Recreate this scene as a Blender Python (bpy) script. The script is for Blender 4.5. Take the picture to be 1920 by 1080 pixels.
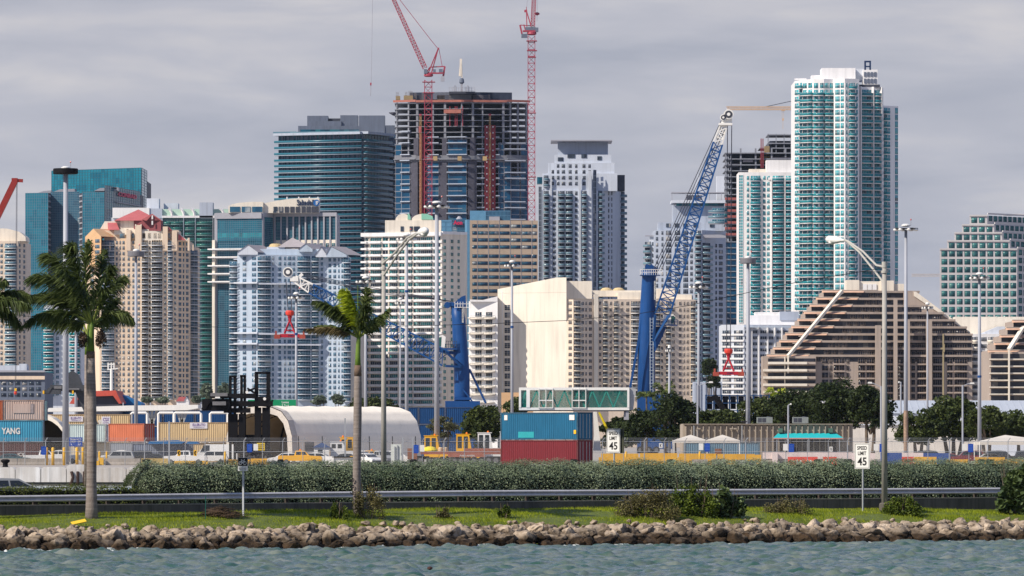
import bpy, bmesh, math, random
import numpy as np
from mathutils import Vector, Matrix, noise as mnoise
random.seed(7); rng = np.random.default_rng(7)
for o in list(bpy.data.objects): bpy.data.objects.remove(o)
S = bpy.context.scene
COL = S.collection
# ---------------------------------------------------------------- camera
F = 11200.0      # focal length in photo pixels (1920 wide): a long telephoto
CH = 4.9         # eye height above the water
HY = 824.0       # photo row of the horizon
cam = bpy.data.cameras.new('camera'); cam.sensor_width = 36; cam.lens = 36 * F / 1920
cam.shift_y = (HY - 540) / 1920; cam.clip_start = 1; cam.clip_end = 60000
camo = bpy.data.objects.new('camera', cam); COL.objects.link(camo)
camo.location = (0, 0, CH); camo.rotation_euler = (math.radians(90), 0, 0)
S.camera = camo
# ---------------------------------------------------------------- sky and sun
SUN_EL, SUN_AZ = 40.0, 32.5     # the sun stands to the left, a little behind the camera
sv = Vector((-math.cos(math.radians(SUN_EL)) * math.cos(math.radians(SUN_AZ)),
             -math.cos(math.radians(SUN_EL)) * math.sin(math.radians(SUN_AZ)), math.sin(math.radians(SUN_EL))))
W = bpy.data.worlds.new('World'); S.world = W; W.use_nodes = True
nt = W.node_tree; nt.nodes.clear(); N = nt.nodes.new; L = nt.links.new
out = N('ShaderNodeOutputWorld'); bg = N('ShaderNodeBackground'); bg.inputs[1].default_value = 0.1
L(bg.outputs[0], out.inputs[0])
sky = N('ShaderNodeTexSky'); sky.sky_type = 'NISHITA'; sky.sun_disc = False
sky.sun_elevation = math.radians(SUN_EL); sky.sun_rotation = math.atan2(sv.x, sv.y)
tc = N('ShaderNodeTexCoord')
mp = N('ShaderNodeMapping'); mp.inputs['Scale'].default_value = (7, 7, 34); L(tc.outputs['Generated'], mp.inputs[0])
n1 = N('ShaderNodeTexNoise'); n1.inputs['Scale'].default_value = 2.6; n1.inputs['Detail'].default_value = 7; n1.inputs['Roughness'].default_value = 0.52
n1.inputs['Distortion'].default_value = 0.35
L(mp.outputs[0], n1.inputs['Vector'])
cr = N('ShaderNodeValToRGB'); L(n1.outputs[0], cr.inputs[0])
e = cr.color_ramp.elements
e[0].position = 0.32; e[0].color = (0.355, 0.36, 0.43, 1)
e[1].position = 0.73; e[1].color = (0.62, 0.575, 0.575, 1)
m_ = cr.color_ramp.elements.new(0.52); m_.color = (0.455, 0.445, 0.50, 1)
sx = N('ShaderNodeSeparateXYZ'); L(tc.outputs['Generated'], sx.inputs[0])
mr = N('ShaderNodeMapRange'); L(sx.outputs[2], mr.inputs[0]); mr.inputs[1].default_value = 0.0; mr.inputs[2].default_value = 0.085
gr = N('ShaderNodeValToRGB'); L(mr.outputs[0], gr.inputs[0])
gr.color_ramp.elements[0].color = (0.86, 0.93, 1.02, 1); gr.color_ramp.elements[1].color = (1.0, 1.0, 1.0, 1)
k_ = gr.color_ramp.elements.new(0.55); k_.color = (1.0, 1.0, 1.0, 1); mr.inputs[2].default_value = 0.16; gr.color_ramp.elements[-1].color = (0.42, 0.58, 0.90, 1)   # unseen upper sky, darkened and tinted to deepen and blue the shadows
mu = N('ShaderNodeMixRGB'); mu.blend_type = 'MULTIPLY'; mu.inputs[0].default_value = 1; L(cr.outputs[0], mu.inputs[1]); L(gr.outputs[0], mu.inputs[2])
sc = N('ShaderNodeMixRGB'); sc.blend_type = 'MULTIPLY'; sc.inputs[0].default_value = 1; sc.inputs[2].default_value = (10, 10, 10, 1); L(mu.outputs[0], sc.inputs[1])
mx = N('ShaderNodeMixRGB'); mx.inputs[0].default_value = 0.9; L(sky.outputs[0], mx.inputs[1]); L(sc.outputs[0], mx.inputs[2])
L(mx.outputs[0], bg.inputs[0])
sun = bpy.data.lights.new('sun', 'SUN'); sun.energy = 4.9; sun.angle = math.radians(0.8); sun.color = (1.0, 0.90, 0.77)
suno = bpy.data.objects.new('sun', sun); COL.objects.link(suno); suno.rotation_euler = sv.to_track_quat('Z', 'Y').to_euler()
S.view_settings.view_transform = 'Standard'; S.view_settings.look = 'None'; S.view_settings.gamma = 1; S.view_settings.exposure = 0.22
# ---------------------------------------------------------------- materials
MATS = {}
def lin(c): return tuple(((x / 255) / 12.92 if x / 255 < .04045 else ((x / 255 + .055) / 1.055) ** 2.4) for x in c)
def mat(name, c, rough=0.7, var=0.16, scale=0.6, metal=0.0, spec=0.3, streak=0.0, bump=0.0, alpha=None, tint=None, fine=8.0):
    """procedural painted / stone / metal surface: colour broken up by two noises, optional vertical dirt streaks"""
    if name in MATS: return MATS[name]
    m = bpy.data.materials.new(name); m.use_nodes = True; MATS[name] = m
    t = m.node_tree; b = t.nodes['Principled BSDF']; n = t.nodes.new; l = t.links.new
    b.inputs['Roughness'].default_value = rough; b.inputs['Metallic'].default_value = metal; b.inputs['Specular IOR Level'].default_value = spec
    g = n('ShaderNodeNewGeometry')
    a1 = n('ShaderNodeTexNoise'); a1.inputs['Scale'].default_value = scale; a1.inputs['Detail'].default_value = 5; l(g.outputs['Position'], a1.inputs['Vector'])
    mpn = n('ShaderNodeMapping'); mpn.inputs['Scale'].default_value = (1, 1, 0.12 if streak else 1); l(g.outputs['Position'], mpn.inputs[0])
    a2 = n('ShaderNodeTexNoise'); a2.inputs['Scale'].default_value = scale * fine; a2.inputs['Detail'].default_value = 4; l(mpn.outputs[0], a2.inputs['Vector'])
    ad = n('ShaderNodeMath'); ad.operation = 'ADD'; l(a1.outputs[0], ad.inputs[0]); l(a2.outputs[0], ad.inputs[1])
    r = n('ShaderNodeMapRange'); l(ad.outputs[0], r.inputs[0]); r.inputs[1].default_value = 0.65; r.inputs[2].default_value = 1.35
    mixn = n('ShaderNodeMixRGB'); l(r.outputs[0], mixn.inputs[0])
    tn = tint or (1, 1, 1)
    mixn.inputs[1].default_value = (*[max(0, x * (1 - var) * y) for x, y in zip(c, tn)], 1); mixn.inputs[2].default_value = (*[min(1, x * (1 + var * .8)) for x in c], 1)
    last = mixn.outputs[0]
    if streak:
        a3 = n('ShaderNodeTexNoise'); a3.inputs['Scale'].default_value = scale * 14; a3.inputs['Detail'].default_value = 3
        mp3 = n('ShaderNodeMapping'); mp3.inputs['Scale'].default_value = (1, 1, 0.05); l(g.outputs['Position'], mp3.inputs[0]); l(mp3.outputs[0], a3.inputs['Vector'])
        rr = n('ShaderNodeMapRange'); l(a3.outputs[0], rr.inputs[0]); rr.inputs[1].default_value = 0.52; rr.inputs[2].default_value = 0.72; rr.inputs[4].default_value = streak
        ms = n('ShaderNodeMixRGB'); l(rr.outputs[0], ms.inputs[0]); l(last, ms.inputs[1]); ms.inputs[2].default_value = (*[x * .45 for x in c], 1); last = ms.outputs[0]
    l(last, b.inputs['Base Color'])
    if bump:
        bp = n('ShaderNodeBump'); bp.inputs['Strength'].default_value = bump; bp.inputs['Distance'].default_value = 0.05; l(a2.outputs[0], bp.inputs['Height']); l(bp.outputs[0], b.inputs['Normal'])
    if alpha is not None: b.inputs['Alpha'].default_value = alpha
    return m
def glass(name, c1, c2, c3=None, cell=(1.6, 1.6, 3.0), rough=0.12, spec=0.28, p3=0.16, off=0.37):
    """window glass: each pane keeps its own tone (curtains, open rooms) through a white noise on a cell grid"""
    if name in MATS: return MATS[name]
    m = bpy.data.materials.new(name); m.use_nodes = True; MATS[name] = m
    t = m.node_tree; b = t.nodes['Principled BSDF']; n = t.nodes.new; l = t.links.new
    b.inputs['Roughness'].default_value = rough; b.inputs['Specular IOR Level'].default_value = spec
    g = n('ShaderNodeNewGeometry')
    ao = n('ShaderNodeVectorMath'); ao.operation = 'ADD'; ao.inputs[1].default_value = (off, off, off); l(g.outputs['Position'], ao.inputs[0])
    dv = n('ShaderNodeVectorMath'); dv.operation = 'DIVIDE'; dv.inputs[1].default_value = (cell[0], 1e5, cell[2]); l(ao.outputs[0], dv.inputs[0])
    fl = n('ShaderNodeVectorMath'); fl.operation = 'FLOOR'; l(dv.outputs[0], fl.inputs[0])
    wn = n('ShaderNodeTexWhiteNoise'); wn.noise_dimensions = '3D'; l(fl.outputs[0], wn.inputs['Vector'])
    nz = n('ShaderNodeTexNoise'); nz.inputs['Scale'].default_value = 0.045; nz.inputs['Detail'].default_value = 3; l(g.outputs['Position'], nz.inputs['Vector'])
    ad = n('ShaderNodeMath'); ad.operation = 'MULTIPLY_ADD'; ad.inputs[1].default_value = 0.62; l(wn.outputs[0], ad.inputs[0])
    ms = n('ShaderNodeMath'); ms.operation = 'MULTIPLY'; ms.inputs[1].default_value = 0.62; l(nz.outputs[0], ms.inputs[0]); l(ms.outputs[0], ad.inputs[2])
    r = n('ShaderNodeValToRGB'); l(ad.outputs[0], r.inputs[0])
    e = r.color_ramp.elements; e[0].position = 0.2; e[0].color = (*c1, 1); e[1].position = 0.8; e[1].color = (*c2, 1)
    if c3:
        k = r.color_ramp.elements.new(0.86); k.color = (*c2, 1); k = r.color_ramp.elements.new(0.9); k.color = (*c3, 1)
    l(r.outputs[0], b.inputs['Base Color'])
    return m
def leafmat(name, c1, c2, trans=0.25, scale=1.5, rough=0.6, spec=0.25):
    if name in MATS: return MATS[name]
    m = bpy.data.materials.new(name); m.use_nodes = True; MATS[name] = m
    t = m.node_tree; b = t.nodes['Principled BSDF']; n = t.nodes.new; l = t.links.new
    b.inputs['Roughness'].default_value = rough; b.inputs['Specular IOR Level'].default_value = spec
    g = n('ShaderNodeNewGeometry')
    a = n('ShaderNodeTexNoise'); a.inputs['Scale'].default_value = scale; a.inputs['Detail'].default_value = 2; l(g.outputs['Position'], a.inputs['Vector'])
    ad = n('ShaderNodeMath'); ad.operation = 'MULTIPLY_ADD'; ad.inputs[1].default_value = 0.55; l(g.outputs['Random Per Island'], ad.inputs[0]); l(a.outputs[0], ad.inputs[2])
    r = n('ShaderNodeMapRange'); l(ad.outputs[0], r.inputs[0]); r.inputs[1].default_value = 0.4; r.inputs[2].default_value = 1.1
    mx = n('ShaderNodeMixRGB'); l(r.outputs[0], mx.inputs[0]); mx.inputs[1].default_value = (*c1, 1); mx.inputs[2].default_value = (*c2, 1)
    l(mx.outputs[0], b.inputs['Base Color'])
    if trans:
        tr = n('ShaderNodeBsdfTranslucent'); l(mx.outputs[0], tr.inputs[0]); ms = n('ShaderNodeMixShader'); ms.inputs[0].default_value = trans
        l(b.outputs[0], ms.inputs[1]); l(tr.outputs[0], ms.inputs[2]); l(ms.outputs[0], t.nodes['Material Output'].inputs[0])
    return m
# ---------------------------------------------------------------- geometry helpers
def P(px, py, D): return Vector(((px - 960) * D / F, D, CH - (py - HY) * D / F))
def X(px, D): return (px - 960) * D / F
def Z(py, D): return CH - (py - HY) * D / F
def ori(M): return M
BOXF = [(0, 3, 2, 1), (4, 5, 6, 7), (0, 1, 5, 4), (1, 2, 6, 5), (2, 3, 7, 6), (3, 0, 4, 7)]
class MB:
    def __init__(s): s.v = []; s.f = []; s.m = []; s.sm = False
    def add(s, vs, fs, mi=0):
        o = len(s.v); s.v += [tuple(v) for v in vs]; s.f += [tuple(i + o for i in f) for f in fs]; s.m += [mi] * len(fs); return s
    def box(s, x0, x1, y0, y1, z0, z1, mi=0, M=None):
        vs = [Vector(p) for p in ((x0, y0, z0), (x1, y0, z0), (x1, y1, z0), (x0, y1, z0), (x0, y0, z1), (x1, y0, z1), (x1, y1, z1), (x0, y1, z1))]
        if M is not None: vs = [M @ v for v in vs]
        return s.add(vs, BOXF, mi)
    def beam(s, p0, p1, w, h=None, mi=0, up=(0, 0, 1)):
        h = h or w; p0 = Vector(p0); p1 = Vector(p1); d = (p1 - p0)
        if d.length < 1e-6: return s
        d.normalize(); u = Vector(up)
        if abs(d.dot(u)) > .98: u = Vector((0, 1, 0))
        a = d.cross(u).normalized(); b = a.cross(d).normalized()
        vs = [p + a * (sx * w / 2) + b * (sz * h / 2) for p in (p0, p1) for sx, sz in ((-1, -1), (1, -1), (1, 1), (-1, 1))]
        return s.add(vs, [(3, 2, 1, 0), (4, 5, 6, 7), (0, 1, 5, 4), (1, 2, 6, 5), (2, 3, 7, 6), (3, 0, 4, 7)], mi)
    def tube(s, pts, r, n=8, mi=0, caps=True):
        pts = [Vector(p) for p in pts]; k = len(pts); rs = r if isinstance(r, (list, tuple)) else [r] * k
        vs = []; prev = None
        for i, p in enumerate(pts):
            d = (pts[min(i + 1, k - 1)] - pts[max(i - 1, 0)]).normalized()
            u = prev if prev else (Vector((0, 0, 1)) if abs(d.z) < .9 else Vector((0, 1, 0)))
            a = d.cross(u)
            if a.length < 1e-4: a = d.cross(Vector((1, 0, 0)))
            a.normalize(); b = a.cross(d).normalized(); prev = b
            vs += [p + (a * math.cos(t) + b * math.sin(t)) * rs[i] for t in [2 * math.pi * j / n for j in range(n)]]
        fs = [(i * n + j, i * n + (j + 1) % n, (i + 1) * n + (j + 1) % n, (i + 1) * n + j) for i in range(k - 1) for j in range(n)]
        if caps: fs += [tuple(range(n - 1, -1, -1)), tuple(range((k - 1) * n, k * n))]
        return s.add(vs, fs, mi)
    def prism(s, plan, z0, z1, mi=0):
        n = len(plan); z1s = z1 if isinstance(z1, (list, tuple)) else [z1] * n
        vs = [(p[0], p[1], z0) for p in plan] + [(p[0], p[1], z1s[i]) for i, p in enumerate(plan)]
        return s.add(vs, [tuple(range(n - 1, -1, -1)), tuple(range(n, 2 * n))] + [(i, (i + 1) % n, n + (i + 1) % n, n + i) for i in range(n)], mi)
    def ext(s, prof, y0, y1, mi=0, M=None):
        """side profile (x, z) extruded along y"""
        n = len(prof); vs = [Vector((x, y0, z)) for x, z in prof] + [Vector((x, y1, z)) for x, z in prof]
        if M is not None: vs = [M @ v for v in vs]
        return s.add(vs, [tuple(range(n)), tuple(range(2 * n - 1, n - 1, -1))] + [((i + 1) % n, i, n + i, n + (i + 1) % n) for i in range(n)], mi)
    def lathe(s, c, prof, n=12, mi=0, axis='z'):
        vs = []; k = len(prof); c = Vector(c)
        for r, h in prof:
            for j in range(n):
                t = 2 * math.pi * j / n; a, b = r * math.cos(t), r * math.sin(t)
                vs.append(c + (Vector((a, b, h)) if axis == 'z' else Vector((a, h, b)) if axis == 'y' else Vector((h, a, b))))
        fs = [(i * n + j, i * n + (j + 1) % n, (i + 1) * n + (j + 1) % n, (i + 1) * n + j) for i in range(k - 1) for j in range(n)]
        fs += [tuple(range(n - 1, -1, -1)), tuple(range((k - 1) * n, k * n))]
        return s.add(vs, fs, mi)
    def mesh(s, name, mats, off=None, smooth=False):
        me = bpy.data.meshes.new(name)
        vs = s.v if off is None else [(x - off[0], y - off[1], z - off[2]) for x, y, z in s.v]
        me.from_pydata(vs, [], s.f)
        for m in (mats if isinstance(mats, (list, tuple)) else [mats]): me.materials.append(m)
        if any(s.m): me.polygons.foreach_set('material_index', s.m)
        if smooth: me.polygons.foreach_set('use_smooth', [True] * len(s.f))
        me.update(); return me
def np_mesh(name, V, Fq, mats, mi=None, smooth=False):
    me = bpy.data.meshes.new(name); V = np.asarray(V, np.float32); Fq = np.asarray(Fq, np.int32); k = Fq.shape[1]
    me.vertices.add(len(V)); me.vertices.foreach_set('co', V.ravel())
    me.loops.add(len(Fq) * k); me.loops.foreach_set('vertex_index', Fq.ravel())
    me.polygons.add(len(Fq)); me.polygons.foreach_set('loop_start', np.arange(0, len(Fq) * k, k, dtype=np.int32))
    for m in mats: me.materials.append(m)
    if mi is not None: me.polygons.foreach_set('material_index', np.asarray(mi, np.int32))
    if smooth: me.polygons.foreach_set('use_smooth', np.ones(len(Fq), bool))
    me.update(calc_edges=True); me.validate(); return me
def props(o, label=None, cat=None, group=None, kind=None):
    if label: o['label'] = label
    if cat: o['category'] = cat
    if group: o['group'] = group
    if kind: o['kind'] = kind
    return o
def thing(name, label, cat, loc=(0, 0, 0), rz=0, group=None):
    o = bpy.data.objects.new(name, None); o.empty_display_size = 0.5; COL.objects.link(o)
    o.location = loc; o.rotation_euler = (0, 0, rz); return props(o, label, cat, group)
def part(name, me, parent, M=None, kind=None, label=None):
    o = bpy.data.objects.new(name, me); COL.objects.link(o); o.parent = parent
    if M is not None: o.matrix_local = M
    return props(o, label, None, None, kind)
def add(name, mb, mats, parent, world=False, smooth=False, label=None, kind=None):
    """one part mesh; world=True when its vertices were written in world space"""
    off = parent.location if (world and parent is not None) else None
    return part(name, mb.mesh(name, mats, off, smooth), parent, None, kind, label)
def solo(name, mb, mats, label, cat, group=None, smooth=False, kind=None, loc=None):
    me = mb.mesh(name, mats, loc, smooth); o = bpy.data.objects.new(name, me); COL.objects.link(o)
    if loc is not None: o.location = loc
    return props(o, label, cat, group, kind)
def copy_tree(o, loc, rz=0, label=None, group=None, scale=None):
    r = o.copy(); COL.objects.link(r); r.location = loc; r.rotation_euler = (0, 0, rz)
    if scale: r.scale = scale
    if label: r['label'] = label
    if group: r['group'] = group
    for ch in o.children:
        c = ch.copy(); COL.objects.link(c); c.parent = r
        for g in ch.children:
            d = g.copy(); COL.objects.link(d); d.parent = c
    return r
TXT = {}
def text_mb(s, w, h, depth=0.02, bold=0.0, mi=0, M=None, mb=None, spacing=1.0):
    """lettering w wide and h high in the local x-z plane (reads from -y), lower left corner at the origin"""
    k = (s, bold, spacing)
    if k not in TXT:
        cu = bpy.data.curves.new('text', 'FONT'); cu.body = s; cu.size = 1; cu.offset = bold; cu.extrude = 0.5; cu.resolution_u = 3; cu.space_character = spacing
        ob = bpy.data.objects.new('text', cu); me = bpy.data.meshes.new_from_object(ob)
        vs = np.array([v.co[:] for v in me.vertices]); fs = [tuple(p.vertices) for p in me.polygons]
        bpy.data.objects.remove(ob); bpy.data.curves.remove(cu); bpy.data.meshes.remove(me); TXT[k] = (vs, fs)
    vs, fs = TXT[k]; lo = vs.min(0); hi = vs.max(0); sz = hi - lo
    q = np.empty_like(vs); q[:, 0] = (vs[:, 0] - lo[0]) / sz[0] * w; q[:, 2] = (vs[:, 1] - lo[1]) / sz[1] * h; q[:, 1] = -(vs[:, 2] - lo[2]) / max(sz[2], 1e-6) * depth
    vv = [Vector(x) for x in q]
    if M is not None: vv = [M @ x for x in vv]
    mb = mb or MB(); mb.add(vv, fs, mi); return mb
cross = lambda a, b: a[0] * b[1] - a[1] * b[0]
class Face:
    """a vertical plane between two plan points, left to right as the camera sees it"""
    def __init__(s, A, B):
        s.A = np.array(A, float); s.B = np.array(B, float); d = s.B - s.A; s.L = np.hypot(*d); s.t = d / s.L; s.n = np.array([s.t[1], -s.t[0]]); s.Dm = (s.A[1] + s.B[1]) / 2
    def u(s, px):
        r = ((px - 960) / F, 1.0); return -cross(s.A, r) / cross(s.t, r)
    def z(s, py): return CH - (py - HY) * s.Dm / F
    def zu(s, py, u): return CH - (py - HY) * (s.A[1] + s.t[1] * u) / F
    def p(s, u, z, w=0): q = s.A + s.t * u + s.n * w; return Vector((q[0], q[1], z))
    def M(s, u, z, w=0):
        q = s.p(u, z, w); return Matrix(((s.t[0], -s.n[0], 0, q.x), (s.t[1], -s.n[1], 0, q.y), (0, 0, 1, q.z), (0, 0, 0, 1)))
    def box(s, mb, u0, u1, z0, z1, w0, w1, mi=0): mb.box(u0, u1, -w1, -w0, z0, z1, mi, s.M(0, 0)); return mb
    def pbox(s, mb, x0, x1, y0, y1, w0, w1, mi=0): return s.box(mb, s.u(x0), s.u(x1), s.z(y1), s.z(y0), w0, w1, mi)
def flat(px0, px1, D0, D1=None): return Face((X(px0, D0), D0), (X(px1, D1 or D0), D1 or D0))
def lattice(mb, p0, p1, w0, w1, h0, h1, n, r, mi=0, up=(0, 0, 1), rd=None):
    """square lattice boom with four chords and zig-zag bracing"""
    p0 = Vector(p0); p1 = Vector(p1); d = (p1 - p0).normalized(); u = Vector(up)
    if abs(d.dot(u)) > .98: u = Vector((0, 1, 0))
    a = d.cross(u).normalized(); b = a.cross(d).normalized(); rd = rd or r * .6
    def ring(t):
        q = p0.lerp(p1, t); w = w0 + (w1 - w0) * t; h = h0 + (h1 - h0) * t
        return [q + a * sx * w / 2 + b * sz * h / 2 for sx, sz in ((-1, -1), (1, -1), (1, 1), (-1, 1))]
    R = [ring(i / n) for i in range(n + 1)]
    for j in range(4): mb.beam(R[0][j], R[n][j], r * 2, mi=mi, up=up)
    for i in range(n):
        for j in range(4):
            k = (j + 1) % 4
            mb.beam(R[i][j], R[i + 1][k], rd * 2, mi=mi) if i % 2 else mb.beam(R[i][k], R[i + 1][j], rd * 2, mi=mi)
            if i: mb.beam(R[i][j], R[i][k], rd * 1.7, mi=mi)
    return mb
# ---------------------------------------------------------------- building kit
IM = {}
def win_mesh(w, h, gl, fr, nx, nz):
    k = ('w', round(w, 1), round(h, 1), gl.name, fr.name, nx, nz)
    if k in IM: return k
    w, h = max(.3, round(w, 1)), max(.3, round(h, 1)); b = MB(); b.box(0, w, -.04, .05, 0, h, 0)
    t = .075
    for i in range(nx + 1):
        x = (w - t) * i / nx; b.box(x, x + t, -.1, .05, 0, h, 1)
    for i in range(nz + 1):
        z = (h - t) * i / nz; b.box(t, w - t, -.095, .04, z, z + t, 1)
    IM[k] = [np.array(b.v), np.array(b.f), np.array(b.m), [gl, fr], None]; return k
def balc_mesh(w, dp, slab, rail, kind, th=.28):
    k = ('b', round(w, 1), round(dp, 1), slab.name, rail.name, kind, th)
    if k in IM: return k
    w = max(.4, round(w, 1)); b = MB(); b.box(0, w, -dp, .1, -th, 0, 0); h = 1.1
    if kind == 'bar':
        b.box(0, w, -dp + .02, -dp + .1, h - .1, h, 1)
        for i in range(int(w / .55) + 1): b.box(i * .55, i * .55 + .09, -dp + .02, -dp + .08, 0, h - .1, 1)
        for x in (0, w - .08): b.box(x, x + .08, -dp + .1, .05, h - .1, h, 1)
    else:
        b.box(0, w, -dp + .02, -dp + .1, .02, h, 1)
        for x in (0, w - .08): b.box(x, x + .08, -dp + .1, .05, .02, h, 1)
        if kind == 'glass': b.box(-.01, w + .01, -dp, -dp + .12, h, h + .07, 0)
    IM[k] = [np.array(b.v), np.array(b.f), np.array(b.m), [slab, rail], None]; return k
class Bld:
    def __init__(s, name, label, D, px, cat='building', group=None, white=None, glass=None, rail=None, slab=None, railkind='glass', base=0.8):
        s.D = D; s.root = thing(name, label, cat, (X(px, D), D, base), 0, group); s.base = base
        s.wm, s.gl, s.rail, s.slab, s.rk = white, glass, rail or glass, slab or white, railkind; s.acc = {}; s.inst = {}
    def mb(s, name, *mats):
        """a new piece (one part mesh) of this building; parts past the hundredth of a kind are joined when done"""
        q = MB(); s.acc.setdefault(name, []).append((q, list(mats) or [s.wm])); return q
    def body(s, pts, ytop, depth=30, ybot=None, m=None, name='wall', taper=False):
        """prism with a front made of the polyline pts = (photo column, distance offset); returns its faces"""
        fr = [(X(x, s.D + d), s.D + d) for x, d in pts]; dm = max(d for _, d in pts)
        back = [(fr[-1][0], s.D + dm + depth), (fr[0][0] * ((s.D + dm + depth) / fr[0][1] if taper else 1), s.D + dm + depth)]
        z1 = Z(ytop, s.D); z0 = s.base if ybot is None else Z(ybot, s.D)
        s.mb(name, m or s.wm).prism(fr + back, z0, z1)
        return [Face(fr[i], fr[i + 1]) for i in range(len(fr) - 1)]
    def blk(s, x0, x1, y0, y1, w=0, depth=10, m=None, name='wall', d=0):
        """a simple box block between photo columns and rows"""
        D = s.D + d; s.mb(name, m or s.wm).box(X(x0, D), X(x1, D), D - w, D + depth, Z(y1, D), Z(y0, D)); return Face((X(x0, D), D - w), (X(x1, D), D - w))
    def put(s, name, k, M): s.inst.setdefault(name, []).append((k, M))
    def win(s, f, x0, x1, y0, y1, gl=None, nx=2, nz=1, fr=None, w=0):
        u0, u1 = f.u(x0), f.u(x1); z0, z1 = f.z(y1), f.z(y0); s.put('window', win_mesh(u1 - u0, z1 - z0, gl or s.gl, fr or s.wm, nx, nz), f.M(u0, z0, w))
    def balc(s, f, x0, x1, y, dp=1.7, rail=None, kind=None, slab=None, th=.28):
        u0, u1 = f.u(x0), f.u(x1); s.put('balcony', balc_mesh(u1 - u0, dp, slab or s.slab, rail or s.rail, kind or s.rk, th), f.M(u0, f.z(y), 0))
    def floors(s, f, y0, y1, pitch, cols, a=.17, b=.83, dp=1.7, jit=0.0):
        i = 0
        while y0 + (i + .9) * pitch <= y1:
            y = y0 + i * pitch; i += 1
            for c in cols:
                k, x0, x1 = c[:3]; o = c[3] if len(c) > 3 else {}
                if 'y0' in o and y < o['y0']: continue
                if 'y1' in o and y > o['y1']: continue
                gl = o.get('gl', s.gl)
                if k == 'w':
                    aa, bb = o.get('a', a), o.get('b', b)
                    n = o.get('nx') or max(1, min(8, int((x1 - x0) / 2.6 + .5))); s.win(f, x0, x1, y + aa * pitch, y + bb * pitch, gl, n, o.get('nz', 1), o.get('fr'))
                elif k == 'b':
                    n = max(1, int((x1 - x0) / 3.2 + .5)); s.win(f, x0 + .4, x1 - .4, y + .1 * pitch, y + .96 * pitch, gl, n, 1, o.get('fr'))
                    s.balc(f, x0, x1, y + pitch, o.get('dp', dp), o.get('rail'), o.get('rk'), o.get('slab'))
                elif k == 's':     # continuous slab edge
                    f.pbox(s.mb(o.get('name', 'slab_edge'), o.get('m', s.slab)), x0, x1, y + o.get('a', .86) * pitch, y + o.get('b', 1.0) * pitch, 0, o.get('w', .5))
    def strip(s, f, x0, x1, y0, y1, m, w=.06, name='pier', w0=-.05): f.pbox(s.mb(name, m), x0, x1, y0, y1, w0, w)
    def curtain(s, f, x0, x1, y0, y1, dx, dy, gl=None, mu=None, name='glass_facade', w=.1, tx=.18, ty=.22, wm=.12):
        u0, u1, z0, z1 = f.u(x0), f.u(x1), f.z(y1), f.z(y0); f.box(s.mb(name, gl or s.gl), u0, u1, z0, z1, -.05, w)
        mb = s.mb('mullion_grid', mu or s.wm); nx = max(1, round((x1 - x0) / dx)); nz = max(1, round((y1 - y0) / dy))
        for i in range(nx + 1): u = u0 + (u1 - u0) * i / nx; f.box(mb, u - tx / 2, u + tx / 2, z0, z1, w + .001, w + wm)
        for j in range(nz + 1): z = z0 + (z1 - z0) * j / nz; f.box(mb, u0, u1, z - ty / 2, z + ty / 2, w + .002, w + wm * .8)
    def done(s):
        off = s.root.location; T = Matrix.Translation(-off)
        for name, L_ in s.acc.items():
            L_ = [q for q in L_ if q[0].v]
            L_.sort(key=lambda q: -max(v[2] for v in q[0].v))
            for mb, mats in L_[:100]: part(name, mb.mesh(name, mats, off), s.root)
            if len(L_) > 100:
                J = MB(); ms = []
                for mb, mats in L_[100:]:
                    for q in mats:
                        if q not in ms: ms.append(q)
                    o = len(J.v); J.v += mb.v; J.f += [tuple(i + o for i in f) for f in mb.f]; J.m += [ms.index(mats[i]) for i in mb.m]
                part(name, J.mesh(name, ms, off), s.root, None, 'stuff')
        for name, L_ in s.inst.items():
            vis = sorted(L_, key=lambda q: -q[1][2][3]); solo_, rest = vis[:100], vis[100:]
            for k, M in solo_:
                d = IM[k]
                if d[4] is None: d[4] = np_mesh(name, d[0], d[1], d[3], d[2])
                part(name, d[4], s.root, T @ M)
            if rest:
                mats = []; V = []; Q = []; I = []; o = 0
                for k, M in rest:
                    d = IM[k]; A = np.array(T @ M); V.append(d[0] @ A[:3, :3].T + A[:3, 3]); Q.append(d[1] + o); o += len(d[0])
                    for q in d[3]:
                        if q not in mats: mats.append(q)
                    mp_ = np.array([mats.index(q) for q in d[3]]); I.append(mp_[d[2]])
                part(name, np_mesh(name, np.concatenate(V), np.concatenate(Q), mats, np.concatenate(I)), s.root, None, 'stuff')
        return s.root
# ================================================================ the skyline
WHITE = mat('white_stucco', (0.76, 0.755, 0.76), 0.75, 0.10, 0.06, streak=0.22)
BLUEW = mat('pale_blue_stucco', (0.43, 0.51, 0.61), 0.75, 0.10, 0.06, streak=0.22)
CREAM = mat('cream_stucco', (0.74, 0.68, 0.585), 0.75, 0.12, 0.06, streak=0.34)
BEIGE = mat('beige_stucco', (0.70, 0.56, 0.43), 0.75, 0.10, 0.06, streak=0.22)
BEIGE2 = mat('sand_stucco', (0.70, 0.59, 0.48), 0.75, 0.10, 0.06, streak=0.2)
TAN = mat('tan_stucco', (0.60, 0.38, 0.21), 0.75, 0.10, 0.06)
TAUPE = mat('taupe_concrete', (0.38, 0.315, 0.27), 0.8, 0.14, 0.08, streak=0.3)
GREYC = mat('grey_concrete', (0.20, 0.21, 0.24), 0.85, 0.2, 0.12, streak=0.4)
GREYB = mat('blue_grey_concrete', (0.13, 0.155, 0.21), 0.85, 0.12, 0.1, streak=0.3)
GREYP = mat('grey_panel', (0.33, 0.335, 0.38), 0.6, 0.1, 0.1)
DARKP = mat('dark_panel', (0.05, 0.055, 0.075), 0.6, 0.2, 0.1)
PALEG = mat('pale_grey_stucco', (0.40, 0.45, 0.54), 0.75, 0.10, 0.06, streak=0.3)
WHITE2 = mat('cool_white_stucco', (0.57, 0.61, 0.68), 0.75, 0.09, 0.06, streak=0.25)
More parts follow.
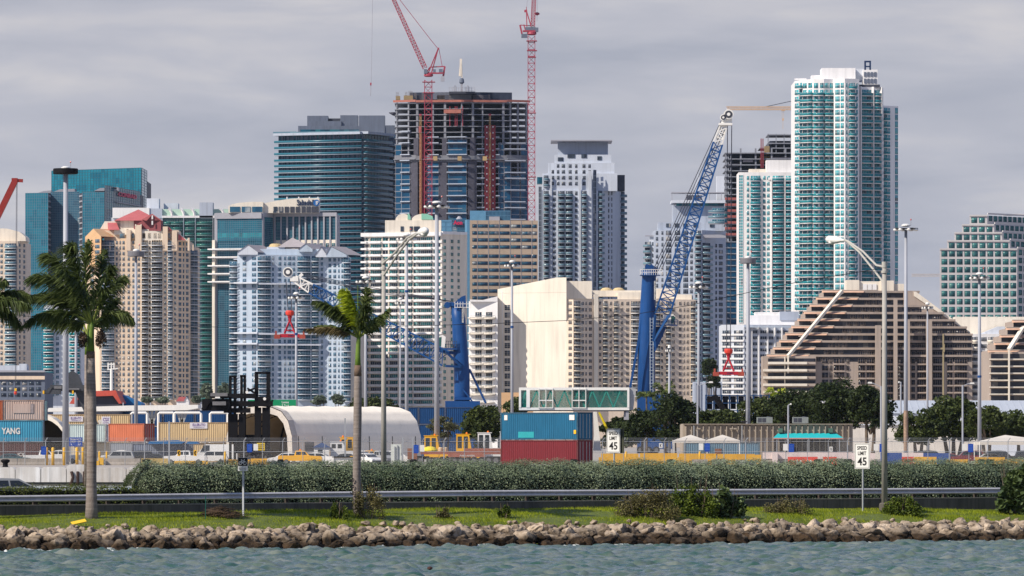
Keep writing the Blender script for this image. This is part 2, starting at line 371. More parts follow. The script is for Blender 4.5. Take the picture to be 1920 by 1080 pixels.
REDT = mat('red_tile', (0.44, 0.12, 0.125), 0.8, 0.2, 0.3, fine=12)
MAROON = mat('maroon_wall', (0.21, 0.055, 0.065), 0.8, 0.12, 0.1)
TERRA = mat('terracotta_tile', (0.60, 0.39, 0.28), 0.8, 0.2, 0.4)
TEAL = glass('teal_glass', (0.012, 0.07, 0.085), (0.03, 0.235, 0.25), (0.10, 0.26, 0.27))
TEALB = glass('bright_teal_glass', (0.004, 0.085, 0.15), (0.01, 0.17, 0.25), cell=(2.2, 1, 3.3), spec=0.22)
TEALD = glass('deep_teal_glass', (0.003, 0.03, 0.06), (0.008, 0.095, 0.15), (0.02, 0.16, 0.19), cell=(2.4, 1, 3.4), spec=0.22)
TEALV = glass('vivid_teal_glass', (0.01, 0.145, 0.20), (0.02, 0.34, 0.40), (0.02, 0.09, 0.12), cell=(1.9, 1, 2.9), spec=0.22)
BLUEG = glass('blue_glass', (0.012, 0.05, 0.11), (0.03, 0.12, 0.20), (0.34, 0.38, 0.40), cell=(2.4, 1, 3.2))
NAVYG = glass('navy_glass', (0.004, 0.03, 0.075), (0.008, 0.075, 0.16), (0.04, 0.11, 0.17), cell=(2.2, 1, 3.1), spec=0.3)
DARKG = glass('dark_window_glass', (0.015, 0.022, 0.04), (0.05, 0.07, 0.10), (0.34, 0.33, 0.32), cell=(1.3, 1, 2.9))
GREENG = glass('green_glass', (0.012, 0.075, 0.075), (0.035, 0.16, 0.14), cell=(2.4, 1, 3.2), spec=0.22)
PALEGR = glass('pale_green_glass', (0.38, 0.55, 0.47), (0.45, 0.62, 0.52), cell=(3, 1, 3))
BROWNG = glass('smoked_glass', (0.007, 0.008, 0.015), (0.03, 0.032, 0.045), (0.09, 0.085, 0.085), cell=(1.9, 1, 3.0))
RAILT = glass('teal_rail_glass', (0.008, 0.13, 0.17), (0.02, 0.21, 0.25), cell=(3, 1, 3))
RAILB = glass('blue_rail_glass', (0.09, 0.17, 0.23), (0.15, 0.25, 0.31), cell=(3, 1, 3))
RAILP = mat('pale_bar_rail', (0.30, 0.36, 0.42), 0.6, 0.08, 0.2)

# ---- beige tower with curved roof at the left edge
b = Bld('apartment_tower', 'beige apartment tower with curved roof and glass balconies at the far left edge', 2700, 0, white=BEIGE2, glass=BLUEG, rail=RAILB, slab=WHITE)
f, g = b.body([(-60, 0), (33, 0), (48, 14)], 452)
b.mb('roof', CREAM).ext([(X(x, 2700), Z(y, 2700)) for x, y in ((-60, 451.5), (-60, 430), (-20, 427), (12, 428), (35, 434), (46, 443), (47, 451.5))], 2704, 2726)
b.floors(f, 455, 750, 10.1, [('w', -30, -24), ('w', -14, -8), ('w', .5, 5), ('b', 9, 31.5)])
b.floors(g, 455, 750, 10.1, [('w', 35.5, 38.5), ('w', 43.5, 47.2)]); b.done()
# ---- teal office complex
b = Bld('office_complex', 'teal glass office complex of stepped slabs with red rooftop lettering', 3300, 150, white=GREYP, glass=TEALB)
f, g = b.body([(97, 150), (265, 110), (275.5, 150)], 317.5, 40, name='slab_core', m=DARKP)
MUT = mat('teal_mullion', (0.02, 0.10, 0.14), 0.5, 0.1); MUB = mat('steel_mullion', (0.08, 0.16, 0.22), 0.5, 0.1)
b.curtain(f, 97, 265, 317.5, 420, 5.2, 5.1, TEALB, MUT, tx=.25); b.curtain(g, 265.3, 275.3, 317.5, 420, 5, 5.1, TEALB, MUT)
f, g, h, k, l, m = b.body([(48, 0), (90, -4), (95, 10), (149, 6), (155, -6), (196, -10)], 362, 45, name='tower_core', m=DARKP)[:5] + [None]
b.curtain(f, 48, 90, 362, 700, 4.2, 5.1, TEALB, MUB, tx=.3); b.curtain(h, 95.3, 149, 360, 700, 4.0, 3.2, BLUEG, MUB, tx=.2, ty=.35); b.curtain(l, 155.3, 195.5, 360.5, 700, 4.2, 5.1, TEALB, MUB, tx=.3)
for q, x0, x1 in ((g, 90.5, 94.5), (k, 149.5, 154.5)):
    for y in np.arange(366, 600, 10.2): q.pbox(b.mb('ledge', GREYP), x0, x1, y, y + 3, -.3, .35)
n_, = b.body([(196, -10), (263, 75)], 354, 30, name='tower_core', m=DARKP)
b.curtain(n_, 196.3, 262.5, 353.5, 520, 4.1, 5.1, TEALD, MUB, tx=.22, ty=.18)
text_mb('CONRAD', n_.u(253.5) - n_.u(219.5), n_.z(362) - n_.z(370), .5, .03, M=n_.M(n_.u(219.5), n_.z(369.5), .5), mb=b.mb('roof_lettering', mat('red_letters', (0.55, 0.03, 0.10), .5)))
for x0, x1, y0, y1 in ((100, 140, 354, 360), (70, 96, 357, 362), (176, 222, 351.5, 358), (206, 219, 350, 354)):
    D = 3312; b.mb('roof_plant', GREYP).ext([(X(x0, D), Z(y1, D)), (X(x1, D), Z(y1, D)), (X(x1, D), Z(y0, D)), (X(x0 + 12, D), Z(y0 + 1, D))], D, D + 14)
n_.pbox(b.mb('ledge', GREYP), 215.5, 262, 380.5, 382, .1, 1.2)
b.done()
# ---- parking block, low left
b = Bld('parking_garage', 'low dark parking garage with a beige band across its front', 2200, 0, white=GREYB, glass=DARKG)
f, = b.body([(-60, 0), (84, 0)], 697, 40)
f.pbox(b.mb('parapet_band', GREYP), -60, 84.5, 694.5, 698, -.5, 1.2); f.pbox(b.mb('beige_band', BEIGE), -60, 84, 705, 711.5, -.1, .6)
for x in range(-50, 80, 13):
    for y in (715, 726, 737): b.win(f, x, x + 9.5, y, y + 7, DARKG, 1, 1, GREYB)
b.blk(-20, 50, 685, 696, m=WHITE2, name='roof_house', d=10); b.blk(36, 50, 682, 696, m=WHITE2, name='roof_house', d=9, depth=6); b.done()
# ---- white balcony building low left
b = Bld('apartment_block', 'white apartment block with teal glass balconies behind the black container stacker', 2350, 120, white=WHITE2, glass=BLUEG, rail=RAILT, slab=WHITE)
f, = b.body([(83, 0), (152, 0)], 572, 20)
f.pbox(b.mb('recess', BLUEW), 119, 131, 572, 752, 0, .05)
b.floors(f, 577, 752, 10.4, [('b', 82, 101), ('w', 105, 110.5), ('b', 131, 150)], dp=2.2); b.done()
# ---- beige towers with red roofs
b = Bld('apartment_tower', 'beige apartment tower with stepped gables and red tiled roofs', 2600, 260, white=BEIGE, glass=BLUEG, rail=RAILP, slab=WHITE2, railkind='bar')
D = 2600
f, g, h = b.body([(160, 10), (187, 0), (330, 0), (357, 8)], 452, 26)
b.blk(195, 335, 432, 453, d=2, depth=20); b.blk(214, 305, 430, 440, d=1, depth=20, m=CREAM)
b.blk(226, 252, 413.5, 432, m=CREAM, name='roof_house', d=4, depth=14)
b.mb('roof_house', CREAM).ext([(X(x, D), Z(y, D)) for x, y in ((184, 432), (227, 432), (227, 414), (194.5, 414))], D + 6, D + 18)
# pitched roofs
def hip(x0, x1, yb, xa, ya, d0, d1, xr0=None, m=REDT):
    mbx = b.mb('pitched_roof', m); A = X(x0, D), X(x1, D); zb, za = Z(yb, D), Z(ya, D); dm = (d0 + d1) / 2
    vs = [(A[0], D + d0, zb), (A[1], D + d0, zb), (A[1], D + d1, zb), (A[0], D + d1, zb), (X(xa, D), D + dm, za), (X(xr0 or xa, D), D + dm, za)]
    mbx.add(vs, [(0, 1, 4, 5), (1, 2, 4), (2, 3, 5, 4), (3, 0, 5), (3, 2, 1, 0)])
hip(213, 300, 413.2, 256, 390.5, 2, 24)
b.mb('gable_wall', MAROON).prism([(X(250, D), D + 3.5), (X(302, D), D - 1), (X(302, D), D + 14), (X(250, D), D + 14)], Z(433, D), Z(413.4, D))
b.mb('gable_wall', MAROON).ext([(X(x, D), Z(y, D)) for x, y in ((274, 413.4), (301.5, 413.4), (285.5, 402))], D - 1, D + .5)
b.mb('pitched_roof', REDT).ext([(X(x, D), Z(y, D)) for x, y in ((266, 412), (275, 414.2), (285.5, 403), (301, 414), (303, 413.2), (285.5, 401))], D - 1.6, D + 12)
for x, y0, y1 in ((285.5, 403.5, 411), (285.5, 414, 421.5)): b.blk(x - 1.4, x + 1.4, y0, y1, m=WHITE, name='attic_window', d=-1.5, depth=.4)
for x0, x1, x2, x3, y0, y1 in ((180, 192, 212, 200, 433.5, 444.5), (200, 209, 224, 215, 416.5, 431)):
    b.mb('pitched_roof', REDT).add([(X(x, D), D + dd, Z(y, D)) for x, y, dd in ((x0, y0, 6), (x1 + 8, y0, 6), (x2, y1, 0), (x3 - 9, y1, -.5), (x0, y1 + 1.5, 7), (x2, y1 + 1.5, 7))], [(0, 1, 2, 3), (0, 3, 4), (1, 5, 2), (4, 3, 2, 5), (0, 4, 5, 1)])
b.mb('gable_wall', CREAM).ext([(X(x, D), Z(y, D)) for x, y in ((333, 452), (352, 452), (349, 449), (334, 436.5))], D + 1, D + 10)
b.mb('pitched_roof', REDT).ext([(X(x, D), Z(y, D)) for x, y in ((334, 450), (348.6, 450.3), (334.5, 438))], D + .4, D + 1.4)
b.mb('pitched_roof', REDT).ext([(X(x, D), Z(y, D)) for x, y in ((315.5, 432), (322.5, 432), (315.5, 425))], D + .4, D + 8)
# orange gabled bay on the left corner
fr = [(X(157.5, D - 6), D + 1), (X(189, D - 6), D - 5)]
b.mb('gabled_bay', TAN).prism(fr + [(fr[1][0], D + 6), (fr[0][0], D + 6)], Z(500, D), Z(444, D)); tb = Face(*fr)
b.mb('gabled_bay', TAN).add([tb.p(0, Z(444, D)), tb.p(tb.L, Z(444, D)), tb.p(tb.L * .52, Z(429, D)), tb.p(0, Z(444, D), -10), tb.p(tb.L, Z(444, D), -10), tb.p(tb.L * .52, Z(429, D), -10)], [(0, 1, 2), (5, 4, 3), (0, 2, 5, 3), (2, 1, 4, 5)])
b.floors(f, 470, 752, 10.3, [('b', 147, 160), ('w', 170, 176)]); b.floors(tb, 447.5, 500, 10.3, [('w', 164, 169), ('w', 178.5, 187)], a=.1, b=.8)
for x0, x1, y in ((253.5, 265.5, 422), (305.5, 314.5, 425), (239, 245, 431), (322.5, 332, 433), (352, 355.5, 446), (205, 207.5, 454), (361, 363, 459), (237, 239, 429)): b.blk(x0, x1, y, 470, w=.9, depth=2, name='corner_pier')
for x in (254.3, 264.7): b.blk(x - .9, x + .9, 420.5, 424, w=1, depth=2, name='corner_pier', m=CREAM)
g.pbox(b.mb('recess', CREAM), 266, 305, 433, 752, -.05, .04)
b.floors(g, 436, 450, 13, [('w', 239, 244), ('w', 247, 252), ('w', 258, 262.5), ('w', 267, 272.5), ('w', 277, 283), ('w', 288, 294), ('w', 296, 302), ('w', 308, 312.5), ('w', 315.5, 319.5), ('w', 326.5, 331), ('w', 224, 234)], a=.08, b=.85)
cg = [('b', 190, 215), ('w', 217, 221), ('w', 224, 226.4), ('w', 229.5, 234), ('w', 239, 243.5), ('w', 248, 252.5), ('w', 258, 262.5), ('b', 265.5, 278), ('w', 278.5, 283), ('b', 284, 304.5), ('w', 308, 312.5), ('b', 314.5, 324.5), ('w', 326.5, 331)]
b.floors(g, 449.5, 752, 10.3, cg); b.floors(h, 452, 752, 10.3, [('w', 334.5, 340), ('w', 342.5, 345.5), ('w', 348.5, 353.5)])
s_, = b.body([(356, 9), (371, 14)], 462, 16); b.floors(s_, 468, 752, 10.3, [('b', 355, 371)], dp=2.2); b.done()
# ---- green glass tower
b = Bld('apartment_tower', 'green glass apartment tower with white curved fins along its roof', 2900, 310, white=WHITE2, glass=GREENG, rail=GREENG, slab=mat('green_grey_slab', (.20, .33, .33), .6), railkind='panel')
D = 2900
f, = b.body([(209, 0), (403, 0)], 408, 30)
b.blk(211, 280, 389.5, 409, m=WHITE, name='roof_house', d=-1, depth=20); b.blk(279.5, 304, 391, 409, m=PALEG, name='roof_house', d=-.5); b.blk(275, 298, 372, 395, m=WHITE2, name='roof_house', d=6)
b.blk(307, 334, 381, 400, m=WHITE2, name='roof_house', d=14); b.blk(374, 399, 379.5, 409, m=PALEG, name='roof_house', d=-1)
b.blk(304, 374, 392, 405, m=PALEGR, name='roof_glazing', d=1); b.blk(399, 428, 392, 402, m=PALEGR, name='roof_glazing', d=3); b.blk(304, 403, 404.5, 408.5, w=1, m=WHITE, name='cornice')
for x in (316, 338, 358, 413): b.mb('roof_fin', WHITE).tube([(X(x + dx, D), D - .5, Z(y, D)) for dx, y in ((0, 391), (3.5, 394), (6, 399), (7, 405))], [.9, .8, .7, .6], 6)
b.strip(f, 304, 402.5, 408.5, 752, GREENG, .05, 'glass_facade')
b.floors(f, 410, 752, 10.3, [('b', 305.5, 320), ('b', 320.5, 343), ('b', 345.5, 365), ('b', 367.5, 398)], dp=1.2)
for x in (304.8, 344.5, 366.5, 399.5): b.strip(f, x - .6, x + .6, 408.5, 752, RAILP if x < 399 else GREYP, 1.5)
b.done()
# ---- bank tower with a curved white crown
b = Bld('office_tower', 'bank office tower in blue glass with a curved white crown and blue lettering', 2750, 510, white=GREYP, glass=TEALD)
D = 2750
f, g, h, = b.body([(402, 0), (493, -6), (514, 4), (632, -2)], 400, 40)
b.strip(f, 405, 491, 399, 410, GREYP, .8, 'parapet_band'); b.curtain(f, 408, 491, 410, 452, 3.4, 3.7, TEALB, MUB); b.curtain(f, 408, 491, 452, 760, 3.4, 4.1, TEALD, MUB)
f.pbox(b.mb('glass_facade', TEALV), 408, 491, 437, 446, .1, .13)
b.curtain(g, 496, 511, 408, 470, 3.6, 3.7, TEALD, MUB)
b.curtain(h, 517, 631, 405, 450, 3.0, 6, TEALD, MUB, tx=.12)
for i in range(11): x = 516 + i * 11.5; b.strip(h, x - 1.3, x + 1.3, 399, 463, GREYP, .9)
b.strip(h, 514, 632, 399, 406, GREYP, 1.0, 'parapet_band'); b.strip(h, 514, 632, 450, 480, CREAM, .5, 'attic_wall')
for i in range(10): x = 519 + i * 11.5; b.win(h, x, x + 6.5, 456, 466, TEALD, 2, 1, CREAM, .5)
c = b.mb('crown', CREAM)
c.ext([(X(x, D), Z(y, D)) for x, y in ((429, 399.8), (494, 399.8), (494, 379), (470, 379), (448, 381), (435, 384), (429, 387))], D - 4, D + 14)
c.ext([(X(x, D), Z(y, D)) for x, y in ((494, 399.8), (599, 399.8), (599, 372), (575, 371.5), (545, 372.8), (515, 377.5), (494, 382))], D - 2.5, D + 10)
for x0, x1 in ((431, 450), (453, 469.5), (472.5, 491.5)): b.blk(x0, x1, 387.5, 397.5, m=BLUEG, name='crown_panel', d=-4.3, depth=.3)
for i, x in enumerate((512, 522.5, 533.5, 544, 554.5, 565, 575, 584.5, 593)): b.blk(x, x + (8 if i < 8 else 4.5), 387.5, 398.8, m=DARKG if i < 2 else DARKP, name='crown_panel', d=-2.8, depth=.3)
for x in (538, 560, 580, 596): b.blk(x - 1.2, x + 1.2, 369, 373, name='roof_vent', m=WHITE2, d=2, depth=2)
NAVY = mat('navy_letters', (0.01, 0.03, 0.09), .5); BLUEL = mat('blue_logo', (0.015, 0.12, 0.36), .5)
text_mb('Sabadell', X(588, D) - X(556, D), Z(375.5, D) - Z(386.5, D), .4, .012, M=Matrix.Translation((X(557, D), D - 2.6, Z(385.5, D))), mb=b.mb('crown_lettering', NAVY))
b.mb('logo_disc', BLUEL).lathe((X(593.8, D), D - 3.1, Z(380.8, D)), [(1.5, 0), (1.5, .5)], 20, axis='y')
text_mb('S', .9, 1.6, .2, .03, M=Matrix.Translation((X(592.3, D), D - 3.15, Z(384, D))), mb=b.mb('logo_letter', WHITE))
text_mb('B', .5, .7, .2, .03, M=Matrix.Translation((X(595.5, D), D - 3.15, Z(380.5, D))), mb=b.mb('logo_letter', WHITE))
b.strip(f, 399.5, 404.5, 450, 760, CREAM, 1.5)
for y in (466, 481, 497, 512, 527): b.strip(f, 393, 462, y, y + 2.6, WHITE, 3.2, 'floor_band', 0); b.strip(f, 400, 450, y + 3.4, y + 4.2, WHITE, 2.4, 'floor_band', 0)
b.done()
# ---- pale blue gabled tower
b = Bld('apartment_tower', 'pale blue white apartment tower with grey gabled roofs and long balconies', 2450, 545, white=BLUEW, glass=BLUEG, rail=RAILB, slab=WHITE2, railkind='bar')
D = 2450
f, g, h = b.body([(445, 0), (484, -3), (610, 3), (652, 0)], 478, 24)
b.blk(438, 446, 485, 500, depth=12, d=2, m=WHITE2); w_, = b.body([(438, 2), (447, 2)], 487, 14)
b.blk(484, 612, 467, 480, d=2); b.blk(500, 534, 463, 470, d=4, m=WHITE2, name='roof_house')
def gable(x0, x1, yb, xa, ya, m, d=-2, depth=9, rm=None):
    b.mb('gable_wall', m).ext([(X(x, D), Z(y, D)) for x, y in ((x0, yb), (x1, yb), (x1, yb - 5), (xa, ya), (x0, yb - 5))], D + d, D + d + depth)
    rb = b.mb('pitched_roof', rm or mat('grey_shingle', (.36, .33, .34), .85, .15, .3)); za, zb, xs = Z(ya - .6, D), Z(yb - 4.6, D), X(x1 + 1, D)
    rb.add([(X(xa, D), D + d - .3, za), (xs, D + d - .3, zb), (xs + 6, D + d + depth + 5, zb), (X(xa, D) + 6, D + d + depth + 5, za)], [(0, 1, 2, 3)])
    rb.add([(X(xa, D), D + d - .3, za), (X(x0 - 1, D), D + d - .3, zb), (X(x0 - 1, D), D + d + depth + 5, zb), (X(xa, D) + 6, D + d + depth + 5, za)], [(3, 2, 1, 0)])
gable(446, 484, 478, 465, 459.5, WHITE2, -3.2); gable(560, 586, 472, 573, 457, BLUEW, -.5); gable(592, 612, 482, 602, 463, WHITE2, -.2); gable(612, 650, 482, 620, 462, BLUEW, -.8)
hip(520, 585, 463, 546, 443.5, 3, 22, m=mat('grey_shingle', (1, 1, 1)))
b.mb('roof_tank', mat('tank_yellow', (.58, .45, .24), .6)).lathe((X(515, D), D + 10, Z(466, D)), [(2.8, 0), (2.9, 1.2), (2.5, 1.4), (2.5, 1.9), (1.6, 2.3)], 16)
b.floors(w_, 489, 752, 10.4, [('b', 430, 450)], dp=2.4)
b.floors(f, 479, 752, 10.4, [('w', 455, 462), ('w', 472.5, 480)])
b.floors(g, 479, 752, 10.4, [('w', 490, 497), ('b', 482.5, 508), ('w', 510, 513.4), ('w', 522, 527), ('w', 532, 536), ('w', 539, 546), ('w', 548, 553), ('b', 557, 582), ('b', 584, 598), ('w', 601, 606)])
b.floors(h, 482, 752, 10.4, [('w', 616, 621), ('w', 625, 630), ('w', 634, 637), ('w', 640, 644), ('b', 644, 658)])
for y in (531, 625, 645): g.pbox(b.mb('floor_band', WHITE2), 484, 600, y, y + 3, 0, 2.4); f.pbox(b.mb('floor_band', WHITE2), 442, 486, y - 2, y + 1, 0, 2.4)
b.done()
# ---- dark teal tower with long balconies
b = Bld('apartment_tower', 'dark teal glass tower wrapped in long thin balconies under a grey roof block', 3000, 630, white=GREYB, glass=TEALD, rail=mat('slate_rail', (.03, .14, .20), .3), slab=mat('slate_slab', (.30, .36, .44), .7))
D = 3000
f, g = b.body([(523, 4), (680, -14), (729, 12)], 252, 40, m=DARKP)
for q, x0, x1 in ((f, 523, 679.5), (g, 680.5, 729)): b.curtain(q, x0, x1, 252, 752, 5.4, 11, TEALD, GREYB, tx=.35, ty=.1)
for i, x in enumerate(np.arange(529, 676, 8.7)): b.strip(f, x, x + (4.2 if i % 3 else 2.4), 255, 752, GREYB, .32, 'pier', .1)
for y in list(np.arange(267, 300, 11.4)) + list(np.arange(302, 752, 10.35)):
    b.balc(f, 517, 680, y, 2.0, th=.34, kind='panel'); b.balc(g, 680, 730, y, 2.0, th=.34, kind='panel')
f.pbox(b.mb('roof_slab', PALEG), 517, 680, 249, 253.5, -2, 3.4); g.pbox(b.mb('roof_slab', PALEG), 679, 729.5, 249, 253.5, -2, 3.4)
f.pbox(b.mb('roof_rail', RAILB), 517, 560, 246, 249, 2.9, 3.2); f.pbox(b.mb('roof_rail', RAILB), 560, 678, 247, 249, 2.9, 3.2)
b.blk(559, 722, 236, 250, m=GREYB, name='roof_house', d=2, depth=25); b.blk(576, 615, 217, 237, m=GREYB, name='roof_house', d=6); b.blk(578, 640, 227, 237, m=GREYB, name='roof_house', d=3)
b.blk(638, 671, 216, 237, m=GREYB, name='roof_house', d=4); b.blk(614, 640, 222, 230, m=DARKP, name='roof_house', d=9); b.blk(673, 721.5, 216.5, 250, m=GREYB, name='roof_house', d=1); b.blk(563, 690, 243, 250, m=TEALD, name='roof_glazing', d=1.5, depth=1)
e_, = b.body([(728, 30), (742, 30)], 252, 30, m=DARKP); b.curtain(e_, 728, 742, 252, 752, 4, 11, NAVYG, GREYP)
b.blk(722, 740, 235, 253, m=GREYB, name='roof_house', d=45)
for y in np.arange(273, 560, 10.6): b.balc(e_, 722, 744, y, 2.2, slab=WHITE, rail=RAILB)
b.done()
# ---- tower under construction, centre
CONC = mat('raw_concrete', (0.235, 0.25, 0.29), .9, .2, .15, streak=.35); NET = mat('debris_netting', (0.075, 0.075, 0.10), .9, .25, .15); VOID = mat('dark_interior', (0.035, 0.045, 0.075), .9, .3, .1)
ORNG = mat('orange_safety_screen', (0.37, 0.14, 0.11), .8, .25, .3); HOIST = mat('hoist_red', (0.24, 0.035, 0.05), .7, .2, .3); REDC = mat('crane_red', (0.34, 0.05, 0.08), .5, .15, .4)
b = Bld('construction_tower', 'unfinished concrete tower with orange edge screens and blue glazing below', 2950, 866, white=CONC, glass=NAVYG)
D = 2950
pl = [(740, 5), (780, 0), (866, -3), (950, 0), (991, 5)]
fr = [(X(x, D + d), D + d) for x, d in pl]; plan = fr + [(fr[-1][0], D + 40), (fr[0][0], D + 40)]; fc = [Face(fr[i], fr[i + 1]) for i in range(4)]
def on(x): return fc[0] if x < 780 else fc[1] if x < 866 else fc[2] if x < 950 else fc[3]
ys = [192.5 + 11 * i for i in range(22)]
for i, y in enumerate(ys):
    m_s = MB(); m_s.prism(plan, Z(y, D) - .35, Z(y, D)); add('floor_slab', m_s, CONC, b.root, True)
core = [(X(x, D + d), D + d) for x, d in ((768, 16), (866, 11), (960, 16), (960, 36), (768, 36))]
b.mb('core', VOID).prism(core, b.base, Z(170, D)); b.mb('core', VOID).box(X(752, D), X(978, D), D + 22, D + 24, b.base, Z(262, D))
for x in (743, 765, 782, 812, 834, 866, 887, 905, 944, 958, 972, 988):
    q = on(x); c_ = MB(); q.pbox(c_, x - (2.1 if x in (782, 834, 944, 887) else 1.2), x + (2.1 if x in (782, 834, 944, 887) else 1.2), 192, 420, -1.6, -.4); add('column', c_, CONC, b.root, True)
    c_ = MB(); c_.box(X(x - 1.5, D), X(x + 1.5, D), D + 30, D + 31.4, b.base, Z(192, D)); add('column', c_, CONC, b.root, True)
for x0, x1, y0, y1 in ((742, 752, 272, 420), (753, 768, 300, 420), (800, 822, 303, 420), (840, 874, 303, 420), (882, 892, 303, 420), (935, 944, 268, 420), (946, 957, 303, 420), (959, 974, 330, 420), (977, 991, 268, 420), (840, 875, 262, 292)):
    q = on(x0); b.curtain(q, x0, min(x1, 990.5), y0, y1, 5.2, 11, NAVYG, GREYP, 'glass_facade', -.3, .25, .3, .2)
for x0, x1, y0, y1 in ((770, 783.5, 305, 420), (823, 838, 303, 420), (877, 894, 300, 420), (776, 785, 259, 291), (829, 838, 259, 291), (881, 892, 258, 292)): on(x0).pbox(b.mb('debris_net', NET), x0, x1, y0, y1, .05, .3)
for q, x0, x1 in zip(fc, (740, 780, 866, 950), (780, 866, 950, 991)):
    q.pbox(b.mb('spandrel_band', GREYC), x0, x1, 291, 304, -.6, .25); q.pbox(b.mb('edge_screen', ORNG), x0 - (2 if x0 == 740 else 0), x1 + (2 if x1 == 991 else 0), 187.5, 191.6, .35, .6)
    q.pbox(b.mb('edge_rail', CONC), x0, x1, 298, 299.4, .3, 1.5)
for i, y in enumerate(ys[4:]):
    for x0, x1 in ((803, 823), (838, 876), (894, 908), (929, 936), (752, 770), (946, 985)):
        if (i * 7 + x0) % 5 < 3: on(x0).pbox(b.mb('balcony_edge', PALEG), x0, x1, y + 8.6, y + 10.4, .05, 1.0 + (i % 3) * .3)
for x in (812, 858, 905): b.blk(x, x + 8, 293, 301, m=mat('tarp_yellow', (.42, .30, .15), .8), name='wall_opening', d=-6.5 if x > 850 else -3.5, depth=.4)
# crown: formwork, rebar, platform
for x0, x1, y0, y1, m in ((742, 750, 180, 187, mat('formwork_timber', (.30, .22, .12), .9)), (757, 774, 179, 187, mat('formwork_timber', 0)), (776, 812, 177, 187, DARKP), (820, 834, 178, 187, mat('formwork_timber', 0)), (812, 842, 173, 186, GREYB), (842, 884, 173, 187, GREYC), (886, 918, 178, 187, NET)):
    b.blk(x0, x1, y0, y1, m=m, name='formwork', d=6 if y0 > 178 else 9, depth=6)
rb = b.mb('rebar', mat('rebar_steel', (.22, .20, .21), .7))
for x0, x1, y0, n in ((742, 747, 170, 4), (759, 763, 170, 4), (765, 773, 168, 6), (776, 780, 171, 4), (814, 845, 170, 14), (888, 918, 175, 14), (791, 797, 170, 5)):
    for i in range(n): x = x0 + (x1 - x0) * i / (n - 1); rb.box(X(x, D) - .06, X(x, D) + .06, D + 8, D + 8.12, Z(187, D), Z(y0 + random.random() * 2, D))
    rb.box(X(x0, D), X(x1, D), D + 8.2, D + 8.3, Z(y0 + 3, D), Z(y0 + 3, D) + .12); rb.box(X(x0, D), X(x1, D), D + 8.2, D + 8.3, Z(y0 + 7, D), Z(y0 + 7, D) + .12)
b.blk(842, 891, 171.5, 175.5, m=DARKP, name='work_platform', d=0, depth=14)
pr = b.mb('platform_rail', GREYP)
for x in np.linspace(842, 890.5, 9): pr.box(X(x, D) - .08, X(x, D) + .08, D, D + .16, Z(171.5, D), Z(163, D))
for y in (163.5, 166.5, 169.5): pr.box(X(842, D), X(891, D), D + .02, D + .14, Z(y, D) - .06, Z(y, D) + .06)
for x in (853, 877): pr.tube([(X(x - 2, D), D + 4, Z(171, D)), (X(x - 2, D), D + 4, Z(162, D)), (X(x, D), D + 4, Z(159, D)), (X(x + 2, D), D + 4, Z(162, D)), (X(x + 2, D), D + 4, Z(171, D))], .2, 6)
# hoists and outrigger platform
for x0, x1, y0 in ((908, 916.3, 235), (919, 928.5, 235)):
    q = on(x0); q.pbox(b.mb('hoist_shaft', HOIST), x0, x1, y0, 418, .6, 1.2)
    for i in range(16): q.pbox(b.mb('hoist_gate', WHITE), (x0 + x1) / 2 - 1, (x0 + x1) / 2 + 1, 236.8 + i * 11, 239.4 + i * 11, 1.2, 1.3)
on(786).pbox(b.mb('hoist_shaft', HOIST), 787, 797, 250, 418, .5, 1.0); on(786).pbox(b.mb('hoist_car', REDC), 786.5, 791, 237, 249, 1, 2.4)
YELM = mat('hoist_mast_yellow', (.48, .30, .14), .6)
for x, y0 in ((789.5, 216), (917.6, 216)):
    q = on(x); p0 = q.p(q.u(x), b.base, 2); p1 = q.p(q.u(x), q.z(y0), 2); lattice(b.mb('hoist_mast', YELM), p0, p1, .7, .7, .7, .7, 60, .09)
    q.pbox(b.mb('hoist_head', REDC), x - 2, x + 2, y0 - 2, y0 + 1, 1.4, 2.6)
q = on(840); q.pbox(b.mb('loading_platform', ORNG), 834, 866, 206, 213, 1, 3.2)
for x in (844, 854, 857.5, 867): on(x).pbox(b.mb('platform_leg', REDC), x - .5, x + .5, 200, 237, .6, 1.2)
b.mb('torn_netting', NET).add([(X(x, D), D + 4 + dd, Z(y, D)) for x, y, dd in ((729, 210, 0), (739, 209, 1), (746, 212, 2), (745, 216, 2), (738, 215, 1), (735, 214, 0))] + [(X(x, D), D + 5 + dd, Z(y, D)) for x, y, dd in ((729, 211, 0), (739, 211, 1), (746, 214, 2), (745, 217, 2), (738, 216, 1), (735, 215, 0))], [(0, 5, 4, 3, 2, 1), (6, 7, 8, 9, 10, 11)] + [(i, (i + 1) % 6, 6 + (i + 1) % 6, 6 + i) for i in range(6)])
b.done()
# concrete placing boom standing on the platform
pb = thing('placing_boom', 'folded white concrete placing boom standing on the roof platform of the unfinished tower', 'boom', (X(865, D), D + 5, Z(171.5, D)))
q = MB(); q.beam((X(865.5, D), D + 5, Z(171.5, D)), (X(865.5, D), D + 5, Z(155, D)), 1.0); add('mast', q, GREYP, pb, True)
q = MB(); q.lathe((X(865.5, D), D + 5, Z(156, D)), [(.6, 0), (1.3, .6), (1.1, 2.2), (.5, 3)], 10); add('slewing_head', q, GREYB, pb, True)
q = MB(); q.beam((X(863.5, D), D + 5, Z(142, D)), (X(864, D), D + 5, Z(109, D)), 1.1); q.beam((X(861.5, D), D + 5.8, Z(141, D)), (X(863.3, D), D + 5.8, Z(118, D)), .7); q.beam((X(866, D), D + 5, Z(154, D)), (X(864.5, D), D + 5, Z(110, D)), .8); add('folded_arm', q, CREAM, pb, True)
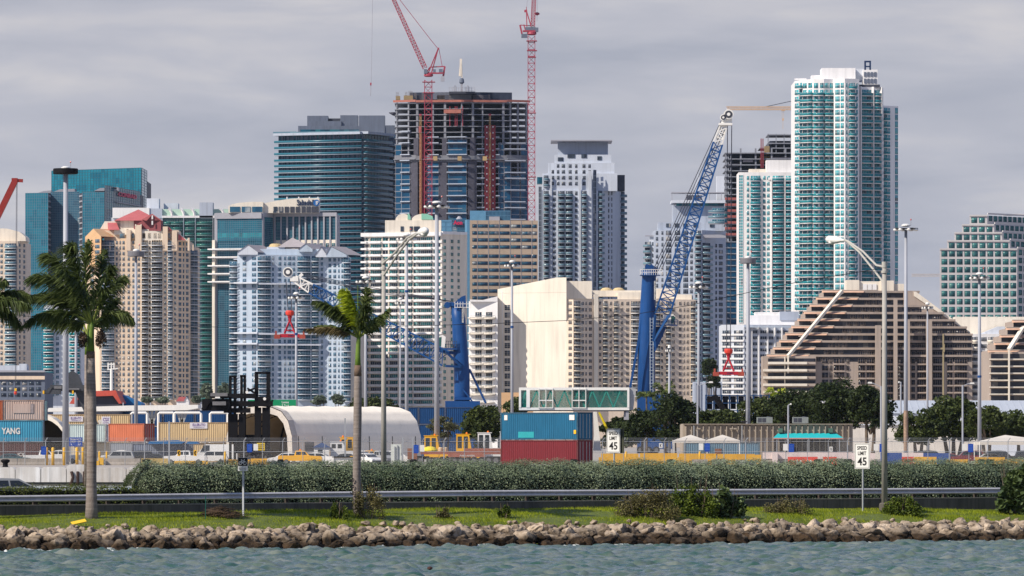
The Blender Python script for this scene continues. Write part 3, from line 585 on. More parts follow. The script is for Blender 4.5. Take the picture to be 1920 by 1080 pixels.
# ---- white slab with cream bands
b = Bld('apartment_slab', 'cream white apartment slab with continuous balcony bands and two roof arches', 2500, 770, white=CREAM, glass=TEAL, slab=CREAM)
D = 2500
f, g = b.body([(684, 8), (829, -5), (875, 4)], 436, 26)
f.pbox(b.mb('roof_band', WHITE), 679, 829, 436, 443, -.5, 1.6); g.pbox(b.mb('roof_band', WHITE), 829, 875, 434.5, 440, -.5, .4)
b.blk(722, 827, 413, 437, name='roof_house', d=3, depth=16); b.win(f, 753, 757, 424, 433, DARKG, 1, 1, w=-2.9)
for x0, x1, ya, m in ((741, 770, 400, CREAM), (771, 812, 400.5, CREAM)):
    xs = (X(x0, D), X(x1, D)); r = (xs[1] - xs[0]) / 2; c = (xs[0] + xs[1]) / 2; hh = Z(ya, D) - Z(413, D)
    b.mb('roof_arch', m).ext([(xs[0], Z(413.1, D))] + [(c - r * math.cos(t), Z(413, D) + hh * math.sin(t)) for t in np.linspace(0.1, math.pi - .1, 13)] + [(xs[1], Z(413.1, D))], D + 4, D + 14)
for x0, x1 in ((764, 770), (790, 812)): b.mb('copper_roof', mat('copper_green', (.22, .50, .38), .6)).ext([(X(x0, D), Z(411, D)), (X(x1, D), Z(411, D)), (X(x1 - 1, D), Z(405, D)), (X((x0 + x1) / 2, D), Z(400.2, D)), (X(x0, D), Z(400, D))], D + 3.6, D + 3.95)
for x0, x1 in ((751, 757), (768, 774), (776, 787)): b.blk(x0, x1, 424.5, 434, m=DARKG, name='roof_window', d=2.8, depth=.3)
for i, y in enumerate(np.arange(444, 752, 12.22)):
    if y < 470: seg = (681, 829)
    else: seg = (684, 829)
    for x0, x1 in ((685, 691.5), (695, 716), (718, 728), (731, 746), (749, 759), (762, 774), (776, 789), (782, 811), (813, 826)):
        b.win(f, x0, x1, y + 1, y + 7.6, TEAL if (x0 * 3 + i) % 4 else DARKG, max(2, int((x1 - x0) / 3.4)), 1, WHITE)
    f.pbox(b.mb('floor_band', WHITE), 684, 829, y + 7.7, y + 12.1, 0, .5)
    for x0, x1 in ((679.5, 690), (694, 716.5), (731, 746), (762, 774), (781, 811)): f.pbox(b.mb('balcony', WHITE), x0, x1, y + 8.3, y + 11.8, .5, 2.0)
b.floors(g, 447, 752, 12.22, [('w', 831, 836, {'gl': TEAL}), ('w', 845, 850), ('w', 857.5, 862)], a=.2, b=.75)
for x in (692.7, 717, 729.5, 747.5, 760.5, 775): b.strip(f, x - .8, x + .8, 443, 752, CREAM, .55)
b.blk(645, 684, 625, 760, m=CREAM, name='podium', d=-4, depth=20); b.done()
# ---- blue glass office with red letters
b = Bld('office_building', 'blue panelled office block with red rooftop letters beside the tan office slab', 2640, 850, white=mat('blue_panel', (.10, .25, .40), .5), glass=BLUEG)
f, = b.body([(822, 0), (879, 0)], 412.5, 20); b.curtain(f, 823, 848, 416, 560, 12, 9, mat('blue_panel', 0), mat('blue_panel_joint', (.08, .19, .31), .5)); b.curtain(f, 847, 878, 412.5, 560, 4, 5, BLUEG, mat('blue_panel_joint', 0))
D = 2640; text_mb('Aon', X(867, D) - X(850, D), Z(413.5, D) - Z(421.5, D), .5, .05, M=Matrix.Translation((X(850, D), D - .6, Z(421.5, D))), mb=b.mb('lettering', mat('red_letters', 0)))
b.mb('roof_dish', GREYP).lathe((X(861, D), D + 4, Z(412.5, D)), [(1.0, 0), (1.5, .6), (.8, 1.4), (.5, 1.8)], 10); b.done()
# ---- tan office slab
b = Bld('office_slab', 'tan concrete office slab with long window strips and a blue glass roof box', 2600, 940, white=mat('tan_concrete', (.46, .36, .27), .8, .1, .05, streak=.2), glass=BLUEG)
f, = b.body([(881, 0), (1008.5, 4)], 413, 26)
y = 420.5
for i in range(12):
    for x0, x1 in ((885.5, 894), (896, 914.5), (917, 935), (937, 955.5), (957.5, 976), (978, 996), (998, 1006)): b.win(f, x0, x1, y, y + 6.6, BLUEG, max(3, int((x1 - x0) / 2.4)), 1, DARKP)
    y += 17.3 if i == 3 else 13.05
for x in (895, 915.7, 936, 956.5, 976.9, 997): b.strip(f, x - .35, x + .35, 413, 570, GREYP, .12)
b.strip(f, 876, 881, 412, 570, mat('blue_panel', 0), -.2, 'side_panel', -8)
t_ = b.blk(881, 957, 395, 413.5, m=mat('blue_panel', 0), name='roof_box', d=4, depth=14); b.curtain(t_, 911, 956.5, 396, 412.5, 2.6, 8, BLUEG, mat('blue_panel_joint', 0)); b.blk(917, 937, 406, 414, m=GREYP, name='roof_plant', d=2, depth=2); b.done()
# ---- white tower with a flat crown plate
b = Bld('apartment_tower', 'cool white apartment tower with dark window strips and a flat overhanging crown plate', 3080, 1090, white=mat('shadow_blue_stucco', (.56, .61, .70), .75, .09, .06, streak=.25), glass=DARKG, rail=RAILB, slab=PALEG)  # cloud shade on this tower is put into its bluish wall colour
D = 3080
f, g = b.body([(1010, -3), (1111, -1), (1171, 16)], 357, 34)
b.blk(1017, 1157, 325, 358, d=4); b.blk(1028, 1152, 305, 326, d=5); b.blk(1040, 1146, 290, 306, d=6); b.blk(1046, 1140, 266, 291, m=PALEG, name='roof_house', d=8)
b.blk(1033, 1148, 262.3, 264.6, m=GREYP, name='crown_plate', d=2, depth=30); 
for x in np.linspace(1040, 1140, 12): b.blk(x, x + .8, 264.5, 267, m=GREYP, name='plate_strut', d=8, depth=1)
b.blk(1158, 1171.5, 328, 357.5, m=DARKP, name='dark_parapet', d=13, depth=10); b.blk(1007, 1018, 332, 345, m=TEALD, name='roof_glazing', d=12)
u_, = b.body([(1018, -2), (1110, 0)], 330, 3, ybot=360); 
b.floors(u_, 306, 356, 10.9, [('w', 1044, 1049), ('w', 1053, 1060), ('w', 1078, 1083), ('w', 1092, 1098), ('w', 1103, 1108), ('w', 1066, 1072), ('w', 1034, 1039, {'y0': 315}), ('b', 1019, 1029, {'y0': 327})])
for x0, x1, y in ((1046, 1056, 302), (1064, 1078, 296), (1090, 1100, 296), (1120, 1128, 300)): b.blk(x0, x1, y - 7, y, m=DARKG, name='roof_window', d=5.7, depth=.3)
cs = [('b', 1018.5, 1029.5), ('w', 1036, 1042), ('b', 1046, 1059.3), ('b', 1060.3, 1074), ('w', 1078, 1083), ('b', 1090.5, 1100.5)]
b.floors(f, 357, 650, 10.9, cs); b.curtain(f, 1009.8, 1015.5, 350, 650, 3, 10.9, DARKG, PALEG)
b.strip(f, 1030.5, 1034.5, 330, 650, WHITE2, .5); b.strip(f, 1085, 1089, 330, 650, WHITE2, .5); b.strip(f, 1103, 1109, 320, 650, WHITE2, .5)
b.curtain(g, 1112, 1117.5, 320, 650, 3, 10.9, DARKG, PALEG); b.floors(g, 357, 650, 10.9, [('b', 1121, 1129.5), ('w', 1140, 1142.6), ('w', 1146, 1148), ('b', 1163.5, 1171.5)]); b.done()
# ---- cream apartment group in the middle distance
b = Bld('apartment_building', 'cream white slab with a blank sunlit end wall and a single column of windows', 2300, 960, white=CREAM, glass=DARKG, rail=RAILP, slab=CREAM, railkind='bar')
D = 2300
f, = b.body([(933, 8), (1062, -4)], 549, 30)
Ap, Bp = f.p(0, 0), f.p(f.L, 0); b.mb('wall').prism([(Ap.x, Ap.y), *[tuple(f.p(f.u(1043), 0)[:2])], (Bp.x, Bp.y), (Bp.x, Bp.y + 26), (Ap.x, Bp.y + 26)], f.z(549), [f.z(541.5), f.z(521), f.z(521), f.z(521), f.z(541.5)])
b.blk(1052, 1110, 527, 560, m=CREAM, name='roof_house', d=6, depth=14)
for i, y in enumerate(np.arange(571, 752, 14.3)): b.win(f, 946, 956.5, y, y + 10.3, DARKG, 2, 3)
f.pbox(b.mb('expansion_joint', WHITE), 941.5, 942.4, 545, 755, 0, .1); f.pbox(b.mb('expansion_joint', WHITE), 961, 961.8, 545, 755, 0, .1)
w_, = b.body([(879, -1), (933, -4)], 565, 22, m=WHITE)
b.mb('wall', WHITE).ext([(X(x, D), Z(y, D)) for x, y in ((881, 566), (932.8, 566), (932.8, 556), (905, 563), (881, 562))], D - 4.02, D + 15)
b.floors(w_, 583, 752, 14.3, [('s', 879, 929, {'a': .82, 'b': .98, 'w': 1.6}), ('w', 891, 903, {'nx': 3}), ('w', 911, 923, {'nx': 3})], a=.12, b=.78)
for y in np.arange(583, 750, 14.3): b.balc(w_, 884, 908, y + 14, 1.7); b.balc(w_, 909, 928, y + 14, 1.7)
b.done()
b = Bld('apartment_building', 'long beige apartment building with white rooftop parapets behind the blue harbour crane', 2420, 1150, white=BEIGE2, glass=DARKG, rail=RAILP, slab=CREAM, railkind='bar')
D = 2420
f, g, h, k = b.body([(1015.5, 12), (1075, 0), (1113, 6), (1205, 10), (1304, 16)], 560, 26)[:4]
b.blk(1052, 1103, 537, 562, m=CREAM, name='roof_house', d=6); b.blk(1016, 1060, 547, 561, m=CREAM, name='roof_house', d=13); b.blk(1076, 1104, 551, 561, m=CREAM, name='roof_house', d=4)
b.blk(1158, 1208, 548, 562, m=CREAM, name='roof_house', d=11); b.blk(1110, 1204, 544.5, 556, m=CREAM, name='roof_house', d=14); b.blk(1230, 1265, 541, 560, m=CREAM, name='roof_house', d=20); b.blk(1265, 1297, 552, 562, m=CREAM, name='roof_house', d=17)
for x in (1138.5, 1161.5): b.mb('roof_tank', mat('tank_yellow', 0)).lathe((X(x, D), D + 20, Z(547, D)), [(2.3, 0), (2.4, 1.3), (2.1, 1.5), (1.6, 2.0), (.4, 2.2)], 14)
for x in (1057, 1066, 1075, 1084, 1093): b.blk(x, x + 6, 541, 550, m=WHITE, name='roof_lattice', d=5, depth=.8)
bay = b.blk(1031, 1057, 550, 588, w=1.6, depth=8, m=WHITE, name='white_bay', d=2)
for x0, x1 in ((1033, 1042.5), (1044, 1055)):
    for y in (561, 574): b.win(bay, x0, x1, y, y + 9, DARKG, 3, 2)
b.floors(f, 563, 752, 12, [('w', 1018, 1024.5), ('w', 1036.5, 1043, {'y0': 587}), ('w', 1044, 1051, {'y0': 587}), ('w', 1066, 1072.5)], a=.2, b=.78)
f.pbox(b.mb('corner_pier', GREYP), 1053, 1054.3, 590, 752, 0, .4)
b.floors(g, 563, 752, 12, [('b', 1075.5, 1089), ('w', 1089.8, 1095), ('w', 1097.3, 1100.3), ('w', 1104, 1109.5)], a=.2, b=.78)
h.pbox(b.mb('corner_pier', CREAM), 1113, 1121, 552, 752, 0, .9)
b.floors(h, 563, 752, 12, [('w', 1123, 1127.5), ('b', 1130, 1140), ('w', 1143, 1147.6), ('b', 1150.5, 1160.5), ('w', 1164, 1168.5), ('w', 1174, 1179.3), ('b', 1182.5, 1204.5, {'slab': WHITE})], a=.2, b=.78)
b.floors(k, 563, 752, 12, [('b', 1207, 1216), ('w', 1221, 1225), ('b', 1228, 1238), ('w', 1238.8, 1243.5), ('b', 1248, 1258), ('w', 1260, 1265.3), ('w', 1273, 1278), ('w', 1281.5, 1284), ('w', 1287, 1291.5), ('b', 1294.5, 1304)], a=.2, b=.78)
b.done()
# ---- grey tower behind the right crane
b = Bld('apartment_tower', 'blue grey stepped tower with dark balconies behind the raised crane boom', 2900, 1290, white=PALEG, glass=DARKG, rail=RAILB, slab=GREYP)
D = 2900
f, g = b.body([(1226, 0), (1316, -4), (1361, 10)], 432, 34)
l_, = b.body([(1213, 8), (1228, 6)], 452, 20); b.blk(1210, 1228, 441, 443, m=GREYP, name='roof_rail', d=6, depth=3); b.blk(1218, 1228, 444, 453, m=WHITE2, d=7)
b.blk(1234, 1357, 417, 433, d=4, depth=20); b.blk(1262, 1358, 385, 418, d=10, depth=22); b.blk(1259, 1360, 375, 380.5, m=WHITE2, name='roof_slab', d=6, depth=24); b.blk(1268, 1358, 380.5, 386, m=TEALD, name='roof_glazing', d=9.4, depth=1)
b.blk(1259, 1360, 360.3, 361.8, m=GREYP, name='pergola', d=6, depth=12)
for x in (1259.5, 1286, 1298, 1312, 1330, 1352): b.blk(x, x + 1, 361.5, 375.5, m=GREYP, name='pergola', d=6, depth=1)
b.blk(1287, 1316, 366, 376, m=GREYP, name='roof_house', d=10); b.blk(1344, 1358, 330, 376, m=WHITE2, name='roof_house', d=20)
b.mb('roof_spire', WHITE2).ext([(X(x, D), Z(y, D)) for x, y in ((1303, 362), (1330, 362), (1320, 345), (1312, 322))], D + 24, D + 28)
for y in (389, 399.5, 410): b.win(f, 1330, 1358, y, y + 7, TEALD, 6, 1, w=-9.7); b.balc(f, 1329, 1359, y + 10, 2.0)
for x in (1249, 1265, 1281, 1300, 1331): b.blk(x, x + 8, 419, 426, m=DARKG, name='roof_window', d=3.7, depth=.3)
b.floors(l_, 452, 745, 11, [('b', 1208.5, 1221), ('w', 1222, 1227)])
b.floors(f, 431, 745, 11, [('w', 1229.5, 1234), ('w', 1240, 1244), ('w', 1248.5, 1259, {'a': .08, 'b': .9}), ('w', 1265, 1275.5, {'a': .08, 'b': .9}), ('w', 1281, 1290, {'a': .08, 'b': .9}), ('w', 1294, 1299), ('b', 1303, 1315)])
b.floors(g, 455, 745, 11, [('b', 1316.5, 1332), ('w', 1341, 1344.5), ('w', 1347.5, 1355)])
b.blk(1316, 1361, 440, 446, w=.6, name='parapet_band', m=GREYP, d=-3, depth=2); b.done()
# ---- second unfinished tower
b = Bld('construction_tower', 'unfinished dark concrete tower with reddish floor edges behind the white towers', 3050, 1420, white=CONC, glass=NAVYG)
D = 3050
x0, x1 = X(1359, D), X(1500, D)
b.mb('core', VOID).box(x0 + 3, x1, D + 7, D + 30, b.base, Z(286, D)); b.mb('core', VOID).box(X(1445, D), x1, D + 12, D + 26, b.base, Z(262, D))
for i in range(30):
    y = 286 + 11.1 * i; s_ = MB(); s_.box(x0, x1, D, D + 34, Z(y, D) - .5, Z(y, D)); add('floor_slab', s_, CONC, b.root, True)
    if 7 < i < 15: b.mb('edge_screen', mat('faded_red_screen', (.34, .10, .09), .8)).box(x0, X(1386, D), D - .3, D - .1, Z(y, D), Z(y, D) + 1.2)
    elif i >= 15: b.mb('glass_facade', NAVYG).box(x0 + .3, X(1386, D), D + .4, D + .6, Z(y + 10.6, D), Z(y, D) - .5)
for y, xa in ((251, 1440), (267, 1440), (276, 1425)): s_ = MB(); s_.box(X(xa, D), x1, D + 4, D + 30, Z(y, D) - .5, Z(y, D)); add('floor_slab', s_, CONC, b.root, True)
for x in (1361, 1371, 1389, 1417, 1447, 1473, 1486): s_ = MB(); s_.box(X(x - 1.5, D), X(x + 1.5, D), D + .8, D + 3, b.base, Z(278 if x > 1380 else 286, D)); add('column', s_, CONC, b.root, True)
for x in (1441, 1456, 1471, 1484): s_ = MB(); s_.box(X(x - .7, D), X(x + .7, D), D + 4.5, D + 6, Z(287, D), Z(250, D)); add('column', s_, CONC, b.root, True)
for x in (1427, 1430.5): b.mb('lift_mast', mat('hoist_red', 0)).box(X(x - .9, D), X(x + .9, D), D - 1, D, Z(315, D), Z(260, D))
b.blk(1433, 1443, 274, 290, m=mat('formwork_timber', 0), name='formwork', d=3, depth=3); b.blk(1423, 1444, 293, 306, m=mat('tarp_yellow', 0), name='formwork', d=5, depth=1)
for x0_, x1_, y in ((1393, 1412, 304), (1363, 1386, 312), (1448, 1489, 300)): b.blk(x0_, x1_, y - 5, y, m=NET, name='debris_net', d=.3, depth=.3)
b.done()
# ---- white mid tower
b = Bld('apartment_tower', 'white apartment tower with teal balconies leaning against the tallest tower', 2720, 1437, white=WHITE, glass=TEALV, rail=RAILT, slab=WHITE2)
D = 2720
f, = b.body([(1385, 0), (1494, 0)], 323, 26)
b.blk(1437, 1494, 300, 324, m=WHITE, name='roof_house', d=4); b.blk(1405, 1440, 317, 324, m=CREAM, name='roof_house', d=5); b.blk(1440, 1494, 333, 337, w=.5, m=WHITE, name='parapet_band', d=0, depth=1)
b.curtain(f, 1385.5, 1393, 328, 605, 3.7, 5.5, TEALV, WHITE)
b.floors(f, 328, 605, 11, [('w', 1400, 1404.5), ('b', 1407, 1426.5), ('w', 1430.5, 1435.5), ('w', 1438, 1443.3), ('b', 1448, 1470), ('b', 1473, 1491)], a=.15, b=.85, dp=1.5)
b.strip(f, 1446, 1447.6, 336, 605, WHITE, 1.7); b.strip(f, 1470.8, 1472.4, 336, 605, WHITE, 1.7); b.done()
# ---- tallest white tower
b = Bld('apartment_tower', 'tallest white tower with teal balconies and a dark letter sign on its roof', 2650, 1585, white=WHITE, glass=TEALV, rail=RAILT, slab=WHITE)
D = 2650
cur = [(1490, 12), (1505, 3), (1525, -2.5), (1545, -3.5), (1562, -1.5)]
pts = cur + [(1564, -4), (1584, -7), (1611, -4)]
F_ = b.body(pts, 149, 34); fa = F_[:4]; fe, ff = F_[5], F_[6]
gg, = b.body([(1611, -1), (1656, 4)], 163, 30); hh_, = b.body([(1656, 8), (1684, 14)], 196, 24)
b.blk(1541, 1604, 127.5, 150, m=WHITE, name='roof_house', d=4, depth=16); b.blk(1522, 1542, 141, 150, m=WHITE, name='roof_house', d=6); b.blk(1571, 1620, 129, 152, m=WHITE2, name='roof_house', d=8); b.blk(1490, 1512, 147, 150, name='parapet', d=13, depth=2)
b.blk(1611, 1650, 158.5, 163.5, m=DARKP, name='roof_plant', d=2, depth=8)
sg = b.blk(1618.5, 1645.5, 130.5, 160, m=WHITE, name='roof_house', d=3, depth=8)
for i in range(4):
    for y in (135, 147.3): b.blk(1620 + i * 6.3, 1624.3 + i * 6.3, y, y + 8.6, m=GREYB, name='roof_window', d=2.7, depth=.4)
A = b.mb('letter_sign', mat('navy_letters', 0)); LX = lambda x: X(x, D)
for x0_, x1_, y0_, y1_ in ((1621.5, 1624.6, 113, 130.4), (1631, 1634, 113, 130.4), (1624.5, 1631.1, 113, 116), (1624.5, 1631.1, 122.6, 125)): A.box(LX(x0_), LX(x1_), D + 3, D + 4.2, Z(y1_, D), Z(y0_, D))
for y in np.arange(154, 605, 12.6):
    i = int(y)
    for j, q in enumerate(fa):
        xa, xb = cur[j][0] + .3, cur[j + 1][0] - .3
        if y > 160 and not (j == 0): b.balc(q, xa - .3, xb + .3, y + 12.3, 1.7)
        if j == 0: b.win(q, 1490.3, 1498, y + 1.5, y + 11, TEALV, 2, 2); b.win(q, 1499.5, 1504.5, y + 1.5, y + 11.5, TEALV, 2, 1); b.balc(q, 1499, 1505.3, y + 12.3, 1.7)
        elif j == 1: b.win(q, 1505.5, 1513, y + 1.5, y + 11.5, TEALV, 2, 1); b.win(q, 1515.5, 1523, y + 1.5, y + 11.5, TEALV, 2, 1)
        elif j == 2: b.win(q, 1526, 1534, y + 1.5, y + 11.5, TEALV, 2, 1); b.win(q, 1537.5, 1544.8, y + 1.5, y + 11.5, TEALV, 2, 1)
        else: b.win(q, 1545.3, 1554, y + 1.5, y + 11.5, TEALV, 3, 1); b.win(q, 1555, 1561.7, y + 1.5, y + 11.5, TEALV, 2, 1)
    b.win(fe, 1566, 1574.8, y + 1.2, y + 11.2, TEALV, 3, 2); b.win(fe, 1576.2, 1582.5, y + 1.2, y + 11.2, TEALV, 2, 2)
b.floors(ff, 154, 605, 12.6, [('w', 1586, 1589.3), ('b', 1591.5, 1603.5), ('w', 1605, 1608.3)], a=.12, b=.82)
b.floors(gg, 167, 605, 12.6, [('b', 1612.5, 1634.2), ('b', 1636, 1650), ('w', 1651.2, 1655.3)], a=.12, b=.82)
for x in (1612, 1635.1, 1650.5): b.strip(gg, x - .5, x + .5, 163, 605, WHITE, 1.8)
b.floors(hh_, 201, 605, 12.6, [('b', 1656.8, 1664.5), ('w', 1665, 1669), ('w', 1678, 1683.5, {'a': .05, 'b': .95})], a=.12, b=.82); b.done()
# ---- low white block
b = Bld('apartment_block', 'low white apartment block with regular window bays beside the stepped building', 2350, 1420, white=WHITE2, glass=DARKG, slab=WHITE)
D = 2350
f, g = b.body([(1353, 0), (1395, -3), (1500, 4)], 609, 26)
b.blk(1405, 1505, 591, 611, m=WHITE, name='roof_house', d=8); b.blk(1416, 1462, 585, 592, m=WHITE, name='roof_house', d=9); b.blk(1462, 1498, 584, 600, m=PALEG, name='roof_house', d=7.5); b.blk(1395, 1500, 612, 614, w=.7, m=BLUEW, name='cornice', d=-3, depth=1)
b.floors(f, 618, 752, 11.25, [('w', 1354.5, 1371, {'nx': 4}), ('w', 1376, 1393, {'nx': 4}), ('s', 1353, 1395, {'a': .72, 'b': 1.0, 'w': .5})], a=.1, b=.7)
b.floors(g, 618, 752, 11.25, [('w', 1396.5, 1400), ('w', 1411, 1420), ('w', 1425, 1437.5, {'nx': 3}), ('w', 1441, 1450), ('w', 1455.5, 1464.5), ('w', 1468, 1480), ('w', 1485, 1497)], a=.12, b=.66)
for x in (1403.5, 1409, 1422.3, 1439, 1452.5, 1466): b.strip(g, x - 1, x + 1, 612, 752, WHITE, .7)
b.done()
# ---- stepped pyramid building
def stepped(label, D, xs, steps, y0, pitch, xr, slope, tile, beam, low, px, cap=None, group=None, piers=(), bays=()):
    b = Bld('stepped_building', label, D, px, white=TAUPE, glass=BROWNG, slab=CREAM, rail=TAUPE)
    n = len(steps)
    for i, xl in enumerate(steps):       # one storey per step
        y = y0 + i * pitch; xrr = min(xr[1], xr[0] + max(0, (y - slope[0]) * slope[1])); last = i == n - 1; yb = y + pitch if not last else None
        d = (n - 1 - i) * 1.6
        f, = b.body([(xl + 3, d), (xrr, d + 6)], y, 30, ybot=yb, m=TAUPE, name='storey')
        b.strip(f, xl + 3.5, xrr - 1.5, y + 4.2, y + pitch - .3, BROWNG, .06, 'glass_facade')
        f.pbox(b.mb('floor_band', TAUPE), xl + 1, xrr + .5, y, y + 3.9, 0, .8)
        b.mb('tiled_edge', TERRA).add([f.p(f.u(x), f.z(yy), w) for x, yy, w in ((xl, y - .5, .2), (xl + tile, y - .5, .2), (xl + tile - 5, y + 3.8, 2.4), (xl + 2, y + 3.8, 2.4), (xl, y + 4.2, 0), (xl + tile, y + 4.2, 0))], [(0, 1, 2, 3), (3, 2, 5, 4), (0, 3, 4), (1, 5, 2)])
        f.pbox(b.mb('tile_ridge', CREAM), xl - .3, xl + tile, y - 1.4, y - .5, -.3, .6)
        for k in range(3):
            x = xl + tile + 8 + k * 13 + (i % 3) * 4
            if x + 10 < min(xrr, xl + tile + 60): b.win(f, x, x + 9, y + 5, y + pitch - 1, BROWNG, 3, 1, TAUPE, .1)
        if not last: f.pbox(b.mb('awning', CREAM), xl + 24, xl + 38, y + 4.4, y + 6.2, .8, 2.2)
    return b, f
st = [1541 - 11.45 * i for i in range(10)]
b, f = stepped('stepped taupe terrace building with orange tiled edges and a diagonal beam', 2250, None, st, 545, 13.35, (1723, 1823), (557, 1.63), 80, True, None, 1630)
D = 2250
# regular facade on the right of the steps, lower storeys at full width
for y in np.arange(551, 752, 13.35):
    xr = min(1822, 1723 + max(0, (y - 557) * 1.63))
    for x0_, x1_ in ((1609, 1622), (1625, 1639), (1653, 1656.5), (1661, 1674.5), (1684, 1693.5), (1698, 1707), (1708.5, 1716), (1719, 1736.5), (1749, 1766), (1776, 1786), (1790, 1813), (1815, 1822)):
        if x1_ > xr - 1: continue
        if x0_ < 1640 and y < 630 - (x0_ - 1609) * .5: continue
        d_ = 0 if y > 660 else (9 - int((y - 545) / 13.35)) * 1.6
        q = Face((X(1441, D + d_), D + d_), (X(xr, D + d_ + 6), D + d_ + 6))
        b.win(q, x0_, x1_, y + .8, y + 10.6, BROWNG, max(1, int((x1_ - x0_) / 4)), 1, TAUPE, .12)
        if (x1_ - x0_) > 9: q.pbox(b.mb('balcony', TAUPE), x0_ - .5, x1_ + .5, y + 10.6, y + 13, .1, 1.3)
low, = b.body([(1430, -2), (1530, -2)], 668, 14, m=TAUPE, name='podium'); 
for y in np.arange(669, 750, 13.6): b.strip(low, 1440, 1529, y + 3, y + 13, BROWNG, .1, 'glass_facade'); b.strip(low, 1431 if y > 670 else 1440, 1513, y + 9.5, y + 14, CREAM, 2.2, 'white_terrace', 0); b.strip(low, 1470.5, 1472.5, y, y + 10, CREAM, .5); b.strip(low, 1513, 1529, y + 9.5, y + 14, TAUPE, 1.2, 'terrace', 0)
for y in np.arange(671, 752, 13.35):
    q = Face((X(1441, D), D), (X(1823, D + 6), D + 6))
    for x0_, x1_ in ((1541, 1553), (1555, 1560), (1563, 1573), (1574, 1583), (1587, 1592)): b.win(q, x0_, x1_, y + .8, y + 10.6, BROWNG, 2, 1, TAUPE, .12)
    q.pbox(b.mb('balcony', TAUPE), 1562, 1584, y + 10.6, y + 13, .1, 1.3)
for x0_, x1_ in ((1641.5, 1651.5), (1676, 1682.5)): b.mb('pier', TAUPE).box(X(x0_, D), X(x1_, D), D - .8, D + 2, b.base, Z(610 if x0_ < 1650 else 560, D))
for x0_, x1_ in ((1738, 1748), (1700, 1706.5)): b.mb('pier', TAUPE).box(X(x0_, D), X(x1_, D), D + 1.0, D + 6, b.base, Z(600, D))
b.mb('roof_coping', CREAM).ext([(X(x, D), Z(y, D)) for x, y in ((1719, 545), (1723, 545), (1825, 621), (1825, 624), (1719, 553))], D + 16, D + 24)
b.mb('sloping_wall', TAUPE).ext([(X(x, D), Z(y, D)) for x, y in ((1700, 546), (1721, 546), (1823, 623), (1700, 623))], D + 16.5, D + 23.5)
b.mb('diagonal_beam', CREAM).beam((X(1582, D), D + 12, Z(544, D)), (X(1477, D), D - 3, Z(668, D)), 1.4, 1.0); b.mb('diagonal_beam', CREAM).box(X(1475.6, D), X(1478.4, D), D - 3.4, D - 2.6, Z(700, D), Z(668, D))
b.blk(1587, 1611, 525, 546, m=CREAM, name='roof_house', d=20); b.blk(1610, 1652, 527.5, 546, m=CREAM, name='roof_house', d=21); b.blk(1652, 1676, 526, 546, m=CREAM, name='roof_house', d=20); b.blk(1676, 1695, 532, 546, m=CREAM, name='roof_house', d=21)
for i in range(3): b.blk(1618 + i * 9, 1625.5 + i * 9, 532.5, 543.5, m=WHITE, name='roof_vent', d=20.6, depth=.4)
b.done()
st = [1897 - 11.3 * i for i in range(5)]
b, f = stepped('smaller stepped building with salmon tiled terraces at the right edge', 2100, None, st, 601, 14, (1990, 1990), (9e3, 0), 80, True, None, 1900)
D = 2100
low, = b.body([(1856, -2), (1960, -2)], 660, 14, m=TAUPE, name='podium')
for y in np.arange(662, 750, 13.1): b.strip(low, 1858, 1960, y + 1.5, y + 12.5, BROWNG, .1, 'glass_facade'); b.strip(low, 1855, 1960, y + 10.6, y + 12.6, CREAM, 1.8, 'white_terrace', 0)
b.mb('diagonal_beam', CREAM).beam((X(1922, D), D + 6, Z(612, D)), (X(1890, D), D - 4, Z(656, D)), 1.4, 1.0); b.mb('diagonal_beam', CREAM).box(X(1888.5, D), X(1891.5, D), D - 4.6, D - 3.6, b.base, Z(656, D)); b.done()
# ---- white grid office
b = Bld('office_building', 'white office building with a square window grid and stepped corners at the right edge', 2400, 1840, white=mat('grid_white', (.53, .51, .51), .75, .1, .06, streak=.2), glass=glass('grid_office_glass', (0.02, 0.06, 0.075), (0.05, 0.19, 0.19), (0.10, 0.25, 0.24), cell=(1.6, 1, 2)))
D = 2400; rows = [(403, 1818, 1851), (420.5, 1803.5, 1864), (435.5, 1789.5, 1879), (450.5, 1776, 1893), (466, 1762, 1907)]
for i, (y, xl, xc) in enumerate(rows):
    yb = rows[i + 1][0] if i < 4 else None; d = (4 - i) * 2.5
    f, g = b.body([(xl, d), (xc, d), (1990, d + 40)], y, 40, ybot=yb, taper=True)
    for q in (f, g): b.strip(q, xl if q is f else xc, xc if q is f else 1990, y - .3, y + 2.6, b.wm, .45, 'parapet_band', 0)
    yy = y + 5
    while yy < (yb or 600):
        x = xl + 3.2
        while x + 9 < xc: b.win(f, x, x + 10.6, yy - .3, yy + 9.9, None, 2, 2, MUT); x += 14.35
        x = xc + 3
        while x < 1930: b.win(g, x, x + 6.2, yy - .3, yy + 9.9, None, 2, 2, MUT); x += 9.1
        yy += 14.95
b.blk(1880, 1990, 401, 404, name='parapet', d=30, depth=4); b.done()
# ---- low white building between the stepped blocks
b = Bld('apartment_block', 'white low block with small balconies between the two stepped buildings', 2300, 1830, white=WHITE, glass=DARKG, slab=CREAM, rail=CREAM, railkind='panel')
f, = b.body([(1787, 0), (1990, 0)], 626, 30); b.blk(1790, 1990, 594, 628, d=12, m=CREAM, name='upper_wall'); b.mb('roof', WHITE2).ext([(X(x, 2300), Z(y, 2300)) for x, y in ((1836, 627), (1872, 612), (1896, 612), (1896, 627))], 2302, 2311)
b.floors(f, 630, 752, 13, [('b', 1822, 1834), ('w', 1838, 1850), ('b', 1852, 1864), ('w', 1866, 1872)], a=.15, b=.75); b.done()
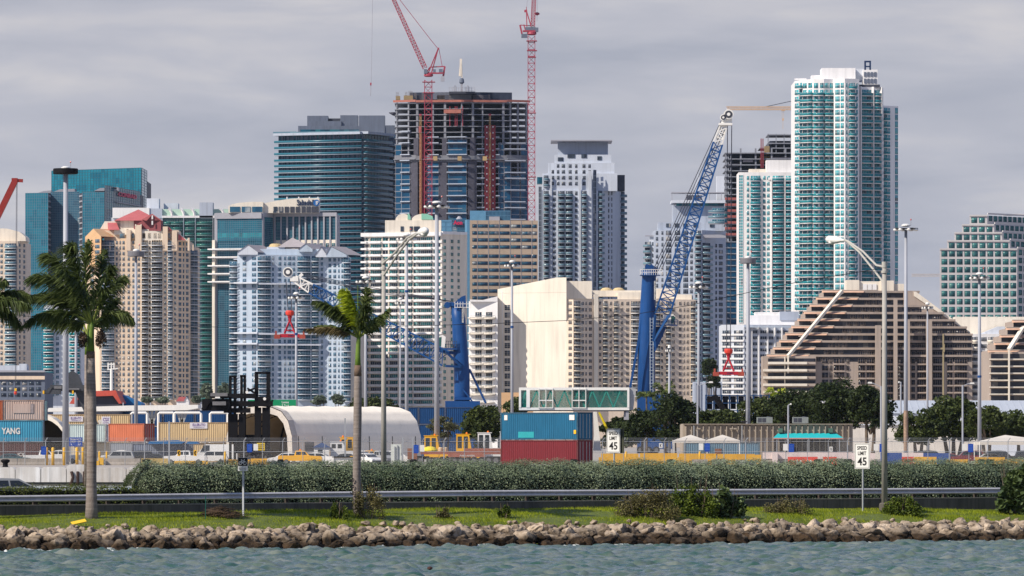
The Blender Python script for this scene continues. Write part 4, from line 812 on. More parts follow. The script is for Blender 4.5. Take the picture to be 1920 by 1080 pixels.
# ---- far crane jibs
YJ = mat('pale_crane_paint', (.62, .42, .26), .6)
def jib(label, xa, xb, y, D, xh=None, yh=None, m=YJ):
    t = thing('tower_crane', label, 'crane', (X(xb, D), D, Z(y, D)))
    q = MB(); lattice(q, (X(xa, D), D, Z(y, D)), (X(xb, D), D, Z(y, D)), 1.4, 1.4, 1.6, 1.6, int((xb - xa) / 4), .16); add('jib', q, m, t, True)
    q = MB(); lattice(q, (X(xb - 3, D), D, 1.7), (X(xb - 3, D), D, Z(y - 5, D)), 2, 2, 2, 2, 40, .2); add('mast', q, m, t, True)
    if xh:
        q = MB(); q.box(X(xh - 3, D), X(xh + 4, D), D - .8, D + .8, Z(y + 5, D), Z(y + 2.2, D)); add('trolley', q, m, t, True)
        q = MB(); [q.box(X(xh + k, D) - .07, X(xh + k, D) + .07, D, D + .1, Z(yh, D), Z(y + 4, D)) for k in (-1.5, 1.5)]; q.box(X(xh - 1.6, D), X(xh + 1.6, D), D - .5, D + .5, Z(yh + 4, D), Z(yh, D)); q.box(X(xh, D) - .08, X(xh, D) + .08, D, D + .1, Z(yh + 20, D), Z(yh + 4, D)); add('hook_block', q, m, t, True)
    return t
t = jib('pale orange tower crane jib running behind the tallest tower', 1362, 1500, 203, 3200, 1468, 222)
q = MB(); q.tube([(X(1436, 3200), 3200, Z(200, 3200)), (X(1500, 3200), 3200, Z(186, 3200))], .18, 5); add('tie_bar', q, DARKP, t, True)
jib('faint pale crane jib poking out beside the white grid office', 1709, 1775, 516, 4200, m=mat('faint_crane_paint', (.5, .46, .44), .6))
# ---- red tower cranes on the unfinished tower
def mast(D, x, yb, yt, w, n, t):
    q = MB(); lattice(q, (X(x, D), D, Z(yb, D)), (X(x, D), D, Z(yt, D)), w, w, w, w, n, .15, rd=.1); add('mast', q, REDC, t, True)
D = 2930
t = thing('tower_crane', 'red luffing crane on the unfinished tower with its jib raised to the left', 'crane', (X(803, D), D, 1.7)); mast(D, 803, 838, 150, 3.6, 52, t)
q = MB(); [q.box(X(a, D), X(b_, D), D - 2.3, D + 2.3, Z(y, D) - .15, Z(y, D) + .15) for a, b_, y in ((792, 816, 154), (793, 814, 174), (793, 813, 300))]; add('collar', q, REDC, t, True)
q = MB(); q.lathe((X(803.5, D), D, Z(144, D)), [(1.6, 0), (2.3, .4), (2.2, 1.2), (1.5, 1.6)], 14); add('slewing_ring', q, REDC, t, True)
q = MB(); q.box(X(796, D), X(832, D), D - 1.4, D + 1.4, Z(138.5, D), Z(136, D)); q.beam((X(834, D), D, Z(124.5, D)), (X(831, D), D, Z(144, D)), .9); q.beam((X(806, D), D, Z(126, D)), (X(834, D), D, Z(124.5, D)), .5); q.beam((X(806, D), D, Z(126, D)), (X(799, D), D, Z(137, D)), .5); add('counter_jib', q, REDC, t, True)
q = MB(); q.box(X(812, D), X(817, D), D - 1, D + 1, Z(136, D), Z(130, D)); q.box(X(823, D), X(830, D), D - 1, D + 1, Z(136, D), Z(129.5, D)); q.box(X(795, D), X(801, D), D - 2, D - .6, Z(138.5, D), Z(130, D)); add('machinery', q, GREYB, t, True)
q = MB(); q.box(X(826.5, D), X(833.5, D), D - 1, D + 1, Z(152.5, D), Z(143, D)); add('counterweight', q, GREYP, t, True)
q = MB(); [q.beam((X(xa, D), D + dy, Z(137, D)), (X(822, D), D + dy * .5, Z(90, D)), .45) for xa in (803, 809) for dy in (-1, 1)]; q.box(X(820.5, D), X(823.5, D), D - .8, D + .8, Z(93, D), Z(89.5, D)); add('a_frame', q, REDC, t, True)
q = MB(); lattice(q, (X(797, D), D, Z(128, D)), (X(727, D), D, Z(-25, D)), 1.9, 1.5, 2.1, 1.5, 30, .17, rd=.11); add('jib', q, REDC, t, True)
q = MB(); q.tube([(X(821, D), D, Z(91, D)), (X(808, D), D, Z(75, D)), (X(750, D), D, Z(0, D)), (X(735, D), D, Z(-20, D))], .14, 5); q.tube([(X(823, D), D, Z(92, D)), (X(829, D), D, Z(124, D))], .14, 5); add('pendant_rope', q, mat('crane_red', 0), t, True)
q = MB(); q.tube([(X(699, D), D, Z(-30, D)), (X(696, D), D, Z(156, D))], .09, 4); q.tube([(X(695.4, D), D, Z(158, D)), (X(694.6, D), D, Z(180, D))], .16, 5); add('hoist_rope', q, GREYP, t, True)
q = MB(); q.box(X(694, D), X(696.6, D), D - .5, D + .5, Z(160, D), Z(155, D)); add('hook_block', q, REDC, t, True)
D = 2940
t = thing('tower_crane', 'tall slender red crane mast on the right edge of the unfinished tower', 'crane', (X(996.5, D), D, 1.7)); mast(D, 996.5, 838, 67, 3.4, 60, t)
q = MB(); [q.box(X(a, D), X(b_, D), D - 2.4, D + 2.4, Z(y, D) - .18, Z(y, D) + .18) for a, b_, y in ((987, 1007, 77), (988, 1007, 95), (990, 1005, 107.5), (989, 1005, 212), (989, 1005, 332))]; add('collar', q, REDC, t, True)
q = MB(); q.lathe((X(997, D), D, Z(66, D)), [(1.6, 0), (2.4, .5), (2.2, 1.5), (1.4, 1.9)], 14); add('slewing_ring', q, REDC, t, True)
q = MB(); q.box(X(980, D), X(1008, D), D - 1.6, D + 1.6, Z(60, D), Z(57, D)); q.beam((X(975, D), D, Z(47, D)), (X(979, D), D, Z(65, D)), .8); q.beam((X(975, D), D, Z(47, D)), (X(1003, D), D, Z(49, D)), .4); q.beam((X(982, D), D, Z(46, D)), (X(986, D), D, Z(60, D)), .5); add('counter_jib', q, REDC, t, True)
q = MB(); q.box(X(985, D), X(1004, D), D - 1.2, D + 1.2, Z(57, D), Z(51, D)); q.box(X(1004, D), X(1009.5, D), D - 1.8, D - .4, Z(60, D), Z(52, D)); q.box(X(977.5, D), X(989, D), D - 1, D + 1, Z(71, D), Z(63.5, D)); add('machinery', q, GREYB, t, True)
q = MB(); [q.beam((X(xa, D), D + dy, Z(50, D)), (X(987, D), D + dy * .5, Z(20, D)), .45) for xa in (988, 996) for dy in (-1, 1)]; q.box(X(983, D), X(988.5, D), D - .8, D + .8, Z(23, D), Z(18.5, D)); q.box(X(986.5, D), X(987.7, D), D - .2, D + .2, Z(18.5, D), Z(13, D)); add('a_frame', q, REDC, t, True)
q = MB(); lattice(q, (X(999, D), D - .5, Z(50, D)), (X(1002.5, D), D - 2, Z(-40, D)), 1.9, 1.6, 1.9, 1.6, 18, .17, rd=.11); add('jib', q, REDC, t, True)
q = MB(); q.tube([(X(1007, D), D, Z(-30, D)), (X(1007, D), D, Z(40, D))], .07, 4); q.tube([(X(987.5, D), D, Z(14, D)), (X(991, D), D, Z(-30, D))], .09, 4); add('hoist_rope', q, GREYP, t, True)
q = MB(); q.lathe((X(1007.2, D), D, Z(27, D)), [(.3, -.5), (1.2, 0), (1.2, .6), (.3, 1.1)], 8); add('hook_block', q, REDC, t, True)
# ================================================================ the port island
GZ = 1.65
ASPH = mat('port_concrete', (0.36, 0.33, 0.30), .9, .2, .12, fine=20)
q = MB(); q.add([(-1500, 674, GZ), (1500, 674, GZ), (1500, 9000, GZ), (-1500, 9000, GZ)], [(0, 1, 2, 3)])
o = solo('port_ground', q, ASPH, None, None, kind='structure')
STEEL = mat('galvanised_steel', (.40, .42, .44), .45, .12, 2, metal=.5); PAINTP = mat('pale_pole_paint', (.34, .36, .41), .5, .1, .5, streak=.15); BLACKM = mat('black_machine_paint', (.008, .008, .010), .7, .2, .6, spec=.12)
WHITEP = mat('white_paint', (.78, .77, .74), .5, .07, .8, streak=.1); RUST = mat('rusty_steel', (.22, .085, .045), .85, .35, .8); TYRE = mat('tyre_rubber', (.02, .02, .022), .9, .2, 2); RIMM = mat('wheel_rim', (.14, .14, .145), .5, .1, 2)
YELP = mat('safety_yellow', (.78, .44, .02), .55, .12, .6); CRBLUE = mat('crane_blue', (.006, .058, .21), .45, .15, .4, streak=.12); CARG = mat('car_glass', (.02, .025, .03), .1, .1, 1, spec=.6)
# ---- sea wall of whitewashed blocks
def wallmat():
    m = mat('whitewashed_concrete', (.62, .62, .63), .85, .34, .13, streak=.7, tint=(.85, .72, .58), fine=9); return m
WW = wallmat(); DIRT = mat('wet_dark_concrete', (.09, .09, .08), .8, .2, .6)
t = thing('sea_wall', 'whitewashed concrete sea wall with rust stains along the edge of the port', 'wall', (X(100, 672), 672, 0))
D = 672; x = -16
while x < 1960:
    w = random.choice((45, 48, 66, 60)) if x < 110 or x > 165 else 52
    hi = .32 if (110 < x + 20 < 165) else random.uniform(-.02, .05)
    q = MB(); xa, xb = X(x, D), X(x + w - 1.2, D)
    q.ext([(xa, .1), (xb, .1), (xb, GZ - .05 + hi), (xb - .25, GZ + .1 + hi), (xa + .3, GZ + .1 + hi), (xa, GZ - .1 + hi)], D, D + 2.2)
    add('wall_block', q, WW, t, True); x += w
q = MB(); q.box(X(-30, D), X(1970, D), D + .15, D + 1.9, -2, .35); q.box(X(-30, D), X(1970, D), D + .3, D + 2.0, .3, GZ - .2); add('wall_base', q, DIRT, t, True)
for x in (134, 146, 158):
    q = MB(); pts = [(X(x, D), D - .12, Z(884, D)), (X(x + (3 if x == 134 else 0), D), D - .2, Z(895, D)), (X(x - (2 if x == 134 else 0), D), D - .12, Z(912, D))]; q.tube(pts, .16, 6); add('fender_bar', q, mat('rust_black', (.05, .03, .025), .9, .3, 1), t, True)
def bollard(px, lab, w=.42, D=676):
    q = MB(); q.lathe((X(px, D), D, GZ), [(w * 1.1, 0), (w * 1.1, .12), (w * .62, .18), (w * .58, .55), (w * 1.0, .72), (w * 1.05, .92), (w * .6, 1.02)], 12); solo('mooring_bollard', q, BLACKM, lab, 'bollard', 'mooring bollards along the port edge', True)
bollard(10, 'black mooring bollard on the white sea wall nearest the left edge', .5); bollard(275, 'black mooring bollard on the sea wall where the tall hedge begins', .5); bollard(526, 'black mooring bollard in front of the white hatchback and yellow pickup', .35); bollard(775, 'black mooring bollard in front of the blue notice by the flatbed'); bollard(1076, 'black mooring bollard in front of the maroon container')
bollard(1258, 'black mooring bollard in front of the yellow barriers', .5); bollard(1533, 'black mooring bollard in front of the striped orange drums'); bollard(1590, 'black mooring bollard left of the right speed sign', .5); bollard(1840, 'left of the pair of black mooring bollards by the white canopy'); bollard(1856, 'right of the pair of black mooring bollards by the white canopy')
# ---- chain link fence
def wiremat():
    m = bpy.data.materials.new('chain_link'); m.use_nodes = True; t = m.node_tree; b = t.nodes['Principled BSDF']; n = t.nodes.new; l = t.links.new
    b.inputs['Base Color'].default_value = (.30, .30, .30, 1); b.inputs['Roughness'].default_value = .6
    g = n('ShaderNodeNewGeometry'); s = n('ShaderNodeSeparateXYZ'); l(g.outputs['Position'], s.inputs[0])
    fs = []
    for op in ('ADD', 'SUBTRACT'):
        a = n('ShaderNodeMath'); a.operation = op; l(s.outputs[0], a.inputs[0]); l(s.outputs[2], a.inputs[1])
        f = n('ShaderNodeMath'); f.operation = 'MULTIPLY'; f.inputs[1].default_value = 11.0; l(a.outputs[0], f.inputs[0])
        r = n('ShaderNodeMath'); r.operation = 'FRACT'; l(f.outputs[0], r.inputs[0])
        c = n('ShaderNodeMath'); c.operation = 'LESS_THAN'; c.inputs[1].default_value = .085; l(r.outputs[0], c.inputs[0]); fs.append(c)
    mx = n('ShaderNodeMath'); mx.operation = 'MAXIMUM'; l(fs[0].outputs[0], mx.inputs[0]); l(fs[1].outputs[0], mx.inputs[1]); l(mx.outputs[0], b.inputs['Alpha']); return m
CHAIN = wiremat()
t = thing('chain_link_fence', 'chain link fence with barbed wire arms along the port edge', 'fence', (X(960, 750), 750, GZ)); D = 750; k = 0
q = MB(); q.add([(X(-40, D), D, GZ + .1), (X(1960, D), D, GZ + .1), (X(1960, D), D, GZ + 3), (X(-40, D), D, GZ + 3)], [(0, 1, 2, 3)]); add('wire_mesh', q, CHAIN, t, True)
for z in (1.7, 3.0):
    q = MB(); q.tube([(X(-40, D), D - .05, GZ + z), (X(1960, D), D - .05, GZ + z)], .035, 6); add('rail', q, STEEL, t, True)
for i, z in enumerate((.12, .25, .38)):
    q = MB(); q.tube([(X(-40, D), D - .03 - .1 * i, GZ + 3.05 + z), (X(1960, D), D - .03 - .1 * i, GZ + 3.05 + z)], .012, 4); add('barbed_wire', q, STEEL, t, True)
x = -34
while x < 1955:
    big = k % 5 == 3; q = MB(); r = .075 if big else .045
    q.tube([(X(x, D), D + .02, GZ), (X(x, D), D + .02, GZ + 3.05), (X(x + 4, D), D - .35, GZ + 3.45)], r, 6); add('fence_post', q, STEEL, t, True); k += 1; x += random.uniform(34, 41)
for x, y in ((317, 790), (647, 784), (755, 820), (774, 820)):
    q = MB(); q.box(X(x - 1.4, 745), X(x + 1.4, 745), 745, 745.2, GZ, Z(y, 745)); solo('gate_post', q, STEEL, {317: 'tall grey steel post in front of the tent opening', 647: 'tall grey steel post by the white semi truck', 755: 'left of two grey gate posts beside the flatbed', 774: 'right of two grey gate posts beside the flatbed'}[x], 'post')
# notices on the fence
NBLUE = mat('notice_blue', (.01, .06, .34), .5, .1, 2); NWHITE = mat('notice_white', (.66, .66, .64), .6, .08, 2); GREENS = mat('sign_green', (.005, .24, .10), .5, .08, 1)
def notice(px, y, where, side=1, both=True):
    D = 749.7; t = thing('fence_notice', 'blue notice board ' + where, 'sign', (X(px, D), D, Z(y + 8, D)), 0, 'blue notices on the fence'); q = MB()
    w, h = 10 * D / F, 16 * D / F; q.ext([(-w / 2, .06), (-w / 4, 0), (w / 4, 0), (w / 2, .06), (w / 2, h), (w * .3, h * .97), (0, h * 1.02), (-w * .3, h * .97), (-w / 2, h)], -.04, 0); p = add('board', q, NBLUE, t)
    for i in range(4): q = MB(); q.box(-w * .36, w * (.36 - .1 * (i % 2)), -.047, -.041, h * (.25 + .17 * i), h * (.28 + .17 * i)); add('text_line', q, mat('notice_ink_pale', (.10, .18, .5), .6), t)
    if both:
        q = MB(); q.box(side * w * 1.15 - w * .42, side * w * 1.15 + w * .42, .001, .03, h * .2, h * .98); add('white_sheet', q, NWHITE, t)
for x, y, wh, sd, bo in ((82, 845, 'on the fence behind the yellow posts', 1, False), (468, 840, 'on the fence beside the bike lane sign', 1, True), (780, 842, 'on the fence in front of the rusty flatbed', 1, True), (1022, 840, 'on the fence in front of the maroon container', 1, True), (1326, 839, 'on the fence in front of the faded blue container', -1, True), (1484, 840, 'on the fence below the turquoise awning', -1, True), (1654, 840, 'on the fence partly behind the tall lamp pole', -1, True), (1820, 840, 'on the fence in front of the red cars', -1, True)): notice(x, y, wh, sd, bo)
def plate(px, y, w, h, D, m, name, label, cat, txt=None, tm=None, tw=.7, th=.6, post=False):
    t = thing(name, label, cat, (X(px, D), D, GZ if post else Z(y + h / 2, D))); s = D / F; q = MB(); zc = Z(y, D)
    q.box(X(px - w / 2, D), X(px + w / 2, D), D - .05, D, zc - h / 2 * s, zc + h / 2 * s); add('panel', q, m, t, True)
    for (tx, dx, dy, ww, hh) in (txt or []):
        add('lettering', text_mb(tx, ww * s, hh * s, .01, .01, M=Matrix.Translation((X(px + dx - ww / 2, D), D - .06, zc - (dy + hh / 2) * s))), tm, t, True)
    if post:
        for dx in ((0,) if w < 12 else (-w * .4, w * .4)): q = MB(); q.box(X(px + dx, D) - .06, X(px + dx, D) + .06, D + .01, D + .13, GZ, zc + h * .4 * s); add('post', q, STEEL, t, True)
    return t
INK = mat('black_ink', (.01, .01, .012), .6); INKW = mat('white_ink', (.8, .8, .8), .6)
plate(1239, 835.5, 6.5, 9, 749.6, NWHITE, 'letter_plate', 'white plate with a black K on the fence', 'sign', [('K', 0, 0, 3.6, 6.4)], INK)
plate(1558, 842, 6, 9, 749.6, NWHITE, 'number_plate', 'small white plate with a dark ring mark on the fence below the awning end', 'sign', [('0', 0, 0, 2.6, 6)], INK)
plate(142, 828.5, 25, 17, 752, NBLUE, 'direction_sign', 'blue road sign with white arrows between the yellow posts', 'sign', [('TERMINAL EXIT TO', 0, -4.6, 21, 3.2), ('DOCKS     CITY', 0, -.4, 20, 3.2), ('\\    //', 0, 4.8, 19, 3.4)], INKW, post=True)
plate(489, 837.5, 15, 14, 752, mat('sign_yellow', (.75, .52, .02), .5), 'warning_sign', 'yellow warning notice on the fence in front of the tent opening', 'sign', [('CAUTION', 0, -3.5, 12, 2.5), ('NO ENTRY', 0, 0, 12, 2.2), ('AUTHORIZED', 0, 3.5, 12, 2)], INK)
plate(510, 756.5, 90, 14, 900, GREENS, 'overhead_sign', 'green overhead sign with white lane lettering above the tent', 'sign', [('Lanes', 25, -2.4, 13, 3.8), ('5 To 6', 25, 3.6, 13, 3.8)], INKW, post=True)
for x in (335.5, 366):
    t = plate(x, 849.5, 5.5, 11, 748.5, YELP, 'chevron_sign', 'yellow chevron sign in front of the white ' + ('pickup' if x < 340 else 'truck cab'), 'sign'); q = MB(); s = 748.5 / F
    q.ext([(X(x + 2, 748.5), Z(845.5, 748.5)), (X(x - .6, 748.5), Z(845.5, 748.5)), (X(x - 2.2, 748.5), Z(849.5, 748.5)), (X(x - .6, 748.5), Z(853.5, 748.5)), (X(x + 2, 748.5), Z(853.5, 748.5)), (X(x + .4, 748.5), Z(849.5, 748.5))], 748.43, 748.44); add('chevron', q, INK, t, True)
t = thing('sign_back', 'pale back of a road sign panel on two posts beside the grey pickup', 'sign', (X(742, 742), 742, GZ)); q = MB(); q.box(X(733, 742), X(752, 742), 742, 742.06, GZ + .1, Z(833, 742)); add('panel', q, mat('sign_back_grey', (.52, .55, .52), .6), t, True)
for dx in (-2, 3): q = MB(); q.box(X(742 + dx, 742) - .07, X(742 + dx, 742) + .07, 741.85, 741.99, GZ, Z(835 if dx > 0 else 837, 742)); add('post', q, STEEL, t, True)
# ---- barriers and posts
def jersey(px, w, m, lab, grp, D=757, h=.85):
    q = MB(); L_ = w * D / F; q.ext([(-.3, 0), (.3, 0), (.3, .12), (.13, .4), (.09, h), (-.09, h), (-.13, .4), (-.3, .12)], -L_ / 2, L_ / 2, 0, Matrix.Translation((X(px, D), D, GZ)) @ Matrix.Rotation(math.pi / 2, 4, 'Z')); return solo('road_barrier', q, m, lab, 'barrier', grp)
GB = mat('grey_barrier', (.30, .27, .24), .9, .25, .7, streak=.4); YB = mat('yellow_barrier', (.62, .33, .012), .7, .15, .6, streak=.2); OB = mat('ochre_barrier', (.42, .30, .10), .8, .2, .6, streak=.3)
g1 = 'concrete barriers by the yellow posts'
for x, w, lab in ((16, 32, 'grey concrete barrier at the left edge of the photo'), (63, 60, 'long grey concrete barrier left of the yellow posts'), (108, 28, 'dark stained grey barrier among the yellow posts'), (230, 66, 'grey concrete barrier in front of the silver car'), (290, 50, 'ochre concrete barrier where the tall hedge starts')): jersey(x, w, OB if x == 290 else GB, lab, g1)
q = MB(); q.box(X(186, 756), X(194, 756), 756, 756.6, GZ, GZ + .95); q.box(X(181, 756), X(187, 756), 756, 756.5, GZ, GZ + .55); solo('utility_box', q, YELP, 'small yellow box beside the trunk of the left palm', 'box')
g2 = 'yellow barriers on the right of the yard'
for i, (x, w, d, hh) in enumerate(((330, 120, 770, .55), (448, 40, 762, .7), (490, 40, 768, .8))): jersey(x, w, YB, ('low yellow barrier in front of the white pickup', 'yellow barrier behind the bike lane sign', 'yellow barrier under the tent opening')[i], 'yellow barriers near the tent', d, hh)
for i, (x, w, d, hh) in enumerate(((1150, 55, 757, 1.0), (1205, 52, 757, 1.0), (1258, 50, 757, 1.0), (1162, 70, 765, 1.45), (1235, 70, 765, 1.5), (1308, 70, 765, 1.45), (1380, 70, 765, 1.4), (1412, 30, 764, 1.3))):
    jersey(x, w, YB, ('front row yellow barrier nearest the speed limit sign', 'front row yellow barrier, second from the speed limit sign', 'front row yellow barrier, third from the speed limit sign', 'back row yellow barrier behind the left speed sign', 'back row yellow barrier under the K plate', 'back row yellow barrier under the white canopy', 'back row yellow barrier under the faded lettering', 'short yellow barrier left of the white concrete wall')[i], g2, d, hh)
for i, (x, w, d, hh, m) in enumerate(((1312, 30, 752, .75, GB), (1348, 28, 752, .75, GB), (1390, 22, 752, .7, GB))): jersey(x, w, m, ('grey concrete block with the yellow post beside it', 'grey concrete block right of the yellow post', 'pale grey concrete block left of the white slabs')[i], 'grey blocks before the yellow barriers', d, hh)
PINKW = mat('pinkish_white_concrete', (.66, .56, .54), .8, .12, .6, streak=.2); REDB = mat('red_barrier', (.62, .05, .03), .6, .12, .6); BLUB = mat('blue_barrier', (.015, .06, .24), .6, .12, .6)
q = MB(); q.box(X(1430, 770), X(1598, 770), 770, 770.5, GZ + .75, GZ + 1.6); q.box(X(1448, 769.5), X(1458, 769.5), 769.4, 770, GZ, GZ + 1.5); q.box(X(1430, 770), X(1598, 770), 770.1, 770.4, GZ, GZ + .74, 1); solo('concrete_wall', q, [PINKW, GB], 'pinkish white low concrete wall behind the orange drums', 'wall')
for i, (x, w, d, hh, m) in enumerate(((1619, 44, 766, 1.5, PINKW), (1671, 40, 767, 1.55, BLUB), (1711, 40, 767, 1.55, PINKW), (1752, 60, 770, 1.5, BLUB), (1702, 22, 760, 1.05, REDB), (1735, 42, 757, 1.05, YB), (1795, 40, 752, .75, YB), (1856, 56, 757, 1.0, YB), (1905, 40, 752, .75, YB), (1505, 56, 758, 1.05, REDB), (1556, 26, 758, 1.05, REDB))):
    jersey(x, w, m, ('white barrier behind the right speed limit sign', 'blue barrier behind the tall lamp pole', 'white and pink barrier right of the lamp pole', 'long blue barrier in front of the red cars', 'small red barrier below the white and pink one', 'yellow barrier right of the small red one', 'low yellow barrier in front of the red cars', 'yellow barrier below the twin black bollards', 'low yellow barrier under the white canopy at the right edge', 'long red barrier behind the striped drums', 'short red barrier behind the third striped drum')[i], 'coloured barriers on the right', d, hh)
for i, x in enumerate((1498, 1517, 1551)):
    t = thing('traffic_drum', ('leftmost orange and white drum lying by the red barrier', 'orange and white drum in the middle of three', 'orange and white drum lying alone on the right')[i], 'drum', (X(x, 752), 752, GZ + .35), 0, 'orange striped drums')
    for k in range(5): q = MB(); q.lathe((0, 0, 0), [(.36 - .012 * k, -.5 + .2 * k), (.355 - .012 * k, -.3 + .2 * k)], 14, axis='x'); add('stripe', q, mat('drum_orange', (.75, .13, .03), .5) if k % 2 == 0 else WHITEP, t)
q = MB(); q.box(X(1384, 751), X(1396, 751), 750.8, 751.4, GZ, GZ + .55); q.box(X(1397, 751), X(1418, 751), 750.7, 751.3, GZ, GZ + .5, 1); solo('concrete_slab', q, [WHITEP, mat('blue_grey_slab', (.28, .32, .38), .8, .3, 1)], 'white and blue grey slab lying before the yellow barriers', 'slab')
q = MB(); q.box(X(994, 673.5), X(1040, 673.5), 673, 674.5, GZ + .1, GZ + .42); solo('concrete_block', q, WHITEP, 'long white block on the sea wall in front of the maroon container', 'block')
q = MB(); q.box(X(610, 744), X(626, 744), 744, 746, GZ, GZ + 1.15); q.box(X(625, 744), X(668, 744), 744.2, 745.6, GZ, GZ + 1.0); q.box(X(623, 744), X(668, 744), 744, 745.8, GZ + 1.0, GZ + 1.12, 1); solo('concrete_block', q, [WHITEP, BLACKM], 'white block with a black top under the semi truck', 'block')
for i, (x, y0, y1) in enumerate(((89, 838, 861), (101, 838, 861), (122, 837, 869), (146, 838, 867), (157, 838, 867))):
    D = 756; q = MB(); q.lathe((X(x, D), D - 1.5, GZ), [(.19, 0), (.19, 2.15), (.14, 2.25)], 12); solo('guard_post', q, YELP, ('yellow guard post beside the blue notice, first from the left', 'yellow guard post second from the left', 'yellow guard post in front of the tall pole', 'yellow guard post right of the blue road sign', 'yellow guard post touching the palm trunk')[i], 'post', 'yellow guard posts', True)
for i, x in enumerate((186.5, 200, 422, 1312, 1174)):
    D = 760; q = MB(); q.lathe((X(x, D), D, GZ), [(.13, 0), (.13, 1.7), (.08, 1.78)], 10); solo('guard_post', q, YELP, ('slim yellow post above the yellow utility box', 'slim yellow post in front of the silver car', 'slim yellow post left of the tent', 'slim yellow post among the grey blocks', 'slim yellow post right of the left speed sign')[i], 'post', 'slim yellow posts', True)
# ---- containers
CM = {}
def cmat(c): return CM.setdefault(c, mat('container_paint_%s' % ''.join('abcdefghijklmnop'[int(v * 15)] for v in c), c, .6, .12, .5, streak=.3))
def container(label, px, D, z0, L_, H, c, rz=0.0, group=None, W_=2.44, texts=(), corner=None, endc=None, cat='container'):
    """corrugated box: px = photo column of the middle of its front, or of its near corner when corner is set"""
    m = cmat(c); x0 = X(px, D); y0 = D
    t = thing('shipping_container', label, cat, (x0, y0, z0), rz, group)
    ox, oy = (-L_, 0) if corner else (-L_ / 2, 0)       # local box: x ox..ox+L, y 0..W (front at y = 0)
    q = MB(); n = int(L_ / .3); e = .09
    def corr(fn, L1):
        k = int(L1 / .3); s = L1 / k; prof = []
        for i in range(k): prof += [(i * s, .0), (i * s + s * .35, .0), (i * s + s * .5, .045), (i * s + s * .85, .045)]
        prof.append((L1, 0)); vs = [fn(a, d, z) for z in (.14, H - .1) for a, d in prof]; N_ = len(prof)
        q.add(vs, [(i, i + 1, N_ + i + 1, N_ + i) for i in range(N_ - 1)])
    corr(lambda a, d, z: (ox + e + a, oy + .04 + d, z), L_ - 2 * e); corr(lambda a, d, z: (ox + L_ - e - a, oy + W_ - .04 - d, z), L_ - 2 * e); corr(lambda a, d, z: (ox + .04 + d, oy + W_ - e - a, z), W_ - 2 * e)
    q.box(ox + e, ox + L_ - e, oy + e, oy + W_ - e, .05, .14); q.box(ox + .05, ox + L_ - .05, oy + .05, oy + W_ - .05, H - .1, H - .03); add('body', q, m, t)
    q = MB()
    for a in (ox, ox + L_ - .16):
        for b_ in (oy, oy + W_ - .16): q.box(a, a + .16, b_, b_ + .16, 0, H)
    for z in (0, H - .14):
        for b_ in (oy, oy + W_ - .12): q.box(ox + .16, ox + L_ - .16, b_, b_ + .12, z + .01, z + .13)
        for a in (ox, ox + L_ - .12): q.box(a, a + .12, oy + .16, oy + W_ - .16, z + .01, z + .13)
    add('frame', q, mat('worn_frame_%s' % m.name, tuple(v * .62 + .03 for v in c), .8, .4, 1.2, tint=(1, .75, .6)), t)
    for k in range(2):
        q = MB(); a = oy + .17 + k * (W_ - .34) / 2; q.box(ox + L_ - .1, ox + L_ - .03, a, a + (W_ - .36) / 2, .15, H - .15); dp = add('door', q, cmat(endc) if endc else m, t)
        q = MB()
        for r in (.25, .75): q.box(ox + L_ - .03, ox + L_ + .02, a + r * 1.0 - .03, a + r * 1.0 + .03, .2, H - .2)
        add('lock_rod', q, STEEL, dp)
    for (s, xx, zz, w, h, mm, bold) in texts: add('lettering', text_mb(s, w, h, .01, bold, M=Matrix.Translation((ox + xx, oy - .005, zz))), mm, t)
    return t
def bx(label, x0, x1, D, z0, H, c, **k): return container(label, (x0 + x1) / 2, D, z0, X(x1, D) - X(x0, D), H, c, **k)
H3 = 2.9; PALEL = mat('stencil_white', (.62, .62, .60), .7, .2, 1)
bx('dark red container behind the fence at the bottom of the left stack', -60, 80, 790, GZ, H3, (.09, .04, .04), group='stacked containers at the left', texts=(('JCX', 6.5, .9, 1.0, .6, PALEL, .02),))
bx('blue container with big white lettering in the left stack', -90, 80.5, 790, GZ + H3, H3, (.05, .27, .42), group='stacked containers at the left', texts=(('YANG', 6.55, 1.05, 2.45, .86, PALEL, .035), ('HO', 4.4, 1.05, 1.3, .86, PALEL, .035)))
t = bx('weathered beige container with a patched side on top of the left stack', 7, 82, 792, GZ + 2 * H3, H3 - .2, (.48, .36, .31), group='stacked containers at the left')
q = MB(); q.box(-1.4, .9, -.03, .03, .95, 2.2); q.box(.93, 1.3, -.03, .03, .95, 2.2, 1); add('patch_panel', q, [cmat((.50, .385, .33)), mat('patch_dark', (.3, .25, .25), .8, .25, 1)], t)
bx('orange red container end at the left edge beside the beige one', -25, 5, 800, GZ + 2 * H3, H3 - .2, (.5, .14, .06)); bx('pale blue grey container just behind the weathered beige one', 60, 87, 800, GZ + 2 * H3, H3 - .3, (.16, .34, .42))
container('orange container with a darker end beside the tan wall', 270, 822, GZ + 2.9, 6.1, 2.55, (.50, .15, .08), rz=-math.radians(33), corner=True, endc=(.34, .06, .04), texts=())  # shade on the end is put into its darker door colour
container('blue grey container under the orange one', 272, 822, GZ, 6.1, 2.85, (.20, .22, .26), rz=-math.radians(33), corner=True)
bx('faded blue grey container behind the fence under the blue tarpaulin', 247, 361, 795, GZ, 2.75, (.17, .20, .27))
PURP = mat('purple_letters', (.10, .04, .22), .6); BAN = mat('banner_white', (.62, .60, .64), .6, .06, 1); TANW = (.56, .42, .24)
t = bx('long tan container with a white banner behind the left palm', 80, 244, 900, 6.85, 1.85, TANW, group='tan containers with banners')
